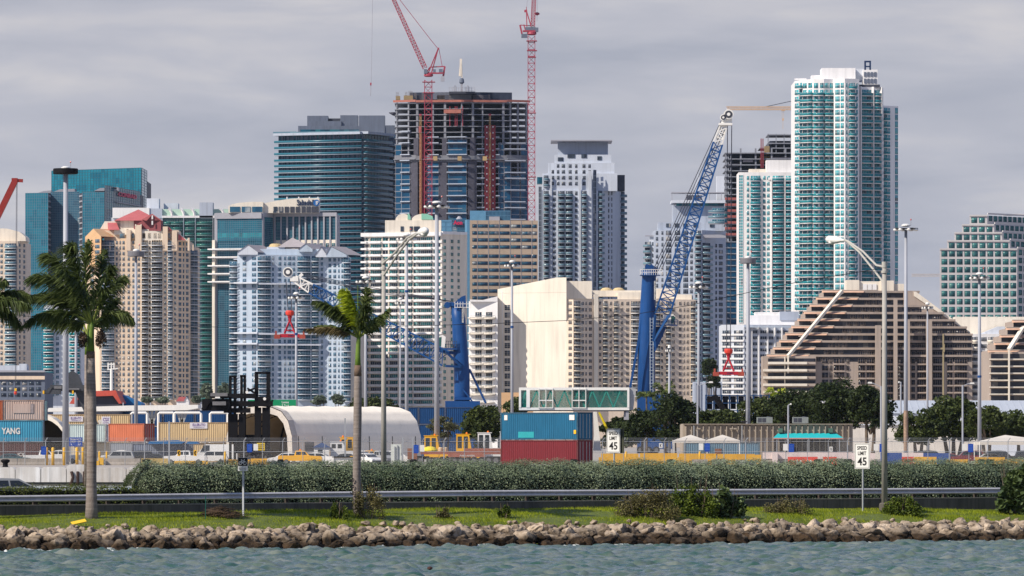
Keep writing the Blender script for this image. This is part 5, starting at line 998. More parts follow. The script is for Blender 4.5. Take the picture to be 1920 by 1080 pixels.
def banner(t, xa, za, w, h, txt, sub): 
    q = MB(); q.box(xa, xa + w, -.06, -.02, za, za + h); add('banner', q, BAN, t); add('lettering', text_mb(txt, w * .72, h * .45, .01, .02, M=Matrix.Translation((xa + w * .16, -.065, za + h * .4))), PURP, t); add('lettering', text_mb(sub, w * .62, h * .16, .01, .0, M=Matrix.Translation((xa + w * .2, -.065, za + h * .14))), PURP, t)
banner(t, -2.7, .75, 2.2, .8, 'ELLER-ITO', 'STEVEDORING CO'); banner(t, 2.3, .3, 1.3, 1.2, 'CSX', 'LINES')
t = bx('long tan container wall with a white banner right of the orange container', 297, 428, 850, 4.5, 2.85, TANW, group='tan containers with banners'); banner(t, -.5, 1.95, 2.5, .85, 'ELLER-ITO', 'STEVEDORING CO')
bx('lower tan container under the bannered tan one', 297, 428, 850.2, GZ, 2.8, TANW); bx('plain tan container under the long tan one', 80, 244, 901, 4.0, 2.8, TANW); bx('tan container at the bottom behind the left palm', 80, 244, 902, GZ, 2.3, TANW)
bx('pale teal and white striped container behind the left palm', 128, 198, 846, 4.5, 2.6, (.50, .60, .60), group='containers behind the left palm'); bx('grey container end between the teal and orange ones', 198, 209, 845, 4.5, 2.55, (.26, .27, .33), W_=2.44, group='containers behind the left palm'); bx('cream container under the pale teal one', 128, 210, 848, GZ, 2.8, (.55, .50, .42), group='containers behind the left palm')
NAVY_C = (.005, .05, .16)
for i in range(4):
    for k in range(3): bx('navy blue container in the stack behind the white canopy, ' + ('bottom', 'middle', 'top')[k] + ' tier, ' + ('left end', 'second from left', 'third from left', 'right end')[i], 246 + i * 60, 304 + i * 60, 1010, GZ + k * 2.75, 2.7, NAVY_C, group='navy container stack on the left')
for i in range(3):
    for k in range(3): bx('navy blue container in the stack right of the tent, ' + ('bottom', 'middle', 'top')[k] + ' tier, ' + ('left', 'centre', 'right')[i] + ' column', 735 + i * 50, 784 + i * 50, 1000, GZ + k * 2.9, 2.85, NAVY_C, group='navy container stack on the right', texts=((('C', 4.2, .9, .6, 1, PALEL, .03),) if (i, k) == (1, 1) else ()))
bx('dark green container with a pale bracket left of the red roof', 88, 200, 1020, 7.4, 1.6, (.04, .16, .13))
# rotated stack on the right of the flatbed
t1 = container('dark maroon container at the bottom right of the flatbed', 1083, 690, GZ, 12.2, 3.2, (.16, .018, .026), rz=-math.radians(43), corner=True, W_=2.6, endc=(.17, .02, .03))
t2 = container('weathered blue container stacked on the maroon one', 1083, 690, GZ + 3.2, 12.2, 3.2, (.01, .112, .215), rz=-math.radians(43), corner=True, W_=2.6)
q = MB(); q.box(-9.4, -6.9, .02, .1, .25, .95); add('paint_patch', q, mat('patch_teal', (.02, .30, .34), .6, .15, .8), t2); q = MB(); q.box(-.6, -.25, -.01, .04, .7, 1.15); add('label_patch', q, YELP, t2)
q = MB(); q.box(-11.6, -11.1, -.01, .04, 2.3, 2.9); q.box(-1.3, -.5, -.01, .04, 2.3, 2.9); add('label_patch', q, PALEL, t2)
t = bx('faded blue container with ghosted white lettering behind the yellow barriers', 1283, 1425, 815, GZ + .3, 2.55, (.12, .22, .30), texts=(('HO YANG', 4.6, .45, 3.3, .55, mat('ghost_letters', (.22, .31, .37), .8), .02),)); q = MB(); q.box(-1.0, -.1, -.03, .02, .9, 1.7); add('window_hatch', q, RUST, t)
# ---- vehicles
VM = {}
def pmat(name, c): return mat('car_paint_' + name, c, .35, .05, .3, spec=.5)
def wheel(t, x, y, r, w=.24):
    p = MB(); p.lathe((x, y, r), [(r * .62, -w / 2), (r, -w / 2 + .04), (r, w / 2 - .04), (r * .62, w / 2)], 16, axis='y'); o = add('wheel', p, TYRE, t, smooth=False)
    p = MB(); p.lathe((x, y, r), [(r * .6, -w / 2 - .015), (r * .6, w / 2 + .015)], 12, axis='y'); add('rim', p, RIMM, o)
def car(label, px, D, kind='suv', c=('white', (.75, .75, .74)), flip=False, rz=0.0, group=None, z=None, beacon=False):
    t = thing('parked_car' if kind in ('suv', 'sedan', 'hatch') else kind, label, {'pickup': 'pickup', 'van': 'van'}.get(kind, 'car'), (X(px, D), D, z if z is not None else GZ), rz + (math.pi if flip else 0), group)
    m = pmat(*c); Wd = .93
    sp = {'suv': dict(L=4.8, b=[(-2.4, .45), (2.35, .4), (2.4, .75), (2.3, .98), (1.05, 1.08), (-2.3, 1.1), (-2.4, .8)], c=[(-2.25, 1.1), (1.05, 1.08), (.35, 1.72), (-.4, 1.8), (-2.0, 1.76)], w=(1.45, -1.5), r=.37),
          'hatch': dict(L=4.2, b=[(-2.1, .42), (2.05, .38), (2.1, .7), (1.9, .88), (1.0, 1.0), (-2.0, 1.02), (-2.1, .75)], c=[(-2.0, 1.02), (1.05, 1.0), (.2, 1.5), (-.6, 1.56), (-1.75, 1.45)], w=(1.3, -1.3), r=.33),
          'sedan': dict(L=4.8, b=[(-2.4, .4), (2.35, .38), (2.4, .68), (2.2, .84), (1.0, .95), (-1.7, .98), (-2.35, .95), (-2.42, .7)], c=[(-1.75, .98), (1.05, .95), (.2, 1.4), (-.7, 1.43), (-1.2, 1.36)], w=(1.45, -1.45), r=.33),
          'pickup': dict(L=5.6, b=[(-2.8, .55), (2.75, .5), (2.8, .9), (2.65, 1.12), (1.2, 1.2), (-2.75, 1.2), (-2.8, .9)], c=[(-.75, 1.2), (1.2, 1.2), (.6, 1.78), (.1, 1.84), (-.6, 1.82)], w=(1.8, -1.75), r=.4),
          'van': dict(L=6.2, b=[(-3.1, .5), (3.0, .45), (3.1, .9), (2.9, 1.3), (2.2, 1.45), (-3.1, 1.45)], c=[(-3.1, 1.45), (2.2, 1.45), (1.5, 2.2), (1.1, 2.6), (-3.1, 2.6)], w=(2.0, -2.0), r=.4)}[kind]
    q = MB(); q.ext(sp['b'], -Wd, Wd)
    if kind == 'pickup': q.box(-2.7, -.85, -.75, .75, 1.2, 1.21, 0)
    add('body', q, m, t); cb = sp['c']; q = MB()
    n = len(cb); zt = max(z for _, z in cb); zb = min(z for _, z in cb); wy = [Wd - .04 - .2 * (z - zb) / (zt - zb) for _, z in cb]
    vs = [(x, -w, z) for (x, z), w in zip(cb, wy)] + [(x, w, z) for (x, z), w in zip(cb, wy)]
    q.add(vs, [tuple(range(n)), tuple(range(2 * n - 1, n - 1, -1))] + [((i + 1) % n, i, n + i, n + (i + 1) % n) for i in range(n)]); add('cabin', q, m, t)
    cx = [x for x, _ in cb]; xa, xb = cb[-1][0], cb[2][0]; zz0 = zb + .08; zz1 = zt - .12
    def pane(xs, side):
        w0 = Wd - .04 - .2 * (zz0 - zb) / (zt - zb); w1 = Wd - .04 - .2 * (zz1 - zb) / (zt - zb); p = MB()
        p.add([(xs[0], side * (w0 + .012), zz0), (xs[1], side * (w0 + .012), zz0), (xs[2], side * (w1 + .012), zz1), (xs[3], side * (w1 + .012), zz1)], [(0, 1, 2, 3) if side < 0 else (3, 2, 1, 0)]); add('side_window', p, CARG, t)
    f0 = cb[1][0] - .3; f1 = cb[2][0] - .02; r0 = cb[0][0] + .22; r1 = cb[-1][0] + .12; mid = (f1 + r1) / 2 + .1
    if kind != 'van':
        for side in (-1, 1): pane((mid + .05, f0, f1, mid + .05), side); pane((r0, mid - .05, mid - .05, r1), side)
    else:
        for side in (-1, 1): pane((.6, 1.9, 1.4, .6), side)
    (xa, za), (xb, zb_) = cb[1], cb[2]; p = MB(); p.add([(xa - .05, -Wd + .16, za + .05), (xa - .05, Wd - .16, za + .05), (xb + .04, Wd - .25, zb_ - .03), (xb + .04, -Wd + .25, zb_ - .03)], [(0, 1, 2, 3)]); add('windscreen', p, CARG, t)
    for x in sp['w']:
        for s in (-1, 1): wheel(t, x, s * (Wd - .1), sp['r'])
    L2 = sp['L'] / 2
    for s in (-1, 1):
        p = MB(); p.box(L2 - .14, L2 + .01, s * .72 - .16, s * .72 + .16, .62, .78); add('headlight', p, mat('lamp_glass', (.7, .7, .68), .2), t)
        p = MB(); p.box(-L2 - .01, -L2 + .08, s * .78 - .1, s * .78 + .1, .7, .95); add('tail_light', p, mat('tail_red', (.4, .01, .01), .3), t)
    p = MB(); p.box(L2 - .1, L2 + .03, -.85, .85, .4, .56); p.box(-L2 - .03, -L2 + .1, -.85, .85, .42, .58); add('bumper', p, mat('bumper_grey', (.12, .12, .12), .5), t)
    if beacon: p = MB(); p.lathe((0, 0, zt), [(.12, 0), (.12, .14), (.05, .2)], 8); add('beacon', p, mat('beacon_orange', (.8, .2, .02), .3), t)
    return t
WH = ('white', (.72, .72, .71)); SI = ('silver', (.34, .35, .36)); DG = ('dark', (.03, .032, .035)); YE = ('yellow', (.78, .40, .01)); RD = ('maroon', (.16, .02, .03)); BL = ('teal_dark', (.03, .08, .10))
car('white pickup seen through the fence left of the tall pole', 84, 778, 'pickup', WH); car('white pickup half hidden behind the tall pole', 112, 800, 'pickup', WH, flip=True); car('dark teal car behind the fence at the far left', 25, 775, 'sedan', BL)
car('silver station wagon right of the left palm', 218, 772, 'suv', SI, flip=True); car('dark wagon behind the silver one near the left palm', 255, 783, 'suv', DG, flip=True); car('dark sedan behind the ochre barrier', 283, 772, 'sedan', DG, flip=True); car('white pickup behind the silver station wagon', 228, 796, 'pickup', WH, flip=True)
car('white pickup above the start of the tall hedge', 347, 764, 'pickup', WH, flip=True); car('white station wagon behind the fence right of the chevron signs', 393, 782, 'suv', WH, flip=True); car('white box van behind the white station wagon', 402, 800, 'van', WH, flip=True)
car('white hatchback partly hidden by the yellow pickup', 532, 768, 'hatch', WH, flip=True); car('bright yellow pickup with a beacon in front of the tent', 563, 760, 'pickup', YE, beacon=True); car('white van behind the yellow pickup', 600, 778, 'hatch', WH)
car('second yellow pickup right of the centre palm', 697, 765, 'pickup', YE, beacon=True, rz=.5, flip=True); car('silver pickup facing out beside the street lamp pole', 716, 756, 'pickup', SI, rz=-1.1); car('white wagon behind the silver pickup', 700, 790, 'suv', WH); car('small white car in front of the second yellow pickup', 690, 751, 'hatch', WH, rz=-.9); car('white wagon right of the street lamp pole', 746, 772, 'suv', WH)
car('dark sedan under the white semi truck', 655, 772, 'sedan', DG); car('long maroon car behind the blue barrier', 1785, 782, 'sedan', RD); car('maroon station wagon left of the canopy', 1812, 787, 'suv', RD, flip=True); car('dark car left of the maroon ones', 1750, 790, 'suv', DG); car('dark station wagon under the right canopy', 1880, 785, 'suv', DG); car('dark wagon at the right edge under the canopy', 1935, 792, 'suv', DG); car('dark car behind the fence under the turquoise awning', 1525, 800, 'sedan', DG); car('silver car under the right canopy beside the dark wagon', 1862, 778, 'sedan', SI); car('dark car right of the tall lamp pole', 1713, 786, 'sedan', DG)
# yard tractors, loaders, flatbed
def tractor(label, px, D, c, flip=False, z=GZ, ytop=2.9):
    m = pmat(*c); t = thing('yard_tractor', label, 'tractor', (X(px, D), D, z), math.pi if flip else 0, 'yard tractors around the flatbed')
    p = MB(); p.box(-2.2, 2.3, -.45, .45, .6, .9); p.box(-2.2, -.2, -1.0, 1.0, .9, 1.05); add('chassis', p, BLACKM, t)
    p = MB(); p.ext([(-.9, .9), (1.0, .9), (1.15, 1.8), (.8, ytop), (-.85, ytop)], -1.0, .55); p.box(-.95, 1.0, -1.05, .6, ytop, ytop + .08); add('cab', p, m, t)
    p = MB(); p.box(1.05, 2.3, -.95, .95, .8, 1.75); add('hood', p, m, t)
    for a, b_ in ((-.7, -.15), (.1, .65)): p = MB(); p.box(a, b_, -1.02, -1.0, 2.1, ytop - .25); add('cab_window', p, CARG, t); p = MB(); p.box(a, b_, .55, .57, 2.1, ytop - .25); add('cab_window', p, CARG, t)
    for a in (-.9,): p = MB(); p.box(a - .03, a, -.85, .4, 2.0, ytop - .25); add('cab_window', p, CARG, t)
    for x in (1.5, -1.4):
        for s in (-1, 1): wheel(t, x, s * .95, .5, .3)
    p = MB(); p.lathe((.5, -.3, ytop + .08), [(.13, 0), (.13, .16), (.05, .22)], 8); add('beacon', p, mat('beacon_orange', 0), t)
tractor('white semi truck cab in front of the tent side', 632, 785, WH); tractor('orange yellow yard tractor behind the white semi', 650, 800, YE, True, ytop=3.5); tractor('orange yellow tractor beside the tent end', 808, 790, YE, ytop=3.7); tractor('orange yellow tractor in the middle of the flatbed', 868, 788, YE, ytop=3.9); tractor('white tractor cab right of the orange one', 908, 790, WH, ytop=4.1); tractor('white tractor cab at the right end of the flatbed', 950, 778, WH, ytop=4.2); tractor('second white cab beside the maroon container', 975, 781, WH, ytop=4.1)
t = thing('flatbed_trailer', 'rusty red flatbed trailer with rows of wheels behind the fence', 'trailer', (X(880, 765), 765, GZ)); s = 765 / F
RR = mat('trailer_red', (.30, .10, .065), .8, .25, .6)
p = MB(); p.box(-91 * s, 90 * s, -1.2, 1.2, 1.35, 1.75); p.box(-40 * s, 30 * s, -1.25, 1.25, 1.0, 1.35); p.box(-10 * s, 60 * s, -1.1, 1.1, 1.75, 2.1); add('deck', p, RR, t); add('lettering', text_mb('PAN AMERI', 1.9, .2, .01, .01, M=Matrix.Translation((-1.2, -1.26, 1.08))), PALEL, t)
for i, x in enumerate((-73, -61, -48, -36, -28, -16, -4, 8, 22, 36, 50, 64, 76)): wheel(t, x * s, -1.05, .5 if i < 9 else .55, .4)
for x in (-70, -40, 0, 40, 70): wheel(t, x * s, 1.0, .5, .4)
for i, x in enumerate((826, 835)): q = MB(); q.lathe((X(x, 765), 765, GZ + 1.75), [(.28, 0), (.3, .4), (.2, .5)], 10); solo('barrel', q, mat('barrel_cream', (.62, .48, .30), .6), ('left', 'right')[i] + ' cream barrel standing on the rusty flatbed', 'barrel')
q = MB(); q.lathe((X(806, 768), 768, GZ + 1.6), [(1.0, 0), (1.0, .3), (.75, .6), (.3, .75)], 14); solo('tank_cover', q, mat('cover_yellow', (.75, .60, .03), .5), 'bright yellow domed cover beside the flatbed', 'cover', smooth=False)
q = MB(); q.box(X(764, 768), X(782, 768), 768, 769.5, GZ + .7, GZ + 2.1); solo('equipment_crate', q, RUST, 'rusty open crate left of the flatbed', 'crate')
q = MB(); q.box(X(571, 790), X(588, 790), 790, 792, GZ + 1.6, GZ + 2.9); [q.box(X(571, 790), X(588, 790), 789.9, 790, GZ + 1.75 + i * .35, GZ + 1.85 + i * .35) for i in range(3)]; solo('ventilation_box', q, mat('dark_grille', (.08, .08, .09), .6), 'dark louvred box at the foot of the tent', 'vent')
t = thing('guard_booth', 'white booth with a blue trimmed gable roof in front of the tent', 'booth', (X(603, 782), 782, GZ)); q = MB(); q.box(-1.0, 1.0, 0, 2, 0, 2.2); add('wall', q, WHITEP, t); q = MB(); q.ext([(-1.2, 2.2), (1.2, 2.2), (0, 2.85)], -.2, 2.2); add('roof', q, mat('booth_blue', (.05, .10, .25), .6), t); q = MB(); q.box(-.5, .1, -.04, 0, .8, 1.9); add('window', q, CARG, t)
# ---- big fabric tent
TENT = mat('tent_fabric', (.86, .79, .68), .8, .05, .15, streak=.12); TENTI = mat('tent_lining', (.42, .33, .22), .9, .08, .2)
D0 = 800; ax = Vector((.67, .742, 0)); cx = Vector((.742, -.67, 0)); Lt = 25.0; Wt = 12.6; Ht = 7.75
foot = Vector((X(427, D0 + 9), D0 + 9, GZ))
def tp(s, a, dh=0): # s 0..1 across, a along
    h = [0, .48, .74, .9, .975, 1.0, .975, .9, .74, .48, 0]; xs = [0, .012, .07, .17, .32, .5, .68, .83, .93, .988, 1]
    i = min(9, int(s * 10)); f = s * 10 - i; return foot + cx * (Wt * (xs[i] * (1 - f) + xs[i + 1] * f)) + ax * a + Vector((0, 0, (Ht + dh) * (h[i] * (1 - f) + h[i + 1] * f)))
t = thing('fabric_tent', 'large cream fabric tent with an arched open end facing left', 'tent', foot)
q = MB(); n = 40; m_ = 16; vs = []
for dh in (0, -.12):
    for j in range(m_ + 1):
        for i in range(n + 1):
            v = tp(i / n, Lt * j / m_, dh + (0.06 if j % 2 == 0 else -.05)); vs.append(v)
q.add(vs[:(n + 1) * (m_ + 1)], [(j * (n + 1) + i, j * (n + 1) + i + 1, (j + 1) * (n + 1) + i + 1, (j + 1) * (n + 1) + i) for j in range(m_) for i in range(n)])
q.add(vs[(n + 1) * (m_ + 1):], [(j * (n + 1) + i, (j + 1) * (n + 1) + i, (j + 1) * (n + 1) + i + 1, j * (n + 1) + i + 1) for j in range(m_) for i in range(n)], 1); add('cover', q, [TENT, TENTI], t, True, smooth=True)
q = MB(); [q.add([tp(i / n, -.35), tp((i + 1) / n, -.35), tp((i + 1) / n, .7), tp(i / n, .7)], [(0, 1, 2, 3)]) for i in range(n)]; q.v = [(x, y, z + (.12 if z > GZ + .1 else 0)) for x, y, z in q.v]
for i in range(n):
    a, b_ = tp(i / n, -.36), tp((i + 1) / n, -.36); q.add([a, b_, b_ + (tp(.5, -.36, -1.2) + Vector((0, 0, -3)) - b_).normalized() * .9, a + (tp(.5, -.36, -1.2) + Vector((0, 0, -3)) - a).normalized() * .9], [(0, 1, 2, 3)])
add('front_flap', q, mat('tent_flap', (.50, .46, .42), .85, .2, .5), t, True)
for j in range(0, 6):
    p = MB(); lat = [tp(i / 20, .9 + j * 4.6, -.35) for i in range(21)]; lat2 = [tp(.06 + i / 20 * .88, .9 + j * 4.6, -1.1) for i in range(21)]
    p.tube(lat, .07, 5); p.tube(lat2, .06, 5); [p.beam(lat[i], lat2[i + (1 if i % 2 else -1) if 0 < i < 20 else i], .06) for i in range(21)]; add('arch_truss', p, BLACKM, t, True)
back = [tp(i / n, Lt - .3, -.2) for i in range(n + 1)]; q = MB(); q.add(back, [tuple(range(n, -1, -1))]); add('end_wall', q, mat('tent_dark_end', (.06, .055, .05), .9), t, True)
# small arched shelter at left
t = thing('fabric_tent', 'small arched shelter half hidden behind the left container stack', 'tent', (X(100, 850), 850, GZ)); q = MB(); vs = []
for j in range(2):
    for i in range(13): a = math.pi * i / 12; vs.append((X(70, 850) - 4.0 * math.cos(a) + .1, 850 + j * 9, GZ + 3 + 3.9 * math.sin(a) - (2 if i in (0, 12) else 0)))
q.add(vs, [(i, i + 1, 14 + i, 13 + i) for i in range(12)]); q.add([(x, y, z - .35) for x, y, z in vs], [(i, 13 + i, 14 + i, i + 1) for i in range(12)], 1); q.add([vs[i] for i in range(13)] + [(x, y, z - .6) for x, y, z in vs[:13]], [(i, 13 + i, 14 + i, i + 1) for i in range(12)]); add('cover', q, [TENT, TENTI], t, True)
q = MB(); q.add([(x, y + .0, z) for x, y, z in vs[13:]], [tuple(range(13))]); add('end_wall', q, mat('tent_dark_end', 0), t, True)
# ---- container handling machines
def masts(label, px, D, ytop, n, w):
    t = thing('container_handler', label, 'forklift', (X(px, D), D, GZ)); return t
D = 775; t = thing('container_handler', 'black container handler masts rising in front of the big tent', 'forklift', (X(455, D), D, GZ))
for x, yt in ((432, 706), (440.5, 706), (453, 705), (459, 705), (481, 698), (503, 698)):
    p = MB(); w = 3.4 if x in (481, 503) else 2.4; p.box(X(x - w, D), X(x + w, D), D - .5, D + .3, GZ + .4, Z(yt, D)); add('mast_rail', p, BLACKM, t, True)
for x0, x1, y0, y1, dd in ((478, 507, 697, 701, 0), (430, 443, 704, 708, 0), (450, 461, 703, 707, 0), (380, 432, 748, 770, -1.2), (395, 480, 738, 747, -.8), (430, 512, 752, 762, -.7), (478, 508, 744, 752, -.6), (420, 470, 765, 774, -.5), (428, 446, 776, 829, -.3), (448, 460, 776, 829, -.3), (478, 490, 764, 829, -.3), (492, 506, 764, 829, -.3), (440, 500, 815, 850, .4)):
    p = MB(); p.box(X(x0, D), X(x1, D), D + dd - .5, D + dd + .4, Z(y1, D), Z(y0, D)); add('carriage_beam', p, BLACKM, t, True)
p = MB(); p.ext([(X(378, D), Z(768, D)), (X(386, D), Z(768, D)), (X(396, D), Z(752, D)), (X(390, D), Z(750, D)), (X(384, D), Z(757, D))], D - 2, D - 1.2); p.box(X(396, D), X(428, D), D - 2.2, D - 1.6, Z(743, D), Z(737, D), 1); p.box(X(400, D), X(425, D), D - 2.2, D - 1.8, Z(760, D), Z(753, D), 1); p.box(X(405, D), X(414, D), D - 2.3, D - 2.2, Z(747, D), Z(744, D), 2); add('spreader', p, [BLACKM, mat('worn_grey_steel', (.16, .16, .17), .6, .3, 1), WHITEP], t, True)
for (x0, y0, x1, y1) in ((462, 735, 478, 728), (464, 728, 478, 737), (455, 742, 448, 768), (428, 764, 415, 742), (505, 765, 512, 750)): p = MB(); p.beam((X(x0, D), D - .8, Z(y0, D)), (X(x1, D), D - .8, Z(y1, D)), .25); add('brace', p, BLACKM, t, True)
for x, y in ((464, 735.5), (497, 748)): p = MB(); p.lathe((X(x, D), D - 1.4, Z(y, D)), [(.2, 0), (.2, .05)], 10, axis='y'); add('warning_plate', p, WHITEP, t, True)
for x in (470, 478, 500):
    for dy in (-1.2, 1.2): wheel(t, X(x, D) - t.location.x, dy + 1.5, .75, .5)
D = 860; t = thing('reach_stacker', 'dark grey reach stacker with raised boom behind the left palm', 'stacker', (X(190, D), D, GZ))
DGREY = mat('dark_grey_machine', (.055, .06, .07), .5, .2, .6)
p = MB(); p.beam((X(197, D), D, Z(842, D)), (X(146, D), D, Z(728, D)), 1.0, 1.1); p.beam((X(160, D), D, Z(760, D)), (X(142, D), D, Z(720, D)), .7, .8); add('boom', p, DGREY, t, True)
add('lettering', text_mb('8866', 1.5, .62, .01, .03, M=Matrix.Translation((X(183.5, D), D - .57, Z(789, D))) @ Matrix.Rotation(math.radians(66), 4, 'Y')), PALEL, t, True)
p = MB(); p.beam((X(142, D), D - .5, Z(822, D)), (X(172, D), D - .5, Z(775, D)), .3); add('lift_cylinder', p, STEEL, t, True)
p = MB(); p.ext([(X(x, D), Z(y, D)) for x, y in ((121, 728), (128, 700), (136, 695), (148, 703), (158, 730), (158, 736), (121, 736))], D - .8, D + .8); add('spreader_head', p, DGREY, t, True)
p = MB(); p.box(X(95, D), X(158, D), D - 1.2, D + 1.0, Z(733, D), Z(722, D)); p.box(X(84, D), X(115, D), D - 1.3, D - .3, Z(739, D), Z(731, D)); p.ext([(X(82, D), Z(738, D)), (X(92, D), Z(738, D)), (X(100, D), Z(726, D)), (X(93, D), Z(727, D))], D - 1.4, D - 1.2); p.box(X(103, D), X(117, D), D - 1.4, D - 1.25, Z(729, D), Z(724, D), 1); p.box(X(125, D), X(150, D), D - 1.4, D - 1.25, Z(731, D), Z(728, D), 1); add('spreader', p, [DGREY, mat('worn_grey_steel', 0)], t, True)
for x in (83, 138): p = MB(); p.box(X(x - 1.5, D), X(x + 1.5, D), D - 1.5, D - 1.0, Z(738.5, D), Z(732.5, D)); add('twistlock', p, YELP, t, True)
p = MB(); p.box(X(160, D), X(205, D), D - 1.4, D + 1.4, GZ + .9, Z(838, D)); p.box(X(170, D), X(186, D), D - 1, D + 1, Z(838, D), Z(823, D)); add('chassis', p, RUST, t, True)
for x in (165, 200):
    for dy in (-1.4, 1.4): wheel(t, X(x, D) - t.location.x, dy, .8, .6)
# ---- white canopy on V struts, pipe frames, red roof
D = 950; t = thing('canopy', 'long white flat canopy on splayed steel struts behind the tan containers', 'canopy', (X(230, D), D, GZ)); p = MB(); p.ext([(X(88, D), Z(772, D)), (X(352, D), Z(769, D)), (X(372, D), Z(765.5, D)), (X(372, D), Z(759, D)), (X(240, D), Z(760.5, D)), (X(92, D), Z(765, D))], D - 1, D + 9); add('roof', p, WHITEP, t, True)
for xc in (285, 341):
    for dx in (-8, 0, 8): p = MB(); p.beam((X(xc + dx * .3, D), D, GZ), (X(xc + dx * .3, D), D, Z(790, D)), .4); p.beam((X(xc + dx * .25, D), D, Z(790, D)), (X(xc + dx * 1.2, D), D, Z(768.5, D)), .45); add('strut', p, mat('strut_grey', (.35, .36, .36), .5), t, True)
for x in (231, 282): p = MB(); p.box(X(x - 1, D), X(x + 1, D), D - .3, D + .3, Z(761, D), Z(755, D)); add('roof_vent', p, GREYP, t, True)
D = 930
for i, (xa, xb) in enumerate(((246, 276), (297, 327), (326, 377), (394, 427))):
    q = MB(); q.tube([(X(xa, D), D, GZ), (X(xa, D), D, Z(776, D)), (X(xa + 2.5, D), D, Z(774, D)), (X(xb - 2.5, D), D, Z(774, D)), (X(xb, D), D, Z(776, D)), (X(xb, D), D, GZ)], .2, 8); solo('pipe_frame', q, WHITEP, 'white pipe frame in front of the navy stack, ' + ('first from the left', 'second from the left', 'the wide third one', 'the one beside the black masts')[i], 'frame', 'white pipe frames')
D = 1150; t = thing('warehouse', 'red roofed shed behind the left palm', 'shed', (X(180, D), D, GZ)); p = MB(); p.ext([(X(x, D), Z(y, D)) for x, y in ((130, 757), (136, 748), (148, 734), (217, 732), (228, 756), (223, 757), (212, 742), (150, 744), (140, 757))], D, D + 20); add('roof', p, mat('red_metal_roof', (.50, .085, .06), .6, .15, .2), t, True); p = MB(); p.box(X(140, D), X(222, D), D + 1, D + 19, GZ, Z(743, D)); add('wall', p, DARKP, t, True)
D = 1160; q = MB(); q.ext([(X(x, D), Z(y, D)) for x, y in ((222, 760), (219, 742), (226, 740), (262, 756), (262, 760))], D + 4, D + 18); q.box(X(215, D), X(262, D), D + 5, D + 17, GZ, Z(759.9, D), 1); solo('boat_shed', q, [mat('blue_tarpaulin', (.015, .14, .36), .6, .12, .3), NAVYG], 'blue sloping roof beside the red shed', 'shed')
q = MB(); q.ext([(X(277, 790), Z(832.5, 790)), (X(280, 790), Z(827, 790)), (X(330, 790), Z(825.5, 790)), (X(345, 790), Z(829, 790)), (X(340, 790), Z(832, 790))], 790, 795); solo('tarpaulin', q, mat('blue_tarpaulin', 0), 'bright blue tarpaulin on the faded container', 'tarpaulin')
q = MB(); q.ext([(X(349, 789), Z(832.5, 789)), (X(352, 789), Z(827.5, 789)), (X(368, 789), Z(828, 789)), (X(373, 789), Z(832.3, 789))], 789, 793); solo('tarpaulin', q, mat('blue_tarpaulin', 0), 'smaller blue tarpaulin right of the larger one', 'tarpaulin')
D = 1300; t = thing('ship_mast', 'white ship radar mast rising behind the left palm', 'mast', (X(209, D), D, GZ)); p = MB(); p.tube([(X(209, D), D, GZ), (X(209, D), D, Z(692, D))], [.5, .3], 8); add('pole', p, WHITEP, t, True)
for a, b_, y, y2 in ((201, 221, 693, 691), (203, 215, 683, 683)): p = MB(); p.beam((X(a, D), D, Z(y, D)), (X(b_, D), D, Z(y2, D)), .25); add('yard_arm', p, WHITEP, t, True)
for x in (203, 209, 214): p = MB(); p.tube([(X(x, D), D, Z(692, D)), (X(x, D), D, Z(680, D))], .15, 6); add('aerial', p, WHITEP, t, True)
# ---- jet bridge on the containers
D = 698; t = thing('boarding_bridge', 'glass sided boarding bridge section resting on the blue container', 'bridge', (X(1082, D), D, 8.1)); z0, z1 = Z(769, D), Z(726.5, D); JT = mat('bridge_green_glass', (.01, .16, .14), .1, .1, .5, alpha=.36); JX = mat('bridge_brace_green', (.10, .46, .38), .5)
p = MB(); p.box(X(973, D), X(1180, D), D, D + 3, z0, z0 + .3); p.box(X(975, D), X(1182, D), D + .2, D + 2.8, z0 - .12, z0 - .01, 1); add('floor', p, [WHITEP, DARKP], t, True)
p = MB(); p.box(X(973, D), X(1180, D), D, D + 3, z1 - .32, z1); add('roof', p, WHITEP, t, True)
for x0, x1 in ((973, 977), (987, 993.5), (1176, 1180)):
    for yy in (D, D + 2.9): p = MB(); p.box(X(x0, D), X(x1, D), yy - .05, yy + .15, z0 + .3, z1 - .32); add('upright', p, WHITEP, t, True)
for yy in (D + .1, D + 2.85): p = MB(); p.box(X(977, D), X(1176, D), yy, yy + .04, z0 + .3, z1 - .32); add('glass_wall', p, JT, t, True)
xs = [993, 1008, 1040, 1056, 1070, 1101, 1117, 1130, 1145, 1160, 1174]
for yy in (D + .2, D + 2.75):
    p = MB(); pts = [(977, 0), (986, 1)] + [(993 + 13.1 * i, i % 2) for i in range(15) if 993 + 13.1 * i < 1176]
    for (xa, a), (xb, b_) in zip(pts[:-1], pts[1:]): p.beam((X(xa, D), yy, z1 - .35 if a else z0 + .3), (X(xb, D), yy, z1 - .35 if b_ else z0 + .3), .14)
    add('bracing', p, JX, t, True)
for x0, x1 in ((1010, 1037), (1072, 1099)):
    p = MB()
    for a, b_ in ((x0, x0 + 1.4), ((x0 + x1) / 2 - .7, (x0 + x1) / 2 + .7), (x1 - 1.4, x1)): p.box(X(a, D), X(b_, D), D - .12, D + .05, z0 + .2, z1 - .1)
    for z in (z1 - .25, z0 + .2, (z0 + z1) / 2 - .25): p.box(X(x0, D), X(x1, D), D - .1, D + .04, z, z + .12)
    add('door_frame', p, WHITEP, t, True)
p = MB(); p.ext([(X(1180, D), z0), (X(1187, D), z0), (X(1193, D), z1 - .2), (X(1180, D), z1)], D + .3, D + 2.8); add('end_hood', p, mat('hood_grey', (.35, .36, .38), .6), t, True)
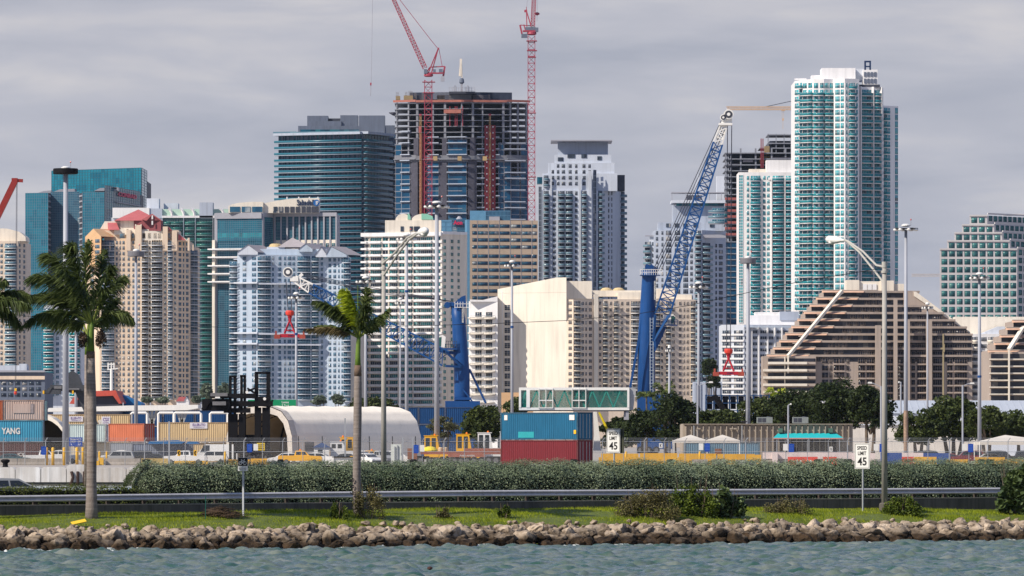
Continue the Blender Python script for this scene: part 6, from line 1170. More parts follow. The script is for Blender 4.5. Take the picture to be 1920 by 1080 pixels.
p = MB(); p.box(X(1170, D), X(1176, D), D + .5, D + 1.2, Z(787, D), z0 - .12); p.box(X(1179, D) - .35, X(1179, D), D + .2, D + .5, Z(787, D), z0 - .1); add('leg_bracket', p, GREYP, t, True)
q = MB(); q.ext([(X(x, 705), Z(y, 705)) for x, y in ((1112, 845), (1127, 842), (1119, 772), (1112.5, 772), (1114, 815))], 705, 706); q.box(X(1112, 705), X(1128, 705), 704.8, 706.4, Z(845, 705), Z(841, 705)); solo('support_leg', q, WHITEP, 'white slanting support leg right of the maroon container', 'support')
q = MB(); q.beam((X(1123, 704), 704, Z(773, 704)), (X(1141, 704), 704, Z(812, 704)), .22); q.beam((X(1126, 704), 704, Z(776, 704)), (X(1143, 704), 704, Z(812, 704)), .12); solo('boom_arm', q, mat('bright_yellow', (.72, .58, .02), .5), 'thin yellow lift arm beside the white support leg', 'arm')
# ---- grey precast building with an awning
D = 880; t = thing('port_building', 'grey ribbed concrete building with a turquoise awning on its front', 'building', (X(1440, D), D, GZ)); PRC = mat('precast_concrete', (.34, .29, .235), .9, .18, .35, streak=.35)
p = MB(); p.box(X(1280, D), X(1599, D), D, D + 14, GZ, Z(796, D)); add('wall', p, PRC, t, True)
for i in range(29): x = 1285 + i * 10.9; p = MB(); p.ext([(0, GZ), (.42, GZ), (.42, Z(801, D)), (0, Z(796.5, D))], X(x, D), X(x + 1.8, D), 0, Matrix(((0, 1, 0, 0), (-1, 0, 0, D), (0, 0, 1, 0), (0, 0, 0, 1)))); add('rib', p, PRC, t, True)
p = MB(); p.ext([(X(1281, D), Z(795.9, D)), (X(1599, D), Z(795.9, D)), (X(1599, D), Z(794.6, D)), (X(1281, D), Z(794.6, D))], D - .5, D + 14); add('coping', p, PRC, t, True)
for x in (1301, 1391): p = MB(); p.tube([(X(x, D), D - .5, GZ), (X(x, D), D - .5, Z(798, D))], .09, 6); add('drain_pipe', p, STEEL, t, True)
for x in (1310, 1378, 1372): p = MB(); p.box(X(x - 4, D), X(x + 3, D), D - .9, D - .42, Z(805, D), Z(802.5, D)); add('hood', p, PRC, t, True)
for x in (1463, 1557): p = MB(); p.box(X(x - 4, D), X(x + 4, D), D - .9, D - .1, Z(811, D), Z(803, D)); add('floodlight', p, mat('green_lamp', (.08, .14, .11), .5), t, True)
p = MB(); A = [(X(1448, D), D - 3, Z(821, D)), (X(1579, D), D - 3, Z(821, D)), (X(1567, D), D - .1, Z(812, D)), (X(1459, D), D - .1, Z(812, D))]; p.add(A + [(x, y, z - .12) for x, y, z in A], [(0, 1, 2, 3), (7, 6, 5, 4), (0, 4, 5, 1), (1, 5, 6, 2), (3, 7, 4, 0)]); add('awning', p, mat('turquoise_canvas', (.015, .42, .45), .7, .08, .5), t, True)
p = MB(); k = 40; xs = np.linspace(X(1448, D), X(1579, D), k * 2 + 1); [p.add([(xs[i], D - 3.02, Z(821, D)), (xs[i + 1], D - 3.02, Z(821, D)), (xs[i + 1], D - 3.02, Z(822.6 + (i % 2), D)), (xs[i], D - 3.02, Z(823.6 - (i % 2), D))], [(0, 1, 2, 3)]) for i in range(k * 2)]; p.add([A[0], A[3], (A[3][0], A[3][1], A[3][2] - .9), (A[0][0], A[0][1], A[0][2] - .15)], [(0, 1, 2, 3)]); add('awning_valance', p, mat('salmon_canvas', (.55, .25, .20), .7), t, True)
for x in (1455, 1515, 1572): p = MB(); p.box(X(x, D) - .06, X(x, D) + .06, D - 2.9, D - 2.78, GZ, Z(821.2, D)); add('awning_post', p, STEEL, t, True)
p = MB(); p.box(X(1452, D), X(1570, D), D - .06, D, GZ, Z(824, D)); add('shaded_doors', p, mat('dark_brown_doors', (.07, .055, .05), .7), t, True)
for i, x in enumerate((1434, 1501)):
    t2 = thing('air_conditioner', 'grey air conditioning unit on the roof of the ribbed building, ' + ('left', 'right') [i] + ' one', 'air conditioner', (X(x, D + 3), D + 3, Z(794.6, D)), 0, 'roof air conditioners'); p = MB(); p.box(-1.15, 1.15, 0, 1.6, .1, 1.0); p.box(-1.0, 1.0, .1, 1.5, 0, .1); add('casing', p, mat('aircon_grey', (.22, .25, .25), .6, .2, 1), t2)
    for dx in (-.75, -.1): p = MB(); p.box(dx - .27, dx + .27, -.03, 0, .25, .85); add('grille', p, DARKP, t2)
    p = MB(); p.lathe((.6, .8, 1.0), [(.3, 0), (.3, .12)], 12); add('fan', p, DARKP, t2)
q = MB(); q.lathe((X(1395, 884), 884, Z(794, 880)), [(.05, 0), (.45, .25), (.5, .35)], 12); q.tube([(X(1395, 884), 884, Z(795, 880)), (X(1395, 884), 884, Z(792, 880))], .06, 6); solo('satellite_dish', q, DARKP, 'small dark satellite dish on the ribbed building roof', 'dish')
# ---- white canopies
CANV = mat('white_canvas', (.60, .56, .50), .8, .05, .4)
def pavilion(label, x0, x1, ye, peaks, D, dp):
    t = thing('canopy_tent', label, 'canopy', (X((x0 + x1) / 2, D), D, GZ)); ze = Z(ye, D)
    for (xa, xb, xp, yp) in peaks:
        p = MB(); a, b_ = X(xa, D), X(xb, D); p.add([(a, D, ze), (b_, D, ze), (b_, D + dp, ze), (a, D + dp, ze), (X(xp, D), D + dp / 2, Z(yp, D)), (a, D, ze - .35), (b_, D, ze - .35), (b_, D + dp, ze - .35), (a, D + dp, ze - .35)], [(0, 1, 4), (1, 2, 4), (2, 3, 4), (3, 0, 4), (0, 5, 6, 1), (1, 6, 7, 2), (3, 8, 5, 0), (2, 7, 8, 3)]); add('roof', p, CANV, t, True)
    for x in sorted({q_ for pk in peaks for q_ in pk[:2]}):
        for d in (0.1, dp - .1): p = MB(); p.tube([(X(x, D), D + d, GZ), (X(x, D), D + d, ze)], .06, 6); add('pole', p, WHITEP, t, True)
pavilion('cream canopy tent with two peaks over the faded blue container', 1264, 1387, 825.5, [(1264, 1326, 1296, 815), (1326, 1387, 1356, 815)], 806, 6)
pavilion('white canopy tent at the right edge over the dark cars', 1837, 1995, 829, [(1837, 1995, 1890, 815.5)], 772, 9)
# ---- warehouses on the right
D = 1200; t = thing('warehouse', 'long pale metal roofed warehouse behind the trees on the right', 'warehouse', (X(1800, D), D, GZ)); MROOF = mat('pale_metal_roof', (.42, .46, .52), .55, .08, .3, streak=.2)
p = MB(); p.add([(X(1670, D), D, Z(775, D)), (X(1990, D), D, Z(775, D)), (X(1990, D), D + 14, Z(750, D)), (X(1670, D), D + 14, Z(750, D)), (X(1670, D), D + 26, Z(775, D)), (X(1990, D), D + 26, Z(775, D))], [(0, 1, 2, 3), (3, 2, 5, 4)]); add('roof', p, MROOF, t, True)
p = MB(); p.box(X(1672, D), X(1990, D), D + .3, D + 25, GZ, Z(775.5, D)); add('wall', p, WHITE2, t, True)
for i in range(24): x = 1674 + i * 13; p = MB(); p.beam((X(x, D), D - .1, Z(774.9, D)), (X(x, D), D + 13.9, Z(750.2, D)), .12); add('roof_seam', p, MROOF, t, True)
D = 1000; t = thing('warehouse', 'low white building between the ribbed building and the trees', 'warehouse', (X(1660, D), D, GZ)); p = MB(); p.box(X(1585, D), X(1850, D), D, D + 15, GZ, Z(797, D)); add('wall', p, mat('white_render', (.66, .62, .57), .85, .12, .4, streak=.25), t, True); p = MB(); p.box(X(1583, D), X(1852, D), D - .3, D + 15.3, Z(797, D) + .003, Z(795, D)); add('coping', p, WHITE2, t, True)
q = MB(); q.box(X(940, 1500), X(973, 1500), 1500, 1512, GZ, Z(736, 1500)); q.box(X(973, 1500), X(1000, 1500), 1500, 1510, GZ, Z(755, 1500)); q.box(X(945, 1500), X(948, 1500), 1499.9, 1500, Z(762, 1500), Z(757, 1500), 1); solo('small_house', q, [TAN, DARKG], 'small orange tan house between the trees and the glass bridge', 'house')
D = 2150; t = thing('small_house', 'small white house with a red gabled roof below the green tower', 'house', (X(345, D), D, GZ)); p = MB(); p.box(X(331, D), X(354, D), D, D + 6, GZ, Z(752, D)); p.ext([(X(344, D), Z(752, D)), (X(354, D), Z(752, D)), (X(349, D), Z(744, D))], D - .1, D + 6); add('wall', p, WHITE, t, True); p = MB(); p.ext([(X(330, D), Z(752.4, D)), (X(344.5, D), Z(752.4, D)), (X(349, D), Z(744, D)), (X(336, D), Z(744, D))], D - .4, D + 7); add('roof', p, REDT, t, True)
# ---- dark blue frame stack
D = 1000; t = thing('rack_stack', 'dark blue stack of open steel frames above the trees', 'rack', (X(1382, D), D, GZ)); RB = mat('rack_blue', (.01, .05, .14), .6, .2, .5)
for y in (740.5, 755, 769, 784): p = MB(); p.box(X(1323, D), X(1442, D), D, D + 2.4, Z(y + 1.5, D), Z(y, D)); add('rail', p, RB, t, True)
for x in np.arange(1323, 1443, 14.8): p = MB(); p.box(X(x, D), X(x + 2, D), D - .05, D + 2.45, GZ, Z(740, D)); add('upright', p, RB, t, True)
for i in range(8):
    x = 1325 + i * 14.8; p = MB(); p.box(X(x + 1, D), X(x + 11, D), D + 1.2, D + 1.4, Z(767, D), Z(743, D)); add('back_panel', p, BLACKM, t, True); p = MB(); p.lathe((X(x + 6.3, D), D + 1.0, Z(749, D)), [(.42, 0), (.42, .1)], 12, axis='y'); add('wheel_disc', p, DARKP, t, True)
q = MB(); q.beam((X(1341, 990), 990, Z(744, 990)), (X(1372, 990), 990, Z(790, 990)), 1.0, .9); q.beam((X(1326, 990), 990, Z(752, 990)), (X(1345, 990), 990, Z(743, 990)), .8); solo('crane_boom', q, BLACKM, 'black leaning machine boom in front of the blue frame stack', 'boom')
# ---- mobile harbour cranes
def spreader(label, x, y0, y1, D, xtop, ytop):
    t = thing('crane_spreader', label, 'spreader', (X(x, D), D, Z(y1, D))); RD_ = mat('spreader_red', (.62, .05, .03), .5, .15, .5); DR = mat('spreader_dark_red', (.42, .015, .03), .5, .15, .5); s = (y1 - y0) / 58
    p = MB(); p.lathe((X(x, D), D, Z(y0 + 13 * s, D)), [(.55, 0), (.95, .3), (1.05, .9), (.85, 1.3)], 10); add('rotator', p, RD_, t, True)
    p = MB(); p.lathe((X(x, D), D, Z(y0 + 26 * s, D)), [(.3, 0), (.35, 1.0), (.6, 1.4), (.3, 1.6)], 8); add('swivel', p, DR, t, True)
    p = MB(); [p.beam((X(x + a * 1.6, D), D + b_ * .3, Z(y0 + 25 * s, D)), (X(x + a * 10, D), D + b_, Z(y1 - 11 * s, D)), .3) for a in (-1, 1) for b_ in (-1, 1)]; p.beam((X(x - 6, D), D, Z(y1 - 17 * s, D)), (X(x + 6, D), D, Z(y1 - 17 * s, D)), .3); add('sling_frame', p, DR, t, True)
    p = MB(); p.box(X(x - 18, D), X(x + 18, D), D - 1, D + 1, Z(y1 - 3.5 * s, D), Z(y1 - 10 * s, D)); add('beam', p, DR, t, True)
    for a in (-1, 1): p = MB(); p.box(X(x + a * 23.5 - 5.5, D), X(x + a * 23.5 + 5.5, D), D - 1.2, D + 1.2, Z(y1 - 1, D), Z(y1 - 9 * s, D)); p.box(X(x + a * 26 - 1.4, D), X(x + a * 26 + 1.4, D), D - 1.1, D + 1.1, Z(y1 - 9 * s, D), Z(y1 - 16 * s, D)); add('end_block', p, [mat('worn_red', (.33, .06, .04), .7, .3, 1)], t, True)
    add('lettering', text_mb('DOMINO', 12 * D / F, 3 * D / F, .01, .02, M=Matrix.Translation((X(x - 3, D), D - 1.02, Z(y1 - 5.2 * s, D)))), NAVY, t, True)
    p = MB(); [p.tube([(X(x + a * 3.5, D), D, Z(y0, D)), (X(xtop + a * 4, D), D, Z(ytop, D))], .1, 4) for a in (-1, 1)]; [p.box(X(x + a * 3.5 - .6, D), X(x + a * 3.5 + .6, D), D - .3, D + .3, Z(y0 + 7 * s, D), Z(y0 - 1, D)) for a in (-1, 1)]; add('hoist_rope', p, DARKP, t, True)
def vertical_text(s, px, y0, y1, D, w, t, dy):
    p = MB(); p.box(X(px - w / 2, D), X(px + w / 2, D), D + dy, D + dy + .03, Z(y1, D), Z(y0, D)); add('name_strip', p, NWHITE, t, True)
    M = Matrix.Translation((X(px + w * .32, D), D + dy - .01, Z(y1 - 1, D))) @ Matrix.Rotation(math.radians(-90), 4, 'Y'); add('lettering', text_mb(s, (y1 - y0 - 2) * D / F, w * .6 * D / F, .01, .03, M=M), INK, t, True)
D = 1400
t = thing('harbour_crane', 'blue mobile harbour crane with a tapering tower and raised lattice boom', 'crane', (X(1213, D), D, GZ))
p = MB(); p.tube([(X(1211, D), D, GZ), (X(1212, D), D, Z(640, D)), (X(1217, D), D, Z(520, D)), (X(1218, D), D, Z(508, D))], [2.1, 2.05, 1.65, 1.9], 16); add('tower', p, CRBLUE, t, True, smooth=True)
p = MB(); p.box(X(1200, D), X(1238, D), D - 2.6, D + 2.6, Z(517, D), Z(515.5, D)); add('head_platform', p, CRBLUE, t, True)
p = MB()
for y in (506, 511): p.box(X(1200, D), X(1241, D), D - 2.65, D - 2.55, Z(y, D) - .06, Z(y, D) + .06)
for x in np.linspace(1200, 1241, 11): p.box(X(x, D) - .05, X(x, D) + .05, D - 2.65, D - 2.55, Z(516, D), Z(505, D))
add('head_railing', p, WHITEP, t, True)
p = MB(); p.lathe((X(1221, D), D - 1, Z(505, D)), [(1.0, 0), (1.0, .5)], 14, axis='y'); p.beam((X(1211, D), D, Z(512, D)), (X(1214, D), D, Z(496, D)), .8); p.beam((X(1218, D), D, Z(500, D)), (X(1233, D), D, Z(510, D)), 1.4); add('head_sheaves', p, CRBLUE, t, True)
vertical_text('MOBILHAFEN', 1228, 527, 562, D, 3.6, t, -1.75)
boom0, boom1 = (X(1225, D), D - 2.5, Z(640, D)), (X(1355, D), D - 2.5, Z(240, D)); mid = Vector(boom0).lerp(Vector(boom1), .925)
p = MB(); lattice(p, Vector(boom0).lerp(Vector(boom1), .12), mid, 3.6, 2.4, 3.4, 2.2, 24, .17, rd=.1); b0 = Vector(boom0).lerp(Vector(boom1), .12); [p.beam(boom0, b0 + Vector((dx, dy, 0)), .5) for dx in (-1.6, 1.6) for dy in (-1.6, 1.6)]; add('boom', p, mat('boom_blue', (.008, .07, .23), .45, .1, .4), t, True)
p = MB(); lattice(p, mid, boom1, 2.2, 1.8, 2.0, 1.6, 3, .17, rd=.11); p.beam(boom1, (X(1362, D), D - 2.5, Z(222, D)), 1.6); p.box(X(1347, D), X(1372, D), D - 4, D - 1, Z(236, D), Z(232, D)); p.ext([(X(1352, D), Z(232, D)), (X(1372, D), Z(232, D)), (X(1370, D), Z(212, D)), (X(1362, D), Z(205, D))], D - 3.2, D - 2); add('boom_tip', p, WHITEP, t, True)
for x, y, r in ((1365, 216, 1.15), (1355, 222, .75)):
    p = MB(); p.lathe((X(x, D), D - 4.1, Z(y, D)), [(r, 0), (r * .82, .15), (r * .82, .35), (r, .5)], 22, axis='y'); sh = add('sheave', p, WHITEP, t, True); p = MB(); p.lathe((X(x, D), D - 4.2, Z(y, D)), [(r * .75, 0), (r * .75, .05)], 18, axis='y'); p.lathe((X(x, D), D - 4.25, Z(y, D)), [(r * .35, 0), (r * .35, .05)], 12, axis='y', mi=1); o = add('sheave_face', p, [DARKP, WHITEP], sh); o.data.transform(Matrix.Translation(-t.location))
p = MB(); [p.tube([(X(1224 + i * 5, D), D - 2 + i * .3, Z(508, D)), (X(1352 + i * 4, D), D - 3, Z(226 + i * 2, D))], .09, 4) for i in range(4)]; add('luffing_rope', p, DARKP, t, True)
p = MB(); p.beam((X(1197, D), D, Z(757, D)), (X(1206, D), D, Z(585, D)), .4); p.beam((X(1178, D), D - 1, Z(745, D)), (X(1206, D), D - 1, Z(590, D)), .55); p.beam((X(1199, D), D - 2.2, Z(740, D)), (X(1215, D), D - 2.2, Z(640, D)), .35); add('stay_strut', p, CRBLUE, t, True)
p = MB(); p.box(X(1224, D), X(1270, D), D - 3.2, D + 1, Z(611, D), Z(609, D)); p.ext([(X(x, D), Z(y, D)) for x, y in ((1224, 612), (1250, 612), (1238, 640), (1228, 660), (1224, 655))], D - 1.5, D + .5); add('cab_platform', p, CRBLUE, t, True)
p = MB(); p.ext([(X(x, D), Z(y, D)) for x, y in ((1243, 609), (1261, 609), (1266, 595), (1262, 590), (1243, 591))], D - 3, D - .6); cb = add('cab', p, WHITEP, t, True); p = MB(); p.ext([(X(x, D), Z(y, D)) for x, y in ((1257, 607), (1261.5, 607), (1266, 596), (1262, 592), (1258, 594))], D - 3.05, D - 3.01); o = add('cab_glass', p, mat('cab_green_glass', (.03, .12, .10), .15), cb); o.data.transform(Matrix.Translation(-t.location))
p = MB()
for x in np.linspace(1226, 1270, 9): p.box(X(x, D) - .05, X(x, D) + .05, D - 3.2, D - 3.1, Z(609, D), Z(600, D))
for y in (600, 604): p.box(X(1226, D), X(1270, D), D - 3.2, D - 3.1, Z(y, D) - .05, Z(y, D) + .05)
add('platform_railing', p, CRBLUE, t, True)
p = MB(); [p.box(X(x, D) - .07, X(x, D) + .07, D - 2.6, D - 2.45, GZ, Z(596, D)) for x in (1218.5, 1224)]; [p.box(X(1218.5, D), X(1224, D), D - 2.6, D - 2.5, z, z + .08) for z in np.arange(3, Z(597, D), .75)]; [p.box(X(1217, D), X(1225.5, D), D - 2.7, D - 2.6, z, z + .1) for z in np.arange(6, Z(600, D), 3)]; add('ladder', p, mat('ladder_pale', (.42, .50, .58), .5), t, True)
p = MB(); p.box(X(1195, D), X(1260, D), D - 3, D + 4, GZ + 1, Z(740, D)); add('chassis', p, CRBLUE, t, True)
for x in (1200, 1215, 1230, 1250): wheel(t, X(x, D) - t.location.x, -3.2, .8, .6)
spreader('red container spreader hanging from the raised right crane', 1366, 652, 706, D, 1368, 232)
t = thing('harbour_crane', 'blue mobile harbour crane with its long lattice boom lowered to the left', 'crane', (X(866, D), D, GZ))
p = MB(); p.tube([(X(867, D), D, GZ), (X(866, D), D, Z(700, D)), (X(860, D), D, Z(600, D)), (X(856, D), D, Z(572, D))], [1.85, 1.85, 1.6, 1.35], 16); add('tower', p, CRBLUE, t, True, smooth=True)
p = MB(); p.ext([(X(x, D), Z(y, D)) for x, y in ((846, 574), (874, 578), (873, 554), (866, 556), (852, 568), (846, 566))], D - 1.4, D + 1.4); p.lathe((X(839, D), D - 1, Z(572, D)), [(.75, 0), (.75, 2)], 12, axis='y'); p.beam((X(838, D), D, Z(571, D)), (X(850, D), D, Z(571, D)), 1.1); add('head_sheaves', p, CRBLUE, t, True)
p = MB(); p.box(X(852, D), X(884, D), D - 1.9, D - 1.8, Z(577, D), Z(576, D)); [p.box(X(x, D) - .06, X(x, D) + .06, D - 1.9, D - 1.8, Z(576, D), Z(566, D)) for x in (853, 858, 863, 868, 875, 883)]; p.box(X(852, D), X(884, D), D - 1.9, D - 1.8, Z(570, D) - .06, Z(570, D) + .06); add('head_railing', p, WHITEP, t, True)
vertical_text('HAFENKRAN', 868, 579, 605, D, 3.2, t, -1.75)
b0, b1 = Vector((X(865, D), D - 2.4, Z(688, D))), Vector((X(575, D), D - 2.4, Z(537, D))); b2 = Vector((X(553, D), D - 2.4, Z(523, D)))
p = MB(); lattice(p, b0.lerp(b1, .1), b0.lerp(b1, .97), 3.4, 2.2, 3.6, 2.2, 21, .17, rd=.1); [p.beam(b0, b0.lerp(b1, .1) + Vector((0, dy, dz)), .5) for dy in (-1.5, 1.5) for dz in (-1.7, 1.7)]; add('boom', p, mat('boom_blue', 0), t, True)
p = MB(); lattice(p, b0.lerp(b1, .97), b2, 2.2, 1.6, 2.2, 1.4, 4, .17, rd=.11); p.box(X(545, D), X(560, D), D - 3.6, D - 1.4, Z(528, D), Z(519, D)); p.beam((X(560, D), D - 2.4, Z(521, D)), (X(568, D), D - 2.4, Z(514, D)), .7); add('boom_tip', p, WHITEP, t, True)
p = MB(); p.lathe((X(541, D), D - 3.8, Z(511, D)), [(1.2, 0), (1.0, .15), (1.0, .35), (1.2, .5)], 22, axis='y'); sh = add('sheave', p, WHITEP, t, True); p = MB(); p.lathe((X(541, D), D - 3.9, Z(511, D)), [(.95, 0), (.95, .05)], 18, axis='y'); p.lathe((X(541, D), D - 3.95, Z(511, D)), [(.5, 0), (.5, .05)], 12, axis='y', mi=1); o = add('sheave_face', p, [DARKP, WHITEP], sh); o.data.transform(Matrix.Translation(-t.location))
p = MB(); [p.tube([(X(846, D), D - 1 + i * .5, Z(565, D)), (X(700, D), D - 2, Z(540 + i * 3, D)), (X(560 + i * 5, D), D - 2.4, Z(512 + i * 3, D))], .08, 4) for i in range(4)]; add('luffing_rope', p, DARKP, t, True)
p = MB(); p.beam((X(880, D), D, Z(692, D)), (X(911, D), D, Z(756, D)), .5); p.beam((X(868, D), D - 1.9, Z(730, D)), (X(888, D), D - 1.9, Z(756, D)), .35); add('stay_strut', p, CRBLUE, t, True)
p = MB(); p.box(X(818, D), X(858, D), D - 2.2, D + .5, Z(656, D), Z(653, D)); p.beam((X(820, D), D - 1, Z(657, D)), (X(862, D), D - 1, Z(664, D)), .7); add('cab_platform', p, CRBLUE, t, True)
p = MB(); p.ext([(X(x, D), Z(y, D)) for x, y in ((817, 650), (834, 652), (836, 632), (830, 628), (818, 632))], D - 2.2, D - .2); cb = add('cab', p, WHITEP, t, True); p = MB(); p.ext([(X(x, D), Z(y, D)) for x, y in ((818, 648), (827, 650), (828, 632), (819, 634))], D - 2.25, D - 2.21); o = add('cab_glass', p, mat('cab_green_glass', 0), cb); o.data.transform(Matrix.Translation(-t.location))
p = MB(); [p.box(X(x, D) - .05, X(x, D) + .05, D - 2.2, D - 2.1, Z(653, D), Z(640, D)) for x in np.linspace(837, 856, 6)]; [p.box(X(836, D), X(857, D), D - 2.2, D - 2.1, Z(y, D) - .05, Z(y, D) + .05) for y in (640, 646)]; add('platform_railing', p, DARKP, t, True)
p = MB(); p.box(X(852, D), X(884, D), D - 2.2, D + 2.2, Z(750, D), Z(745, D)); p.box(X(835, D), X(900, D), D - 3, D + 3, GZ + 1, Z(752, D)); add('chassis', p, [CRBLUE], t, True)
for x in (842, 858, 875, 892): wheel(t, X(x, D) - t.location.x, -3.2, .8, .6)
spreader('red container spreader hanging in front of the pale blue tower', 543.5, 580, 636, D, 540, 524)
# red arm at the far left with its hook
D = 1100; t = thing('loader_crane', 'red crane arm reaching in from the left edge', 'crane', (X(-40, D), D, GZ)); p = MB(); p.beam((X(-60, D), D, Z(520, D)), (X(28, D), D, Z(340, D)), 1.1, 1.1); p.beam((X(25, D), D, Z(338, D)), (X(43, D), D, Z(339, D)), .7, .6); p.box(X(22, D), X(33, D), D - .5, D + .5, Z(343, D), Z(334, D)); add('arm', p, mat('arm_red', (.25, .028, .024), .5), t, True); p = MB(); p.tube([(X(-60, D), D, GZ), (X(-60, D), D, Z(520, D))], .9, 10); add('mast', p, mat('arm_red', 0), t, True)
p = MB(); [p.tube([(X(31 + k, D), D - .3, Z(342, D)), (X(28.5 + k, D), D - .3, Z(730, D))], .04, 4) for k in (0, 1.6)]; add('hoist_rope', p, DARKP, t, True); p = MB(); p.box(X(27.5, D), X(31.5, D), D - .5, D, Z(733, D), Z(728, D)); p.lathe((X(29.3, D), D - .3, Z(740, D)), [(.15, 0), (.3, .3), (.25, .6)], 8, mi=1); add('hook_block', p, [YELP, REDB], t, True)
# ---- high mast lights
LAMPW = mat('lamp_white', (.72, .72, .70), .3, .05, 1)
def highmast(label, px, y, D, rp, style, wp, group='high mast lights', band=False, base=GZ, red=True, rust=False):
    t = thing('high_mast_light', label, 'light mast', (X(px, D), D, base), 0, group); s = D / F; r = wp * s / 2
    p = MB(); p.tube([(X(px, D), D, base), (X(px, D), D, Z(y + 6, D))], [r * 1.12, r * .72], 12); add('pole', p, PAINTP, t, True, smooth=True)
    R = rp * s; z = Z(y + 8, D); c = (X(px, D), D, z)
    if style == 'drum': p = MB(); p.lathe(c, [(R * .95, -.1), (R, 0), (R, 8 * s), (R * .96, 9 * s), (R * .3, 9 * s)], 28); add('drum', p, BLACKM if rp > 20 else mat('drum_grey', (.16, .16, .18), .5), t, True)
    else:
        p = MB(); p.lathe((c[0], c[1], z + 4.5 * s), [(R * .98, 0), (R * .98, .8 * s), (R * .9, .8 * s), (R * .9, 0)], 24); [p.beam((c[0], c[1], z + 5 * s), (c[0] + R * .95 * math.cos(a), c[1] + R * .95 * math.sin(a), z + 5 * s), .09) for a in np.arange(0, 6.28, 1.047)]; add('ring', p, DARKP, t, True)
        for i in range(8): a = i * math.pi / 4 + .2; p = MB(); p.lathe((c[0] + R * .85 * math.cos(a), c[1] + R * .85 * math.sin(a), z), [(R * .1, 0), (R * .17, .6 * s), (R * .19, 2.5 * s), (R * .12, 5 * s), (R * .05, 5.6 * s)], 10); add('lamp', p, LAMPW, t, True, smooth=True)
    p = MB(); p.lathe((c[0], c[1], z + 8 * s), [(r * 1.3, 0), (R * .36, 1.2 * s), (R * .36, 3.2 * s), (R * .2, 5.2 * s)], 14); add('head', p, LAMPW, t, True)
    if red: p = MB(); p.tube([(c[0] + R * .4, c[1], z + 10 * s), (c[0] + R * .4, c[1], z + 22 * s)], .035 if D < 850 else .05, 5); p.lathe((c[0] + R * .4, c[1], z + 20 * s), [(1.2 * s, 0), (1.4 * s, 1.4 * s), (.7 * s, 3 * s)], 8, mi=1); add('warning_light', p, [STEEL, mat('tail_red', 0)], t, True)
    if band: p = MB(); p.tube([(X(px, D), D, Z(band + 2, D)), (X(px, D), D, Z(band - 2, D))], r * 1.12, 12); add('blue_band', p, CRBLUE, t, True)
    if rust: p = MB(); p.tube([(X(px, D), D, Z(770, D)), (X(px, D), D, Z(845, D))], r * 1.13, 12); add('rusty_sleeve', p, mat('rust_patch', (.32, .22, .16), .8, .4, .5), t, True)
    return t
highmast('tall grey mast with a black drum head beside the left palm', 123, 317, 775, 23.5, 'drum', 11.5); highmast('grey mast with a dark drum head in front of the beige tower', 255, 472, 860, 16, 'drum', 7); highmast('thin mast half hidden by the left palm', 142.5, 548, 1100, 11, 'lamps', 6); highmast('slim mast with white lamp ring in front of the pale blue tower', 555.5, 553, 950, 15.5, 'lamps', 5.5, band=626); highmast('mast with a lamp ring just right of the centre palm', 685.5, 523, 1000, 18.5, 'lamps', 6)
highmast('white mast with a lamp ring and blue band in front of the cream slab', 762.5, 443, 930, 19, 'lamps', 6.5, band=546); highmast('tall mast with large white lamps in front of the cream slab', 819, 382, 790, 24, 'lamps', 9.5); highmast('thin brown mast between two white ones on the cream slab', 750.5, 563, 1050, 10, 'lamps', 3.2, red=False); highmast('mast with round lamps in front of the blank cream wall', 960, 493, 900, 14.5, 'lamps', 5.5, band=613); highmast('mast with a lamp ring between the beige building and the grey tower', 1310, 533, 980, 18, 'lamps', 6)
highmast('mast with a dark drum head in front of the white mid tower', 1402.5, 485, 900, 15, 'drum', 8); highmast('weathered mast with white lamps right of the tallest tower', 1698.5, 425, 795, 23.5, 'lamps', 7.5, rust=True); highmast('small mast with lamps in front of the stepped building', 1739, 572, 1000, 11, 'lamps', 4, red=False); highmast('mast with white lamps in front of the white grid office', 1836.5, 516, 880, 19, 'lamps', 7, band=706)
highmast('small floodlight mast in front of the beige building', 1255, 652, 950, 7.5, 'lamps', 5, red=False)
def street(label, px, y, D, dx, dy, wp=3.5, lw=9):
    t = thing('street_lamp', label, 'street lamp', (X(px, D), D, GZ), 0, 'small street lamps in the port'); s = D / F; p = MB(); p.tube([(X(px, D), D, GZ), (X(px, D), D, Z(y, D))], wp * s / 2, 8); add('pole', p, PAINTP, t, True)
    p = MB(); p.tube([(X(px, D), D, Z(y + 2, D)), (X(px + dx * .5, D), D, Z(y + dy * .35, D)), (X(px + dx, D), D, Z(y + dy, D))], .06, 6); add('arm', p, PAINTP, t, True)
    p = MB(); e = 1 if dx > 0 else -1; p.ext([(X(px + dx, D), Z(y + dy + 1.2, D)), (X(px + dx + e * lw, D), Z(y + dy + 1, D)), (X(px + dx + e * lw * .9, D), Z(y + dy - 2, D)), (X(px + dx + e * 2, D), Z(y + dy - 2, D))], D - .25, D + .25); add('lamp_head', p, LAMPW, t, True)
street('street lamp with its arm to the right by the grey tower foot', 1308, 722, 880, 20, -5); street('street lamp with its arm to the left beside the tall lamp pole', 1652, 724, 850, -16, -6); street('street lamp with its arm to the right above the right trees', 1805, 722, 850, 13, -3); street('short camera post in front of the ribbed building', 1478, 760, 800, 2, -2, 3.2, 4); street('short post with a small lamp at the stepped building foot', 1689, 716, 1050, -2, 1, 3, 3)
q = MB(); q.tube([(X(1769, 1100), 1100, GZ), (X(1769, 1100), 1100, Z(626, 1100))], .16, 8); q.box(X(1764, 1100), X(1772, 1100), 1099.6, 1100.3, Z(655, 1100), Z(652, 1100)); q.box(X(1767.5, 1100), X(1771, 1100), 1099.5, 1100, Z(660, 1100), Z(645, 1100)); solo('utility_pole', q, mat('olive_pole', (.30, .25, .15), .8), 'brown utility pole with equipment in front of the stepped building', 'pole')
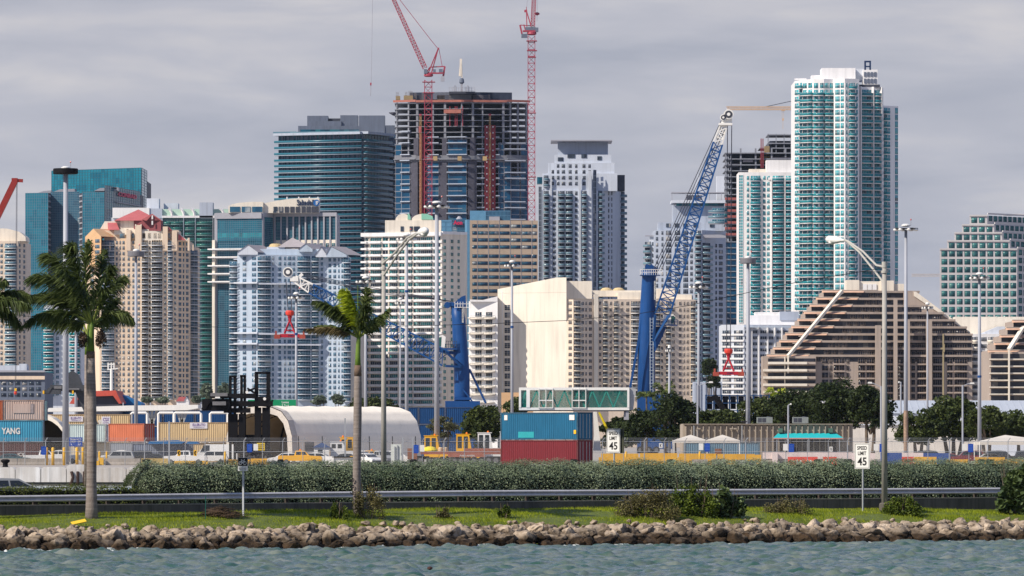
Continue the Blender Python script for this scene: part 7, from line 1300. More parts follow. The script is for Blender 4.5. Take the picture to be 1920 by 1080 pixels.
# ================================================================ vegetation kit
def leaf_quads(C, size, up=.35, asp=.55, seed=0, nrm=None):
    """one diamond leaf per centre, random attitude, tilted to face upwards by `up`"""
    r = np.random.default_rng(seed); n = len(C); N_ = r.normal(size=(n, 3)); N_[:, 2] = np.abs(N_[:, 2]) + up; N_ = N_ if nrm is None else N_ + nrm; N_ /= np.linalg.norm(N_, axis=1)[:, None]
    A = np.cross(N_, r.normal(size=(n, 3))); A /= np.linalg.norm(A, axis=1)[:, None]; B = np.cross(N_, A); s = (size * r.uniform(.6, 1.35, n))[:, None]
    V = np.stack([C - A * s, C - B * s * asp, C + A * s, C + B * s * asp], 1).reshape(-1, 3); return V, np.arange(4 * n).reshape(-1, 4)
def blob_pts(c, rad, n, r, shell=.5):
    d = r.normal(size=(n, 3)); d /= np.linalg.norm(d, axis=1)[:, None]; return np.array(c) + d * (shell + (1 - shell) * r.random(n) ** .6)[:, None] * np.array(rad)
BARK = mat('bark', (.13, .10, .075), .9, .3, 1.2)
LF = {'dark': leafmat('dark_leaves', (.010, .020, .007), (.05, .072, .02), scale=.5), 'mid': leafmat('mid_leaves', (.02, .035, .009), (.085, .11, .028), scale=.5), 'olive': leafmat('olive_leaves', (.06, .065, .03), (.16, .16, .08), scale=.6),
      'pale': leafmat('hazy_leaves', (.10, .13, .10), (.18, .22, .15), scale=.3), 'yel': leafmat('yellow_leaves', (.12, .14, .02), (.30, .28, .05), scale=.6)}
def tree(label, px, hw, yt, yb, D, col='dark', n=5200, leaf=.3, group=None, seed=0, base=GZ, trunk=True, clumps=34, name='tree', cat='tree', stems=None):
    r = np.random.default_rng(seed * 7 + int(px)); s = D / F; x0 = X(px, D); zc = (Z(yt, D) + Z(yb, D)) / 2; rz_ = (Z(yt, D) - Z(yb, D)) / 2; rx = hw * s
    t = thing(name, label, cat, (x0, D, base), 0, group); C = []
    k = n // clumps
    for i in range(clumps):
        a = r.uniform(0, 2 * math.pi); q = r.uniform(-.8, .95); w = math.sqrt(max(.05, 1 - q * q)) * r.uniform(.45, .95)
        c = (rx * w * math.cos(a) * .85, rx * .75 * w * math.sin(a), zc - base + rz_ * q * .8); rr = r.uniform(.22, .42)
        C.append(blob_pts(c, (rx * rr, rx * rr, min(rz_, rx) * rr * .85), int(k * r.uniform(.6, 1.4)), r, .35))
    V, Q = leaf_quads(np.concatenate(C), leaf, .3, .55, seed + int(px)); part('crown', np_mesh('crown', V, Q, [LF[col]]), t)
    if trunk:
        p = MB(); zb = zc - base
        for i in range(stems or 1):
            dx = (i - ((stems or 1) - 1) / 2) * rx * .25; p.tube([(dx * .6, 0, 0), (dx, .1, zb * .45), (dx * 1.2, 0, zb)], [rx * .06 + .08, rx * .045 + .06, rx * .02 + .03], 7)
        for i in range(6): a = r.uniform(0, 6.28); p.tube([(0, 0, zb * .5), (rx * .35 * math.cos(a), rx * .3 * math.sin(a), zb * .85), (rx * .65 * math.cos(a), rx * .5 * math.sin(a), zb + rz_ * .2)], [rx * .035 + .03, rx * .02 + .02, .02], 5)
        add('trunk', p, BARK, t)
    return t
def frond(t, p0, p1, p2, L_, n, mat_, wind=(-.35, 0, 0), droop=.5, seed=0, w=.06, hang=.0, rachis=.035, tipc=None):
    r = np.random.default_rng(seed); p0, p1, p2 = (np.array(p, float) for p in (p0, p1, p2)); V = []; Q = []; wd = np.array(wind)
    B = lambda u: p0 * (1 - u) ** 2 + 2 * p1 * u * (1 - u) + p2 * u * u
    for i in range(n):
        u = .16 + .84 * (i + r.random()) / n; q = B(u); tg = B(min(1, u + .02)) - B(u - .02); tg /= np.linalg.norm(tg) + 1e-9
        a = np.cross(tg, (0, 0, 1)); a /= np.linalg.norm(a) + 1e-9; b = np.cross(a, tg); ph = r.uniform(0, 2 * math.pi) if r.random() < .4 else r.choice([0, math.pi]) + r.normal() * .5
        rad = a * math.cos(ph) + b * math.sin(ph); ln = L_ * (.55 + .45 * math.sin(math.pi * min(1, u * 1.05))) * r.uniform(.75, 1.15) * (1.0 if u < .9 else .7)
        d1 = tg * .72 + rad * .56 + wd * .5 + np.array((0, 0, -droop * .35)); d1 /= np.linalg.norm(d1); d2 = d1 * .8 + wd * .9 + np.array((0, 0, -droop * 1.1)); d2 /= np.linalg.norm(d2)
        sd = np.cross(d1, r.normal(size=3)); sd /= np.linalg.norm(sd) + 1e-9; m1 = q + d1 * ln * .5; e = m1 + d2 * ln * .5; o = len(V)
        V += [q - sd * w * .5, q + sd * w * .5, m1 + sd * w * .45, m1 - sd * w * .45, e + sd * w * .08, e - sd * w * .08]; Q += [(o, o + 1, o + 2, o + 3), (o + 3, o + 2, o + 4, o + 5)]
    p = MB(); p.tube([tuple(B(u)) for u in np.linspace(0, .98, 9)], [rachis * (1.5 - 1.3 * u) for u in np.linspace(0, 1, 9)], 5); ob = len(V)
    V += [np.array(v) for v in p.v]; Q += [tuple(i + ob for i in f) for f in p.f if len(f) == 4]; mi = [0] * ob; nq = len(Q) - len([f for f in p.f if len(f) == 4])
    me = np_mesh('frond', np.array(V) - np.array(t.location), Q, [mat_, mat('frond_rib', (.22, .26, .05), .5, .1, 2)], [0] * nq + [1] * (len(Q) - nq)); return part('frond', me, t)
PALML = leafmat('palm_leaves', (.018, .034, .010), (.13, .17, .045), scale=1.2, trans=.28); PALMY = leafmat('young_palm_leaves', (.14, .22, .01), (.50, .56, .03), scale=.8, trans=.35); PALMB = leafmat('browning_palm_leaves', (.05, .045, .015), (.17, .13, .06), scale=1, trans=.12)
def small_palm(label, px, yc, D, rp, col=PALML, n=14, group=None, ybase=None):
    s = D / F; c = (X(px, D), D, Z(yc, D)); t = thing('palm_tree', label, 'palm', (c[0], D, GZ), 0, group); p = MB(); p.tube([(c[0], D, GZ), (c[0] + .1, D, (GZ + c[2]) / 2), c], [.22, .16, .13], 8); add('trunk', p, BARK, t, True); r = random.Random(int(px))
    for i in range(n):
        a = 2 * math.pi * i / n + r.uniform(-.2, .2); R = rp * s * r.uniform(.75, 1.1); e = r.uniform(-.5, .9); tip = (c[0] + R * math.cos(a) * (1 - .3 * abs(e)), D + R * math.sin(a) * .7, c[2] + R * e * .75); mid = (c[0] + R * .55 * math.cos(a), D + R * .4 * math.sin(a), c[2] + R * (.35 + .5 * e)); frond(t, c, mid, tip, R * .42, 26, col, (-.3, 0, 0), .7, i, w=.14)
# ---- port trees
tg = 'dark trees behind the right side of the port'
tree('low dark tree line peeking over the tent beside the centre palm', 698, 52, 744, 775, 1100, 'mid', 4200, seed=1, clumps=40)
tree('small grey olive tree right of the tent end', 832, 33, 779, 826, 930, 'olive', 2600, .2, seed=2, stems=3); tree('dark round tree left of the blue container stack', 907, 43, 756, 842, 900, 'mid', 5200, seed=3)
tree('tree top showing between the orange house and the glass bridge', 966, 26, 745, 800, 1050, 'mid', 2200, seed=4); tree('dark tree directly behind the glass bridge end', 1205, 48, 765, 840, 960, 'dark', 4600, group=tg, seed=5); tree('dark tree left of the ribbed building', 1265, 58, 737, 835, 950, 'dark', 6500, group=tg, seed=6)
tree('dark tree filling in behind the yellow lift arm', 1155, 38, 778, 845, 980, 'dark', 3600, group=tg, seed=21)
tree('bushy green tree in front of the blue frame stack', 1345, 52, 766, 812, 960, 'mid', 5200, group=tg, seed=7); tree('green tree right of the blue frame stack', 1425, 56, 746, 815, 965, 'mid', 5600, group=tg, seed=8); tree('dark wide tree left of the tallest crown', 1495, 60, 728, 815, 950, 'dark', 7000, group=tg, seed=9)
tree('tallest dark crown behind the ribbed building', 1566, 74, 709, 815, 945, 'dark', 9000, group=tg, seed=10, clumps=46); tree('dark tree on thin trunks left of the tall lamp pole', 1632, 56, 722, 808, 940, 'dark', 6500, group=tg, seed=11, stems=2)
tree('dark tree right of the weathered mast', 1722, 52, 766, 838, 930, 'mid', 5600, group=tg, seed=12, stems=2); tree('tall dark tree in the middle of the right group', 1788, 62, 740, 838, 935, 'mid', 7800, group=tg, seed=13, stems=3); tree('dark tree left of the right canopy', 1850, 50, 760, 834, 930, 'mid', 5600, group=tg, seed=14, stems=2); tree('dark tree above the right canopy at the edge', 1910, 52, 766, 832, 935, 'mid', 5600, group=tg, seed=15)
small_palm('palm in front of the right blue crane tower', 1212, 743, 1000, 26); small_palm('palm leaning right of the blue crane tower', 1247, 735, 1000, 28); small_palm('yellowish palm above the trees left of the stepped building', 1458, 742, 1000, 24, PALMY)
tree('hazy pale tree at the foot of the green tower', 388, 14, 716, 752, 2000, 'pale', 1500, .5, seed=31, base=1); tree('hazy pale tree right of the thin white pier', 420, 13, 716, 752, 2000, 'pale', 1500, .5, seed=32, base=1); tree('low hazy bush at the foot of the beige tower', 275, 12, 744, 756, 2000, 'pale', 900, .5, seed=33, base=1); tree('low hazy bush left of the small red roofed house', 305, 14, 744, 756, 2000, 'pale', 900, .5, seed=34, base=1); tree('hazy bush right of the small red roofed house', 368, 10, 742, 756, 2000, 'pale', 900, .5, seed=35, base=1)
tree('hazy tree at the foot of the pale blue tower', 600, 16, 742, 760, 2000, 'pale', 1200, .5, seed=36, base=1); tree('hazy tree beside the cream podium', 634, 14, 738, 760, 2000, 'pale', 1200, .5, seed=37, base=1); tree('tall hazy tree at the foot of the grey tower', 1330, 17, 672, 708, 2050, 'dark', 1500, .5, seed=38, base=1); tree('rounded hazy tree above the grey podium', 1338, 16, 702, 728, 2040, 'dark', 1500, .5, seed=39, base=1)
q = MB(); q.box(X(1300, 2080), X(1354, 2080), 2080, 2090, 1, Z(716, 2080)); [q.box(X(x, 2080), X(x + 3, 2080), 2079.6, 2080, 1, Z(718, 2080)) for x in range(1302, 1352, 9)]; solo('podium', q, PALEG, 'pale grey podium wall at the foot of the grey tower', 'wall')
# ================================================================ the causeway in front
tv = np.array((.857, .515)); nv = np.array((-.515, .857))
def C(s, d): p = np.array((0, 280.0)) + tv * s + nv * d; return p
CF = {}
def cf(d):
    if d not in CF: CF[d] = Face(C(-90, d), C(90, d))
    return CF[d]
def S_(px, d): return cf(d).u(px) - 90
def loc(px, d, z=0): p = C(S_(px, d), d); return Vector((p[0], p[1], z))
def zat(px, d, py): p = loc(px, d); return Z(py, p.y)
def g0(s): return 1.56 - (.24 if s < 0 else .15) * (min(abs(s), 40) / 26) ** 2
def gz(s, d):
    if d < 3: return -.84 + .5 * d
    if d < 7.6: k = (d - 3) / 4.6; return .66 + (g0(s) - .66) * k ** .6 + .05 * math.sin(s * .9 + d * 2) * min(1, (7.6 - d))
    return g0(s) + (1.65 - g0(s)) * min(1, (d - 7.6) / 2)
GRM = leafmat('grass_soil', (.06, .08, .015), (.12, .15, .03), trans=0, scale=2.5)
S0 = np.arange(-75, 80, .8); ds = [-3, 0, 1, 2, 3, 3.6, 4.4, 5.2, 6, 6.8, 7.6, 8.4, 9.6, 12, 16]
q = MB(); q.add([(*C(s, d), gz(s, d)) for d in ds for s in S0], [(j * len(S0) + i, j * len(S0) + i + 1, (j + 1) * len(S0) + i + 1, (j + 1) * len(S0) + i) for j in range(len(ds) - 1) for i in range(len(S0) - 1)]); solo('grass_bank', q, GRM, None, None, kind='structure', smooth=True)
q = MB(); A = [C(-75, 15.9), C(79, 15.9), C(79, 44), C(-75, 44)]; q.add([(*p, 1.6) for p in A] + [(*p, -2) for p in A], [(0, 1, 2, 3), (2, 6, 7, 3), (1, 5, 6, 2), (0, 3, 7, 4)]); solo('road', q, mat('asphalt', (.055, .055, .058), .9, .2, .8), None, None, kind='structure')
# water: one sheet, choppy near the camera
def watermat():
    m = bpy.data.materials.new('sea_water'); m.use_nodes = True; t = m.node_tree; b = t.nodes['Principled BSDF']; n = t.nodes.new; l = t.links.new
    b.inputs['Roughness'].default_value = .12; b.inputs['IOR'].default_value = 1.33; b.inputs['Specular IOR Level'].default_value = .42
    g = n('ShaderNodeNewGeometry'); mp_ = n('ShaderNodeMapping'); mp_.inputs['Scale'].default_value = (1, .45, 1); l(g.outputs['Position'], mp_.inputs[0])
    a = n('ShaderNodeTexNoise'); a.inputs['Scale'].default_value = .8; a.inputs['Detail'].default_value = 5; l(mp_.outputs[0], a.inputs['Vector'])
    r = n('ShaderNodeMapRange'); r.inputs[1].default_value = .35; r.inputs[2].default_value = .68; l(a.outputs[0], r.inputs[0]); mx = n('ShaderNodeMixRGB'); l(r.outputs[0], mx.inputs[0]); mx.inputs[1].default_value = (.03, .08, .056, 1); mx.inputs[2].default_value = (.165, .19, .163, 1)
    # foam where the water meets the rocks
    dt = n('ShaderNodeVectorMath'); dt.operation = 'DOT_PRODUCT'; dt.inputs[1].default_value = (-.515, .857, 0); l(g.outputs['Position'], dt.inputs[0])
    dr = n('ShaderNodeMapRange'); dr.inputs[1].default_value = 280 * .857 - 2.4; dr.inputs[2].default_value = 280 * .857 - .75; l(dt.outputs['Value'], dr.inputs[0])
    fo = n('ShaderNodeTexNoise'); fo.inputs['Scale'].default_value = 4.5; fo.inputs['Detail'].default_value = 7; fo.inputs['Roughness'].default_value = .7; l(g.outputs['Position'], fo.inputs['Vector'])
    mm = n('ShaderNodeMath'); mm.operation = 'MULTIPLY'; l(dr.outputs[0], mm.inputs[0]); l(fo.outputs[0], mm.inputs[1]); fr = n('ShaderNodeMapRange'); fr.inputs[1].default_value = .49; fr.inputs[2].default_value = .56; l(mm.outputs[0], fr.inputs[0])
    m2 = n('ShaderNodeMixRGB'); l(fr.outputs[0], m2.inputs[0]); l(mx.outputs[0], m2.inputs[1]); m2.inputs[2].default_value = (.65, .68, .68, 1); l(m2.outputs[0], b.inputs['Base Color'])
    rm = n('ShaderNodeMapRange'); l(fr.outputs[0], rm.inputs[0]); rm.inputs[3].default_value = .16; rm.inputs[4].default_value = .8; l(rm.outputs[0], b.inputs['Roughness'])
    bp = n('ShaderNodeBump'); bp.inputs['Strength'].default_value = .5; bp.inputs['Distance'].default_value = .08; nb = n('ShaderNodeTexNoise'); nb.inputs['Scale'].default_value = 5; nb.inputs['Detail'].default_value = 4; l(g.outputs['Position'], nb.inputs['Vector']); l(nb.outputs[0], bp.inputs['Height']); l(bp.outputs[0], b.inputs['Normal']); return m
xs = np.linspace(-30, 34, 640); yv = np.linspace(205, 300, 560); XX, YY = np.meshgrid(xs, yv); H = np.zeros_like(XX)
for i in range(46):
    lam = rng.uniform(.36, 1.9); a = rng.normal(2.0, .9); k = 2 * math.pi / lam; H += .0150 * lam * (1 - 2 * np.abs(np.sin((XX * math.cos(a) + YY * math.sin(a)) * k / 2 + rng.uniform(0, 6.28) + .6 * np.sin(XX * .21 + YY * .13 + i))))
edge = np.clip(np.minimum.reduce([XX + 30, 34 - XX, YY - 205, 300 - YY]) / 3, 0, 1); H = H * edge * .9 + .07
V = np.stack([XX, YY, H], -1).reshape(-1, 3); n0 = len(xs); idx = np.arange(len(yv) * n0).reshape(len(yv), n0); Q = np.stack([idx[:-1, :-1], idx[:-1, 1:], idx[1:, 1:], idx[1:, :-1]], -1).reshape(-1, 4)
far = np.array([(-3000, -400, -.3), (3000, -400, -.3), (3000, 690, -.3), (-3000, 690, -.3)]); o_ = len(V); V = np.concatenate([V, far]); Q = np.concatenate([Q, [[o_, o_ + 1, o_ + 2, o_ + 3]]])
o = bpy.data.objects.new('water', np_mesh('water', V, Q, [watermat()], smooth=True)); COL.objects.link(o); o['kind'] = 'structure'
# ---- riprap
def rockmat():
    m = bpy.data.materials.new('limestone_rock'); m.use_nodes = True; t = m.node_tree; b = t.nodes['Principled BSDF']; n = t.nodes.new; l = t.links.new; b.inputs['Roughness'].default_value = .9; b.inputs['Specular IOR Level'].default_value = .2
    g = n('ShaderNodeNewGeometry'); a = n('ShaderNodeTexNoise'); a.inputs['Scale'].default_value = 2.2; a.inputs['Detail'].default_value = 8; a.inputs['Roughness'].default_value = .65; l(g.outputs['Position'], a.inputs['Vector']); oi = n('ShaderNodeObjectInfo')
    r = n('ShaderNodeValToRGB'); l(a.outputs[0], r.inputs[0]); e = r.color_ramp.elements; e[0].position = .36; e[0].color = (.07, .05, .035, 1); e[1].position = .60; e[1].color = (.45, .37, .285, 1); k_ = r.color_ramp.elements.new(.44); k_.color = (.30, .235, .17, 1)
    hv = n('ShaderNodeHueSaturation'); l(r.outputs[0], hv.inputs['Color']); vr = n('ShaderNodeMapRange'); l(oi.outputs['Random'], vr.inputs[0]); vr.inputs[3].default_value = .5; vr.inputs[4].default_value = 1.35; l(vr.outputs[0], hv.inputs['Value'])
    s = n('ShaderNodeSeparateXYZ'); l(g.outputs['Position'], s.inputs[0]); ad = n('ShaderNodeMath'); ad.operation = 'MULTIPLY_ADD'; ad.inputs[1].default_value = 1.1; a0_ = n('ShaderNodeTexNoise'); a0_.inputs['Scale'].default_value = .9; a0_.inputs['Detail'].default_value = 4; l(g.outputs['Position'], a0_.inputs['Vector']); l(a0_.outputs[0], ad.inputs[0]); l(s.outputs[2], ad.inputs[2])
    w = n('ShaderNodeMapRange'); w.inputs[1].default_value = .78; w.inputs[2].default_value = 1.25; l(ad.outputs[0], w.inputs[0]); mx = n('ShaderNodeMixRGB'); l(w.outputs[0], mx.inputs[0]); wet = n('ShaderNodeValToRGB'); l(a.outputs[0], wet.inputs[0]); wet.color_ramp.elements[0].position = .35; wet.color_ramp.elements[0].color = (.008, .006, .004, 1); wet.color_ramp.elements[1].position = .7; wet.color_ramp.elements[1].color = (.07, .044, .024, 1)
    l(wet.outputs[0], mx.inputs[1]); l(hv.outputs[0], mx.inputs[2]); l(mx.outputs[0], b.inputs['Base Color'])
    bp = n('ShaderNodeBump'); bp.inputs['Strength'].default_value = 1; bp.inputs['Distance'].default_value = .12; l(a.outputs[0], bp.inputs['Height']); l(bp.outputs[0], b.inputs['Normal']); return m
ROCK = rockmat(); RK = []
for i in range(12):
    bm = bmesh.new(); bmesh.ops.create_icosphere(bm, subdivisions=3, radius=1); r = random.Random(i); off = Vector((i * 7.3, i * 3.1, i * 1.7)); pl_ = [(Vector((r.gauss(0, 1), r.gauss(0, 1), r.gauss(0, 1))).normalized(), r.uniform(.5, .84)) for _ in range(11)]
    for v in bm.verts:
        d = v.co.normalized(); k = 1.0
        for nn, h in pl_:
            c = d.dot(nn)
            if c > 0: k = min(k, h / c)
        k *= 1 + .22 * mnoise.noise(d * 1.7 + off) + .12 * mnoise.noise(d * 4.5 + off) + .07 * mnoise.noise(d * 10 + off); v.co = d * k
    me = bpy.data.meshes.new('rock'); bm.to_mesh(me); bm.free(); me.materials.append(ROCK); me.polygons.foreach_set('use_smooth', [False] * len(me.polygons)); RK.append(me)
rr = random.Random(3); ROWS = [(-.05, -.08, .6), (.6, .12, .58), (1.3, .3, .54), (2.05, .45, .48), (2.8, .6, .38)]
labs = ['dark wet boulder at the waterline of the riprap shore', 'brown half wet boulder in the second row of the riprap', 'pale limestone boulder in the middle row of the riprap', 'pale dry limestone boulder in the upper row of the riprap', 'smaller pale boulder along the grass edge of the riprap']
STN = []
for j, (d, z, sz) in enumerate(ROWS):
    s = -31.5 + rr.random() * .5; cnt = 0
    while s < 36:
        k = sz * rr.uniform(.65, 1.3); s += k * 1.2; dd = d + rr.uniform(-.22, .22); p = C(s, dd)
        STN.append((j, p, z + rr.uniform(-.06, .1), k))
vis = [q_ for q_ in STN if -27.5 < q_[1][0] * 280 / q_[1][1] < 27]; vis.sort(key=lambda q_: -q_[3]); solo_r = vis[:300]; ids = {id(q_) for q_ in solo_r}; rest = [q_ for q_ in STN if id(q_) not in ids]
for j, p, z, k in solo_r:
    o = bpy.data.objects.new('rock', RK[rr.randrange(12)]); COL.objects.link(o); o.location = (p[0], p[1], z); o.rotation_euler = (rr.uniform(-.4, .4), rr.uniform(-.4, .4), rr.uniform(0, 6.28)); o.scale = (k * rr.uniform(.85, 1.2), k * rr.uniform(.8, 1.1), k * rr.uniform(.52, .8)); props(o, labs[j], 'rock', 'riprap rocks along the shore')
V = []; Q = []; o_ = 0
for i in range(520): s = rr.uniform(-33, 37); d = rr.uniform(-.2, 3.5); p = C(s, d); rest.append((5, p, gz(s, d) + .42 - .25 * max(0, (d - 2)) , rr.uniform(.1, .24)))
for j, p, z, k in rest:
    me = RK[rr.randrange(12)]; M = Matrix.Translation((p[0], p[1], z)) @ Matrix.Rotation(rr.uniform(0, 6.28), 4, 'Z') @ Matrix.Rotation(rr.uniform(-.6, .6), 4, 'X') @ Matrix.Diagonal((k * 1.1, k, k * .7, 1)); A = np.array(M); co = np.array([v.co[:] for v in me.vertices]); V.append(co @ A[:3, :3].T + A[:3, 3]); Q.append(np.array([pp.vertices[:] for pp in me.polygons]) + o_); o_ += len(co)
o = bpy.data.objects.new('small_rocks', np_mesh('small_rocks', np.concatenate(V), np.concatenate(Q), [ROCK])); COL.objects.link(o); props(o, 'small stones filling the gaps between the shore boulders', 'rocks', kind='stuff')
# ---- grass blades
r = np.random.default_rng(5); n = 95000; s = r.uniform(-30, 35, n); d = 3.1 + 4.6 * r.random(n) ** .85; P0 = np.array([0, 280.0]) + s[:, None] * tv + d[:, None] * nv
kk = np.clip((d - 3) / 4.6, 0, 1); G0 = 1.56 - np.where(s < 0, .24, .15) * (np.abs(s) / 26) ** 2; z = .66 + (G0 - .66) * kk ** .6 + .05 * np.sin(s * .9 + d * 2) * np.minimum(1, 7.6 - d) - .03
patch = np.sin(s * .7 + 1.3 * np.sin(d * 1.9)) * .5 + .5 + r.normal(0, .25, n); h = .05 + .10 * np.clip(patch, 0, 1.3) * r.uniform(.5, 1.3, n); keep = (patch > .02) | (r.random(n) < .75); a = r.uniform(0, 6.28, n); w = .014
B = np.stack([P0[:, 0], P0[:, 1], z], 1); dx = np.stack([np.cos(a) * w, np.sin(a) * w, 0 * a], 1); tip = B + np.stack([r.normal(0, .35, n) * h - .3 * h, r.normal(0, .35, n) * h, h], 1); V = np.stack([B - dx, B + dx, tip], 1)[keep].reshape(-1, 3)
GR = leafmat('grass_blades', (.10, .17, .006), (.42, .47, .03), trans=.3, scale=.9, rough=.7)
o = bpy.data.objects.new('grass', np_mesh('grass', V, np.arange(len(V)).reshape(-1, 3), [GR])); COL.objects.link(o); props(o, 'bright green grass on the bank above the rocks', 'grass', kind='stuff')
# ---- low concrete wall and guard rail
WALLM = mat('weathered_wall', (.115, .105, .09), .9, .3, .5, streak=.6); t = thing('retaining_wall', 'low dark weathered concrete wall along the grass bank', 'wall', (*C(0, 7.7), 1.4)); q = MB(); a0 = -74
M = lambda d: cf(d).M(90, 0)
q.box(-74, 78, 0, .3, 1.0, 1.98, 0, M(7.7)); add('wall_body', q, WALLM, t, True); q = MB(); q.box(-74, 78, -.02, .32, 1.98, 2.03, 0, M(7.7)); add('wall_cap', q, mat('wall_cap', (.22, .20, .17), .9, .25, .6, streak=.3), t, True)
t = thing('guard_rail', 'long galvanised steel guard rail on short dark posts above the wall', 'guard rail', (*C(0, 8.5), 1.6)); GALV = mat('aged_galvanised', (.46, .46, .49), .5, .14, .8, metal=.15, streak=.2)
prof = [(0, 2.37), (-.055, 2.345), (-.085, 2.29), (-.075, 2.245), (-.01, 2.19), (-.01, 2.15), (-.075, 2.095), (-.085, 2.05), (-.055, 1.995), (0, 1.97), (.02, 1.98), (-.03, 2.02), (-.055, 2.06), (-.045, 2.09), (.02, 2.15), (.02, 2.19), (-.045, 2.25), (-.055, 2.285), (-.03, 2.33), (.01, 2.35)]
MM = cf(8.5).M(90, 0); MR = MM @ Matrix(((0, 1, 0, 0), (1, 0, 0, 0), (0, 0, 1, 0), (0, 0, 0, 1)))
for i in range(20):
    q = MB(); q.ext([(y, 2.285 + (z - 2.17) * .78) for y, z in prof], -74 + i * 7.62, -74 + (i + 1) * 7.62 + .15, 0, MR @ Matrix.Translation((-.008 * (i % 2), 0, 0))); add('beam', q, GALV, t, True)
for i in range(80): q = MB(); x = -74 + i * 1.905; q.box(x - .07, x + .07, .05, .2, 1.3, 2.3, 0, MM); q.box(x - .1, x + .1, .03, .06, 2.05, 2.3, 0, MM); add('post', q, mat('dark_timber', (.05, .04, .035), .9), t, True)
def settle(names):    # the road dips towards the left: the wall and rail dip with it
    for o in list(COL.objects):
        if o.parent and o.parent.name in names:
            for v in o.data.vertices:
                w = o.parent.location + v.co; k = w.x * tv[0] + (w.y - 280) * tv[1]; v.co.z -= .14 * min(1.6, max(0, -k / 24))
settle(('retaining_wall', 'guard_rail'))
# ---- hedges
def hedge(label, name, s0, s1, d0, d1, zb, zt, n, leafm, leaf, corem, rnd=.5, seed=1, bump=.16):
    t = thing(name, label, 'hedge', (*C((s0 + s1) / 2, (d0 + d1) / 2), zb)); r = np.random.default_rng(seed); h = zt - zb; w = d1 - d0
    def surf(s, v):   # v 0..1 runs up the front, over the top and down the back
        per = np.array([h, w, h]) / (2 * h + w); f = v < per[0]; tp_ = (~f) & (v < per[0] + per[1]); d = np.where(f, 0, np.where(tp_, (v - per[0]) / per[1] * w, w)); z = np.where(f, v / per[0] * h, np.where(tp_, h, h * (1 - (v - per[0] - per[1]) / per[2])))
        nd = np.where(f, -1., np.where(tp_, 0, 1.)); nz = np.where(tp_, 1., 0.)
        cx = np.clip(d, rnd, w - rnd); cz = np.minimum(z, h - rnd); vx, vz = d - cx, z - cz; ln = np.sqrt(vx ** 2 + vz ** 2) + 1e-9; k = np.where(ln > rnd, rnd / ln, 1.0); cn = (np.abs(vx) > 1e-6) & (vz > 1e-6)
        d = cx + vx * k; z = cz + vz * k; return d, z, np.where(cn, vx / ln, nd), np.where(cn, vz / ln, nz)
    v = r.uniform(0, .82, n); s = r.uniform(s0, s1, n); d, z, nd, nz = surf(s, v); b = bump * (np.sin(s * 1.1 + z * 1.7) + np.sin(s * 2.7 - d * 2 + 1) + .8 * np.sin(s * 5.1 + z * 4 + d * 3)) / 2 + r.normal(0, .06, n) - np.abs(r.normal(0, 1, n)) * np.where(nz > .3, .07, .2)
    end = np.minimum(s - s0, s1 - s); k = np.sqrt(np.clip(end / .9, 0.02, 1)); z = z * (.55 + .45 * k); dc = w / 2; d = dc + (d - dc) * (.4 + .6 * k)
    d = d + nd * b; z = z + nz * b; Pn = np.array([0, 280.0]) + s[:, None] * tv + (d0 + d)[:, None] * nv; V, Q = leaf_quads(np.column_stack([Pn[:, 0], Pn[:, 1], zb + z]) - np.array(t.location), leaf, .1, .5, seed, np.column_stack([nv[0] * nd, nv[1] * nd, nz]) * np.where(nz > .3, 3.2, 1.2)[:, None]); part('foliage', np_mesh('foliage', V, Q, [leafm]), t)
    q = MB(); e = .2; prof = [(d0 + e, zb), (d1 - e, zb), (d1 - e, zt - rnd), (d1 - rnd, zt - e), (d0 + rnd, zt - e), (d0 + e, zt - rnd)]; M0 = cf(0).M(90, 0); q.ext([(y, zz) for y, zz in prof], s0 + .7, s1 - .5, 0, M0 @ Matrix(((0, 1, 0, 0), (1, 0, 0, 0), (0, 0, 1, 0), (0, 0, 0, 1)))); add('dark_core', q, corem, t, True); return t
CORE = mat('hedge_core', (.010, .012, .007), .95, .3, 3)  # solid near-black core: shade inside the hedge put into its colour
SILV = leafmat('silver_leaves', (.05, .085, .034), (.32, .38, .23), trans=.12, scale=.35, rough=.5, spec=.4)
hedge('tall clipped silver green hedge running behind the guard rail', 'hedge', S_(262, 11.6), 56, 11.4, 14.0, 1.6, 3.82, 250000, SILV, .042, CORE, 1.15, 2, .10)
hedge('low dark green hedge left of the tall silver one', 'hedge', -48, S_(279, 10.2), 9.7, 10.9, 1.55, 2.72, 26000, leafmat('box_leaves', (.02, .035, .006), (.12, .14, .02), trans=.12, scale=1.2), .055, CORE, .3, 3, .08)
# ---- royal palms
TRUNK = mat('palm_trunk', (.255, .22, .20), .9, .2, .9, fine=14, bump=.4); SHAFT = mat('crown_shaft', (.13, .21, .03), .5, .2, 1.5); SHAFTB = mat('trunk_top', (.16, .11, .08), .9, .25, 2)
def trunkmat():
    m = TRUNK; t = m.node_tree; b = t.nodes['Principled BSDF']; n = t.nodes.new; l = t.links.new; g = n('ShaderNodeNewGeometry'); mp_ = n('ShaderNodeMapping'); mp_.inputs['Scale'].default_value = (.4, .4, 9); l(g.outputs['Position'], mp_.inputs[0]); w = n('ShaderNodeTexNoise'); w.inputs['Scale'].default_value = 1; w.inputs['Detail'].default_value = 4; l(mp_.outputs[0], w.inputs['Vector'])
    src = b.inputs['Base Color'].links[0].from_socket; r = n('ShaderNodeMapRange'); r.inputs[1].default_value = .4; r.inputs[2].default_value = .68; r.inputs[4].default_value = .6; l(w.outputs[0], r.inputs[0]); mx = n('ShaderNodeMixRGB'); l(r.outputs[0], mx.inputs[0]); l(src, mx.inputs[1]); mx.inputs[2].default_value = (.12, .09, .075, 1); l(mx.outputs[0], b.inputs['Base Color'])
trunkmat()
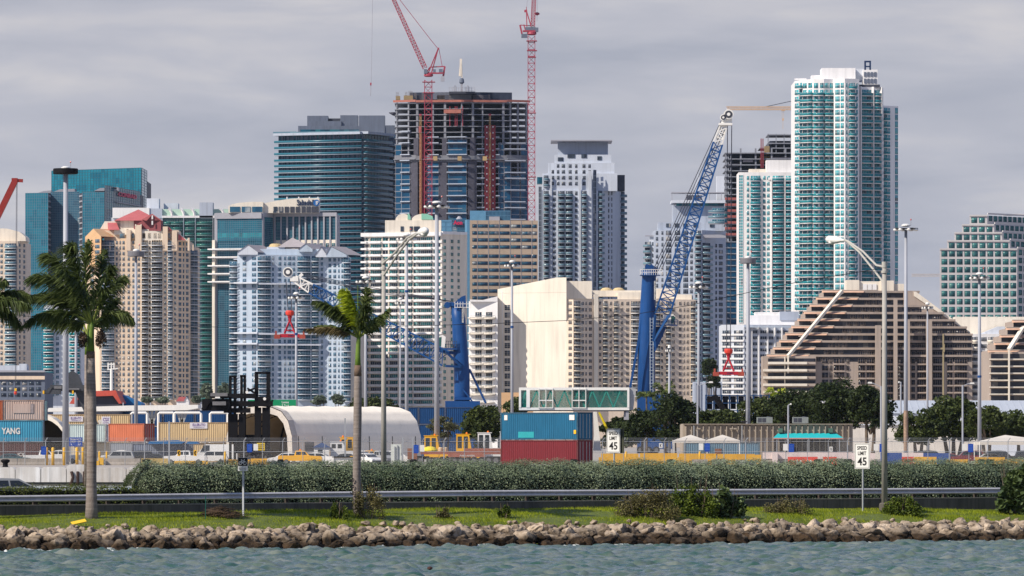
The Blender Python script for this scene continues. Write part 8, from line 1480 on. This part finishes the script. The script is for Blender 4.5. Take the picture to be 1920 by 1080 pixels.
def royal(label, px, d, yb, ypts, fr, base_px=0, seed=0, fruit=True, spear=None, dark_top=None):
    """trunk widths in photo pixels at photo rows; fronds as photo-plane bezier points with a depth offset in metres"""
    b0 = loc(px, d); D = b0.y; s = D / F; t = thing('palm_tree', label, 'palm', (b0.x, b0.y, Z(yb, D)))
    pt = lambda x, y, dd=0: (X(x, D), D + dd, Z(y, D))
    tr = [q_ for q_ in ypts if q_[3] == 't']; p = MB(); p.tube([pt(x, y) for x, y, w, _ in tr], [w * s / 2 for _, _, w, _ in tr], 14); add('trunk', p, TRUNK, t, True, smooth=True)
    if dark_top: p = MB(); p.tube([pt(x, y) for x, y, w in dark_top], [w * s / 2 for _, _, w in dark_top], 14); add('trunk_top', p, SHAFTB, t, True, smooth=True)
    sh = [q_ for q_ in ypts if q_[3] == 's']; p = MB(); p.tube([pt(x, y) for x, y, w, _ in sh], [w * s / 2 for _, _, w, _ in sh], 12); add('crown_shaft', p, SHAFT, t, True, smooth=True)
    for i, f in enumerate(fr):
        (x0, y0), (x1, y1), (x2, y2) = f[:3]; dd = f[3]; m = f[4] if len(f) > 4 else PALML; kw = f[5] if len(f) > 5 else {}
        frond(t, pt(x0, y0), pt(x1, y1, dd * .6), pt(x2, y2, dd), kw.get('L', .95), int(kw.get('n', 190) * 1.35), m, kw.get('wind', (-.35, 0, 0)), kw.get('droop', .55) + .2, seed + i, w=kw.get('w', .06))
    if spear: p = MB(); p.tube([pt(*q_) for q_ in spear], [.04, .03, .012], 6); add('spear_leaf', p, SHAFT, t, True)
    if fruit:
        for i, (x, y, rx_, ry_) in enumerate(fruit):
            r = np.random.default_rng(i + 60); Cc = blob_pts((0, 0, 0), (rx_ * s, rx_ * s, ry_ * s), 420, r, .2); Cc[:, 2] -= np.abs(Cc[:, 0]) * .3; V, Q = leaf_quads(Cc, .09, -.3, .3, i); o = part('fruit_cluster', np_mesh('fruit_cluster', V, Q, [leafmat('fruit_brown', (.02, .015, .012), (.10, .065, .045), trans=0, scale=3)]), t); o.location = Vector(pt(x, y, -.3)) - t.location
            p = MB(); p.add([], []); 
    return t
W1 = {'L': 1.0, 'n': 230}
FR1 = [((172, 607), (150, 500), (166, 452), .8), ((172, 607), (118, 470), (82, 482), .2, PALML, {'L': 1.1, 'n': 240}), ((171, 607), (135, 470), (140, 462), -1.5, PALML, {'L': 1.1, 'n': 220}), ((171, 607), (112, 500), (58, 525), -.8, PALML, {'L': 1.1, 'n': 240}), ((171, 607), (110, 535), (50, 560), 1.2, PALML, {'L': 1.1, 'n': 220}),
       ((171, 607), (105, 560), (48, 612), -1.2, PALML, {'L': .9, 'n': 240, 'droop': .9}), ((172, 607), (185, 500), (192, 468), 1.8, PALML, {'L': .8}), ((173, 607), (205, 520), (213, 500), -1.0, PALML, {'L': .8, 'wind': (.1, 0, 0)}), ((173, 607), (212, 520), (232, 520), .8, PALML, {'L': .8, 'wind': (.25, 0, 0), 'droop': .9}),
       ((173, 607), (225, 565), (250, 604), -.6, PALML, {'L': .8, 'n': 220, 'wind': (.15, 0, 0), 'droop': 1.0}), ((173, 607), (205, 590), (232, 585), 2.0, PALML, {'L': .8, 'wind': (.1, 0, 0), 'droop': .9}), ((171, 607), (130, 600), (80, 590), 2.4, PALML, {'L': 1.0, 'droop': .9}), ((172, 607), (160, 530), (118, 508), -2.4, PALML, {'L': 1.0, 'n': 220})]
royal('tall royal palm on the left with a windblown dark crown', 171, 6.0, 961, [(171.5, 985, 26, 't'), (171.5, 950, 22, 't'), (171.5, 900, 19, 't'), (172, 800, 18.5, 't'), (171, 730, 18, 't'), (170, 690, 17, 't'), (170, 660, 15.5, 't'), (170, 662, 15, 's'), (170, 640, 13.5, 's'), (171, 615, 11, 's'), (172, 600, 7, 's')], FR1, seed=10, fruit=[(156, 636, 9, 16), (190, 634, 11, 18)], dark_top=[(170, 672, 16.2), (170, 659, 15.8)])
FR2 = [((673, 630), (660, 570), (643, 545), .3, PALMY, {'L': .75, 'n': 260, 'droop': .35, 'wind': (-.25, 0, 0)}), ((673, 630), (664, 580), (652, 548), -.8, PALMY, {'L': .7, 'n': 200, 'droop': .3}), ((674, 630), (682, 570), (688, 542), .5, PALML, {'L': .7, 'n': 200, 'wind': (.0, 0, 0), 'droop': .35}), ((671, 632), (640, 570), (590, 566), -.6, PALML, {'L': .75, 'n': 230, 'droop': .8}), ((671, 632), (648, 580), (612, 580), .8, PALML, {'L': .7, 'n': 200, 'droop': .8}),
       ((671, 633), (630, 608), (574, 618), .2, PALMB, {'L': .62, 'n': 220, 'droop': .9}), ((671, 633), (640, 606), (590, 612), 1.2, PALML, {'L': .6, 'n': 180, 'droop': .8}), ((675, 632), (700, 612), (730, 580), -.3, PALML, {'L': .6, 'n': 230, 'wind': (.2, 0, 0), 'droop': .6}), ((675, 632), (690, 605), (715, 590), 1.4, PALML, {'L': .55, 'n': 160, 'wind': (.15, 0, 0)}), ((673, 632), (655, 590), (632, 575), 1.6, PALML, {'L': .8, 'n': 200}), ((674, 632), (682, 595), (690, 572), -1.5, PALML, {'L': .7, 'n': 180, 'wind': (.0, 0, 0)})]
royal('younger royal palm in the centre with a yellow green new frond', 670, 6.0, 955, [(670, 982, 17, 't'), (669.5, 945, 15.5, 't'), (669, 880, 15, 't'), (670.5, 780, 15.5, 't'), (671, 720, 14.5, 't'), (671, 688, 12, 't'), (671, 690, 11.5, 's'), (671, 665, 9.5, 's'), (672, 642, 8.5, 's'), (673, 626, 6, 's')], FR2, seed=40, fruit=None, spear=[(672, 625, 0), (671, 590, 0), (671, 535, 0)], dark_top=[(671, 705, 14.2), (671, 685, 12.6)])
add('trunk_marking', text_mb('6 6 6', .8, .22, .01, .02, M=Matrix.Translation((X(664.8, loc(670, 6).y), loc(670, 6).y - .24, Z(928, loc(670, 6).y))) @ Matrix.Rotation(math.radians(-90), 4, 'Y')), INK, [o for o in COL.objects if o.get('label', '').startswith('younger royal')][0], True)
b0 = loc(160, 12.0)
royal('slender royal palm trunk standing right behind the left palm', 162, 12.0, 915, [(162, 945, 9, 't'), (162, 800, 8.5, 't'), (162.5, 665, 8, 't'), (162.5, 666, 8, 's'), (163, 625, 5, 's')], [((163, 627), (145, 560), (105, 545), .5), ((163, 627), (170, 560), (185, 540), .5), ((163, 627), (130, 590), (75, 600), 1.0), ((163, 627), (190, 590), (215, 560), 1.2, PALML, {'wind': (.1, 0, 0)})], seed=70, fruit=None)
royal('palm crown with drooping dark fronds cut off by the left edge', -38, 7.0, 960, [(-38, 965, 20, 't'), (-38, 650, 17, 't'), (-38, 652, 15, 's'), (-38, 570, 8, 's')], [((-38, 575), (10, 530), (62, 558), .2, PALML, {'L': .95, 'n': 260, 'droop': 1.0, 'wind': (.0, 0, 0)}), ((-38, 575), (10, 545), (58, 575), -1.0, PALML, {'L': 1.0, 'n': 240, 'droop': 1.1, 'wind': (0, 0, 0)}), ((-38, 575), (0, 560), (35, 610), .9, PALML, {'L': 1.0, 'n': 220, 'droop': 1.1, 'wind': (0, 0, 0)}), ((-38, 575), (-10, 520), (14, 530), -.4, PALML, {'L': .7, 'n': 200}), ((-38, 575), (-60, 500), (-90, 520), 0), ((-38, 575), (-70, 560), (-110, 600), 0)], seed=90, fruit=None)
# ---- bushes
def bush(label, px, d, hw, yt, yb, col, n, leaf, seed, clumps=16, stems=True, name='shrub', asp=.55, spread=1.0):
    b0 = loc(px, d); D = b0.y; s = D / F; r = np.random.default_rng(seed); base = Z(yb, D); t = thing(name, label, 'shrub', (b0.x, b0.y, base)); rx, h = hw * s, (yb - yt) * s * 1.22; Cc = []
    for i in range(clumps):
        x = r.uniform(-.8, .8); zc = r.uniform(.2, .8) * (1 - .5 * x * x); Cc.append(blob_pts((x * rx, r.uniform(-.5, .5) * rx * .5, zc * h), (rx * .3 * spread, rx * .26, h * .24), n // clumps, r, .2))
    V, Q = leaf_quads(np.concatenate(Cc), leaf, .3, asp, seed); part('foliage', np_mesh('foliage', V, Q, [col]), t); p = MB()
    for i in range(9): x = r.uniform(-.7, .7) * rx; p.tube([(x * .4, 0, -.1), (x * .8, r.uniform(-.2, .2), h * .5), (x, r.uniform(-.3, .3), h * r.uniform(.8, 1.1))], [.025, .018, .008], 5)
    add('stem', p, BARK, t); return t
OLB = leafmat('sage_leaves', (.055, .055, .022), (.21, .185, .07), trans=.2, scale=2); GRB = leafmat('bright_shrub_leaves', (.025, .05, .008), (.15, .20, .025), trans=.25, scale=1.6); SGB = leafmat('sea_grape_leaves', (.02, .045, .012), (.12, .17, .05), trans=.2, scale=1.8, spec=.5)
bush('wide olive brown shrub growing over the rocks right of centre', 1214, 4.6, 62, 926, 990, OLB, 7500, .05, 1, 30); bush('green leafy shrub beside the olive one', 1300, 4.8, 46, 912, 988, GRB, 5200, .075, 2, 22); bush('round leaved green shrub sprawling right of the leafy one', 1358, 4.6, 40, 924, 985, SGB, 1500, .14, 3, 16, asp=.9)
bush('low sparse olive shrub below the right speed limit sign', 1480, 5.4, 48, 940, 982, OLB, 3600, .05, 4, 20); bush('compact bright green shrub at the foot of the tall lamp pole', 1690, 5.0, 42, 938, 986, GRB, 6000, .075, 5, 22); bush('round leaved sea grape bush at the right edge', 1905, 5.2, 44, 882, 978, SGB, 2600, .15, 6, 22, asp=.9)
bush('small sparse shrub against the centre palm trunk', 690, 5.0, 34, 920, 978, OLB, 2200, .05, 7, 16); bush('tiny green shrub left of the centre palm', 634, 4.6, 20, 948, 983, GRB, 1500, .055, 8, 10); bush('tiny weed clump on the grass edge left of centre', 828, 4.6, 22, 955, 982, OLB, 1200, .05, 9, 10); bush('tiny weed clump on the grass in the middle', 945, 4.8, 14, 948, 976, GRB, 900, .05, 10, 8)
# brush pile, plank, stake
b0 = loc(415, 5.6); r = random.Random(8); t = thing('brush_pile', 'pile of dry brown twigs on the grass beside the bike lane sign', 'brush pile', (b0.x, b0.y, gz(S_(415, 5.6), 5.6)))
p = MB()
for i in range(150): x = r.gauss(0, .42); z = max(.02, r.uniform(0, .5) * (1 - abs(x) / 1.3)); a = r.uniform(-.5, .5); l_ = r.uniform(.2, .6); p.tube([(x - l_, r.uniform(-.3, .3), z - a * l_ * .5), (x, r.uniform(-.3, .3), z + r.uniform(0, .12)), (x + l_, r.uniform(-.3, .3), z + a * l_ * .5)], [.008, .014, .006], 4)
add('twigs', p, mat('dry_twigs', (.13, .085, .055), .9, .3, 3), t)
b0 = loc(148, 3.6); q = MB(); q.box(-.34, .34, -.14, .14, 0, .04, 0, Matrix.Translation((b0.x, b0.y, 1.12)) @ Matrix.Rotation(-.22, 4, 'Y') @ Matrix.Rotation(.3, 4, 'Z') @ Matrix.Rotation(.5, 4, 'X')); solo('plank', q, mat('yellow_plank', (.68, .46, .03), .6), 'yellow board lying on top of the rocks near the left palm', 'board')
b0 = loc(386, 5.2); q = MB(); q.tube([(b0.x, b0.y, 1.2), (b0.x, b0.y, Z(929, b0.y))], .02, 6); solo('stake', q, mat('stake_green', (.01, .09, .07), .6), 'thin green stake in the grass left of the bike lane sign', 'stake')
# ---- road signs on the causeway
def speed_sign(label, px, d, y0, y1, back=False, zb=None):
    b0 = loc(px, d); D = b0.y; s = D / F; h = (y1 - y0) * s; w = h * .75; t = thing('speed_limit_sign', label, 'road sign', (b0.x, b0.y, zb if zb is not None else gz(S_(px, d), d)), -math.radians(43)); z1 = Z(y0, D) - t.location.z; z0 = z1 - h
    p = MB(); p.box(-w / 2, w / 2, -.02, 0, z0, z1); pn = add('panel', p, NWHITE, t); p = MB(); bt = .022; e = .03
    for a in ((-w / 2 + e, w / 2 - e, z1 - e - bt, z1 - e), (-w / 2 + e, w / 2 - e, z0 + e, z0 + e + bt), (-w / 2 + e, -w / 2 + e + bt, z0 + e, z1 - e), (w / 2 - e - bt, w / 2 - e, z0 + e, z1 - e)): p.box(a[0], a[1], -.024, -.021, a[2], a[3])
    add('border', p, INK, pn)
    for tx, ww, hh, zz in (('SPEED', .66, .145, .74), ('LIMIT', .56, .145, .535), ('45', .62, .32, .13)): add('lettering', text_mb(tx, w * ww, h * hh, .006, .02, M=Matrix.Translation((-w * ww / 2, -.022, z0 + h * zz))), INK, pn)
    p = MB(); p.box(-.035, .035, .01, .07, -.3, z1 - .05); add('post', p, STEEL, t)
    if back: p = MB(); p.box(-w / 2 + .12, w / 2 + .16, .09, .11, z0 - .02, z1 - .0); add('rear_panel', p, mat('sign_back_dark', (.05, .055, .04), .6), t)
speed_sign('white SPEED LIMIT 45 sign standing in front of the hedge beside the tall lamp pole', 1617.5, 6.4, 831, 879); speed_sign('white SPEED LIMIT 45 sign rising behind the hedge right of centre', 1151, 15.0, 804, 849, True, 1.6)
b0 = loc(456, 5.8); D = b0.y; s = D / F; t = thing('bike_lane_sign', 'black and white BIKE LANE sign with a bicycle symbol on a thin post', 'road sign', (b0.x, b0.y, gz(S_(456, 5.8), 5.8)), -.33); zb = t.location.z
p = MB(); p.box(-9.9 * s, 9.9 * s, -.02, 0, Z(883, D) - zb, Z(858, D) - zb); pn = add('panel', p, NWHITE, t); p = MB(); p.box(-9.6 * s, 9.6 * s, -.026, -.021, Z(873.5, D) - zb, Z(858.4, D) - zb); add('black_field', p, INK, pn)
add('lettering', text_mb('BIKE LANE', 14 * s, 3.8 * s, .005, -.02, M=Matrix.Translation((-7 * s, -.022, Z(880.5, D) - zb))), mat('grey_ink', (.22, .22, .22), .6), pn)
p = MB(); cz = Z(866.5, D) - zb
def ring(cx, cz, R, r_): p.v += []; n = 16; o_ = len(p.v); p.v += [(cx + rr_ * math.cos(a), -.030, cz + rr_ * math.sin(a)) for a in [2 * math.pi * i / n for i in range(n)] for rr_ in (R, R - r_)]; p.f += [(o_ + 2 * i, o_ + 2 * i + 1, o_ + 2 * ((i + 1) % n) + 1, o_ + 2 * ((i + 1) % n)) for i in range(n)]; p.m += [0] * n
ring(-4.6 * s, cz - 1.6 * s, 3.4 * s, .75 * s); ring(4.2 * s, cz - 1.6 * s, 3.4 * s, .75 * s)
for a, b_, c_, d_ in ((-4.6, -1.6, -2.2, 3), (-2.2, 3, 3, 3), (3, 3, 4.2, -1.6), (-2.2, 3, -.2, -1.6), (-.2, -1.6, 3, 3), (-.2, -1.6, -4.6, -1.6), (3, 3, 2.6, 5), (2.6, 5, 4.4, 5.2), (-2.2, 3, -2.7, 4.6), (-3.8, 4.6, -1.4, 4.6)): p.beam((a * s, -.029, cz + b_ * s), (c_ * s, -.029, cz + d_ * s), .7 * s, .004, up=(0, 1, 0))
add('bicycle_symbol', p, INKW, pn); p = MB(); p.box(-.04, .04, .005, .07, -.2, Z(860, D) - zb); add('post', p, mat('pale_post', (.45, .47, .50), .5), t)
# ---- tall street lamps
def lamp(label, px, d, yb, yt, wb, wt, arms, head, sgn, base=True):
    b0 = loc(px, d); D = b0.y; s = D / F; t = thing('street_lamp', label, 'street lamp', (b0.x, b0.y, Z(yb, D)), 0, 'tall street lamps on the causeway'); pt = lambda x, y: (X(x, D - 0 + (x - px) / (sgn * 95) * 0), D + abs(x - px) * s * 1.6 * (1 if sgn < 0 else -1), Z(y, D))
    p = MB(); p.tube([(b0.x, D, Z(yb, D)), (b0.x, D, Z(yt, D))], [wb * s / 2, wt * s / 2], 14); add('pole', p, mat('concrete_pole', (.36, .345, .32), .75, .14, .8, streak=.25), t, True, smooth=True)
    for a in arms: p = MB(); p.tube([pt(*q_) for q_ in a], [.055] * len(a), 8); add('arm', p, mat('arm_grey', (.42, .41, .38), .5, .1, 1), t, True)
    p = MB(); (x0, y0), (x1, y1) = head; a0, a1 = Vector(pt(x0, y0)), Vector(pt(x1, y1)); p.tube([a0, a0.lerp(a1, .2), a0.lerp(a1, .45), a0.lerp(a1, .85), a1], [.06, .09, .2, .2, .08], 10); add('lamp_head', p, LAMPW, t, True, smooth=True); p = MB(); c_ = a0.lerp(a1, .7); p.lathe((c_.x, c_.y, c_.z - .26), [(.05, 0), (.15, .05), (.19, .16)], 12); add('glass_bowl', p, mat('lamp_glass', 0), t, True, smooth=True)
    p = MB(); p.lathe((b0.x, D, Z(yt + 14, D)), [(wt * s * .75, 0), (wt * s * .75, .12)], 12); p.lathe((b0.x, D, Z(yt + 4, D)), [(wt * s * .62, 0), (wt * s * .62, .3)], 12); add('clamp', p, mat('arm_grey', 0), t, True)
    if base: p = MB(); p.lathe((b0.x, D, Z(yb, D) - .3), [(.27, 0), (.27, .36), (.19, .42)], 14); add('footing', p, WALLM, t, True)
    return t
lamp('tall street lamp on the right with its arm reaching left', 1659, 7.0, 947, 498, 11.5, 8.2, [[(1657, 530), (1640, 505), (1615, 470), (1592, 447)], [(1657, 500), (1645, 497), (1622, 470), (1596, 449), (1588, 446)]], ((1590, 447), (1558, 443)), -1)
lamp('tall street lamp left of centre with its arm reaching right', 720, 18.0, 918, 492, 11, 7, [[(719, 517), (745, 480), (768, 452), (784, 442)], [(718, 494), (740, 476), (765, 448), (784, 440)]], ((783, 441), (803, 437)), 1, False)
b1 = loc(1655, 7.0); q = MB(); pts = [(1652, 503, b1.y), (1580, 515, b1.y + 3), (1500, 528, b1.y + 7), (1400, 549, b1.y + 12), (1290, 573, b1.y + 18), (1180, 591, b1.y + 24), (1060, 601, b1.y + 30), (940, 606, b1.y + 36), (820, 610, b1.y + 42), (640, 614, b1.y + 52), (400, 613, b1.y + 64), (260, 608, b1.y + 72), (60, 594, b1.y + 84), (-200, 560, b1.y + 98)]
q.tube([P(x, y, D_) for x, y, D_ in pts], .016, 5); solo('overhead_wire', q, BLACKM, 'thin black overhead wire sagging left from the tall right lamp', 'wire')
# ---- cars on the causeway
car('dark windowed silver car on the causeway behind the low hedge at the far left', 16, loc(16, 19).y, 'sedan', SI, rz=math.radians(31), z=1.62); car('pale blue car nose behind the left end of the tall hedge', 300, loc(300, 19).y, 'sedan', ('blue_white', (.30, .38, .46)), flip=True, rz=math.radians(31), z=1.62)
# ---- sea birds
for i, (x, y, D) in enumerate(((1544, 755, 850), (1396, 770, 820))):
    t = thing('gull', ('white gull flying in front of the tallest dark crown', 'white gull gliding in front of the blue frame stack')[i], 'bird', P(x, y, D)); p = MB(); p.lathe((0, 0, 0), [(.01, -.28), (.07, -.15), (.085, 0), (.06, .14), (.045, .2), (.01, .27)], 8, axis='x'); add('body', p, WHITEP, t, smooth=True)
    for sgn in (-1, 1): p = MB(); p.add([(-.1, .04 * sgn, .03), (.12, .04 * sgn, .03), (.1, .3 * sgn, .22), (-.04, .34 * sgn, .24), (-.12, .72 * sgn, .14 + .2 * i), (-.1, .3 * sgn, .2)], [(0, 1, 2, 5), (5, 2, 3), (5, 3, 4)] if sgn > 0 else [(1, 0, 5, 2), (2, 5, 3), (3, 5, 4)]); add('wing', p, mat('gull_grey', (.5, .51, .53), .7), t)
    t.rotation_euler = (0, 0, .6 + i)
q = MB(); q.lathe((X(806, 226), 226, -.04), [(.03, 0), (.1, .04), (.1, .1), (.04, .14)], 8); solo('buoy', q, mat('buoy_brown', (.06, .03, .025), .7), 'small dark brown float bobbing in the water near the bottom', 'float')
# ---- sea haze: one closed box of even air round everything up to the far towers
q = MB(); q.box(-1600, 1600, -500, 9100, -3.2, 262)
hm = bpy.data.materials.new('sea_haze'); hm.use_nodes = True; t = hm.node_tree; t.nodes.remove(t.nodes['Principled BSDF']); v = t.nodes.new('ShaderNodeVolumePrincipled'); v.inputs['Color'].default_value = (.72, .85, 1.0, 1); v.inputs['Density'].default_value = 1.3e-5; v.inputs['Anisotropy'].default_value = .3
t.links.new(v.outputs[0], t.nodes['Material Output'].inputs['Volume'])
solo('haze', q, hm, None, None, kind='stuff')
print('objects', len(bpy.data.objects))
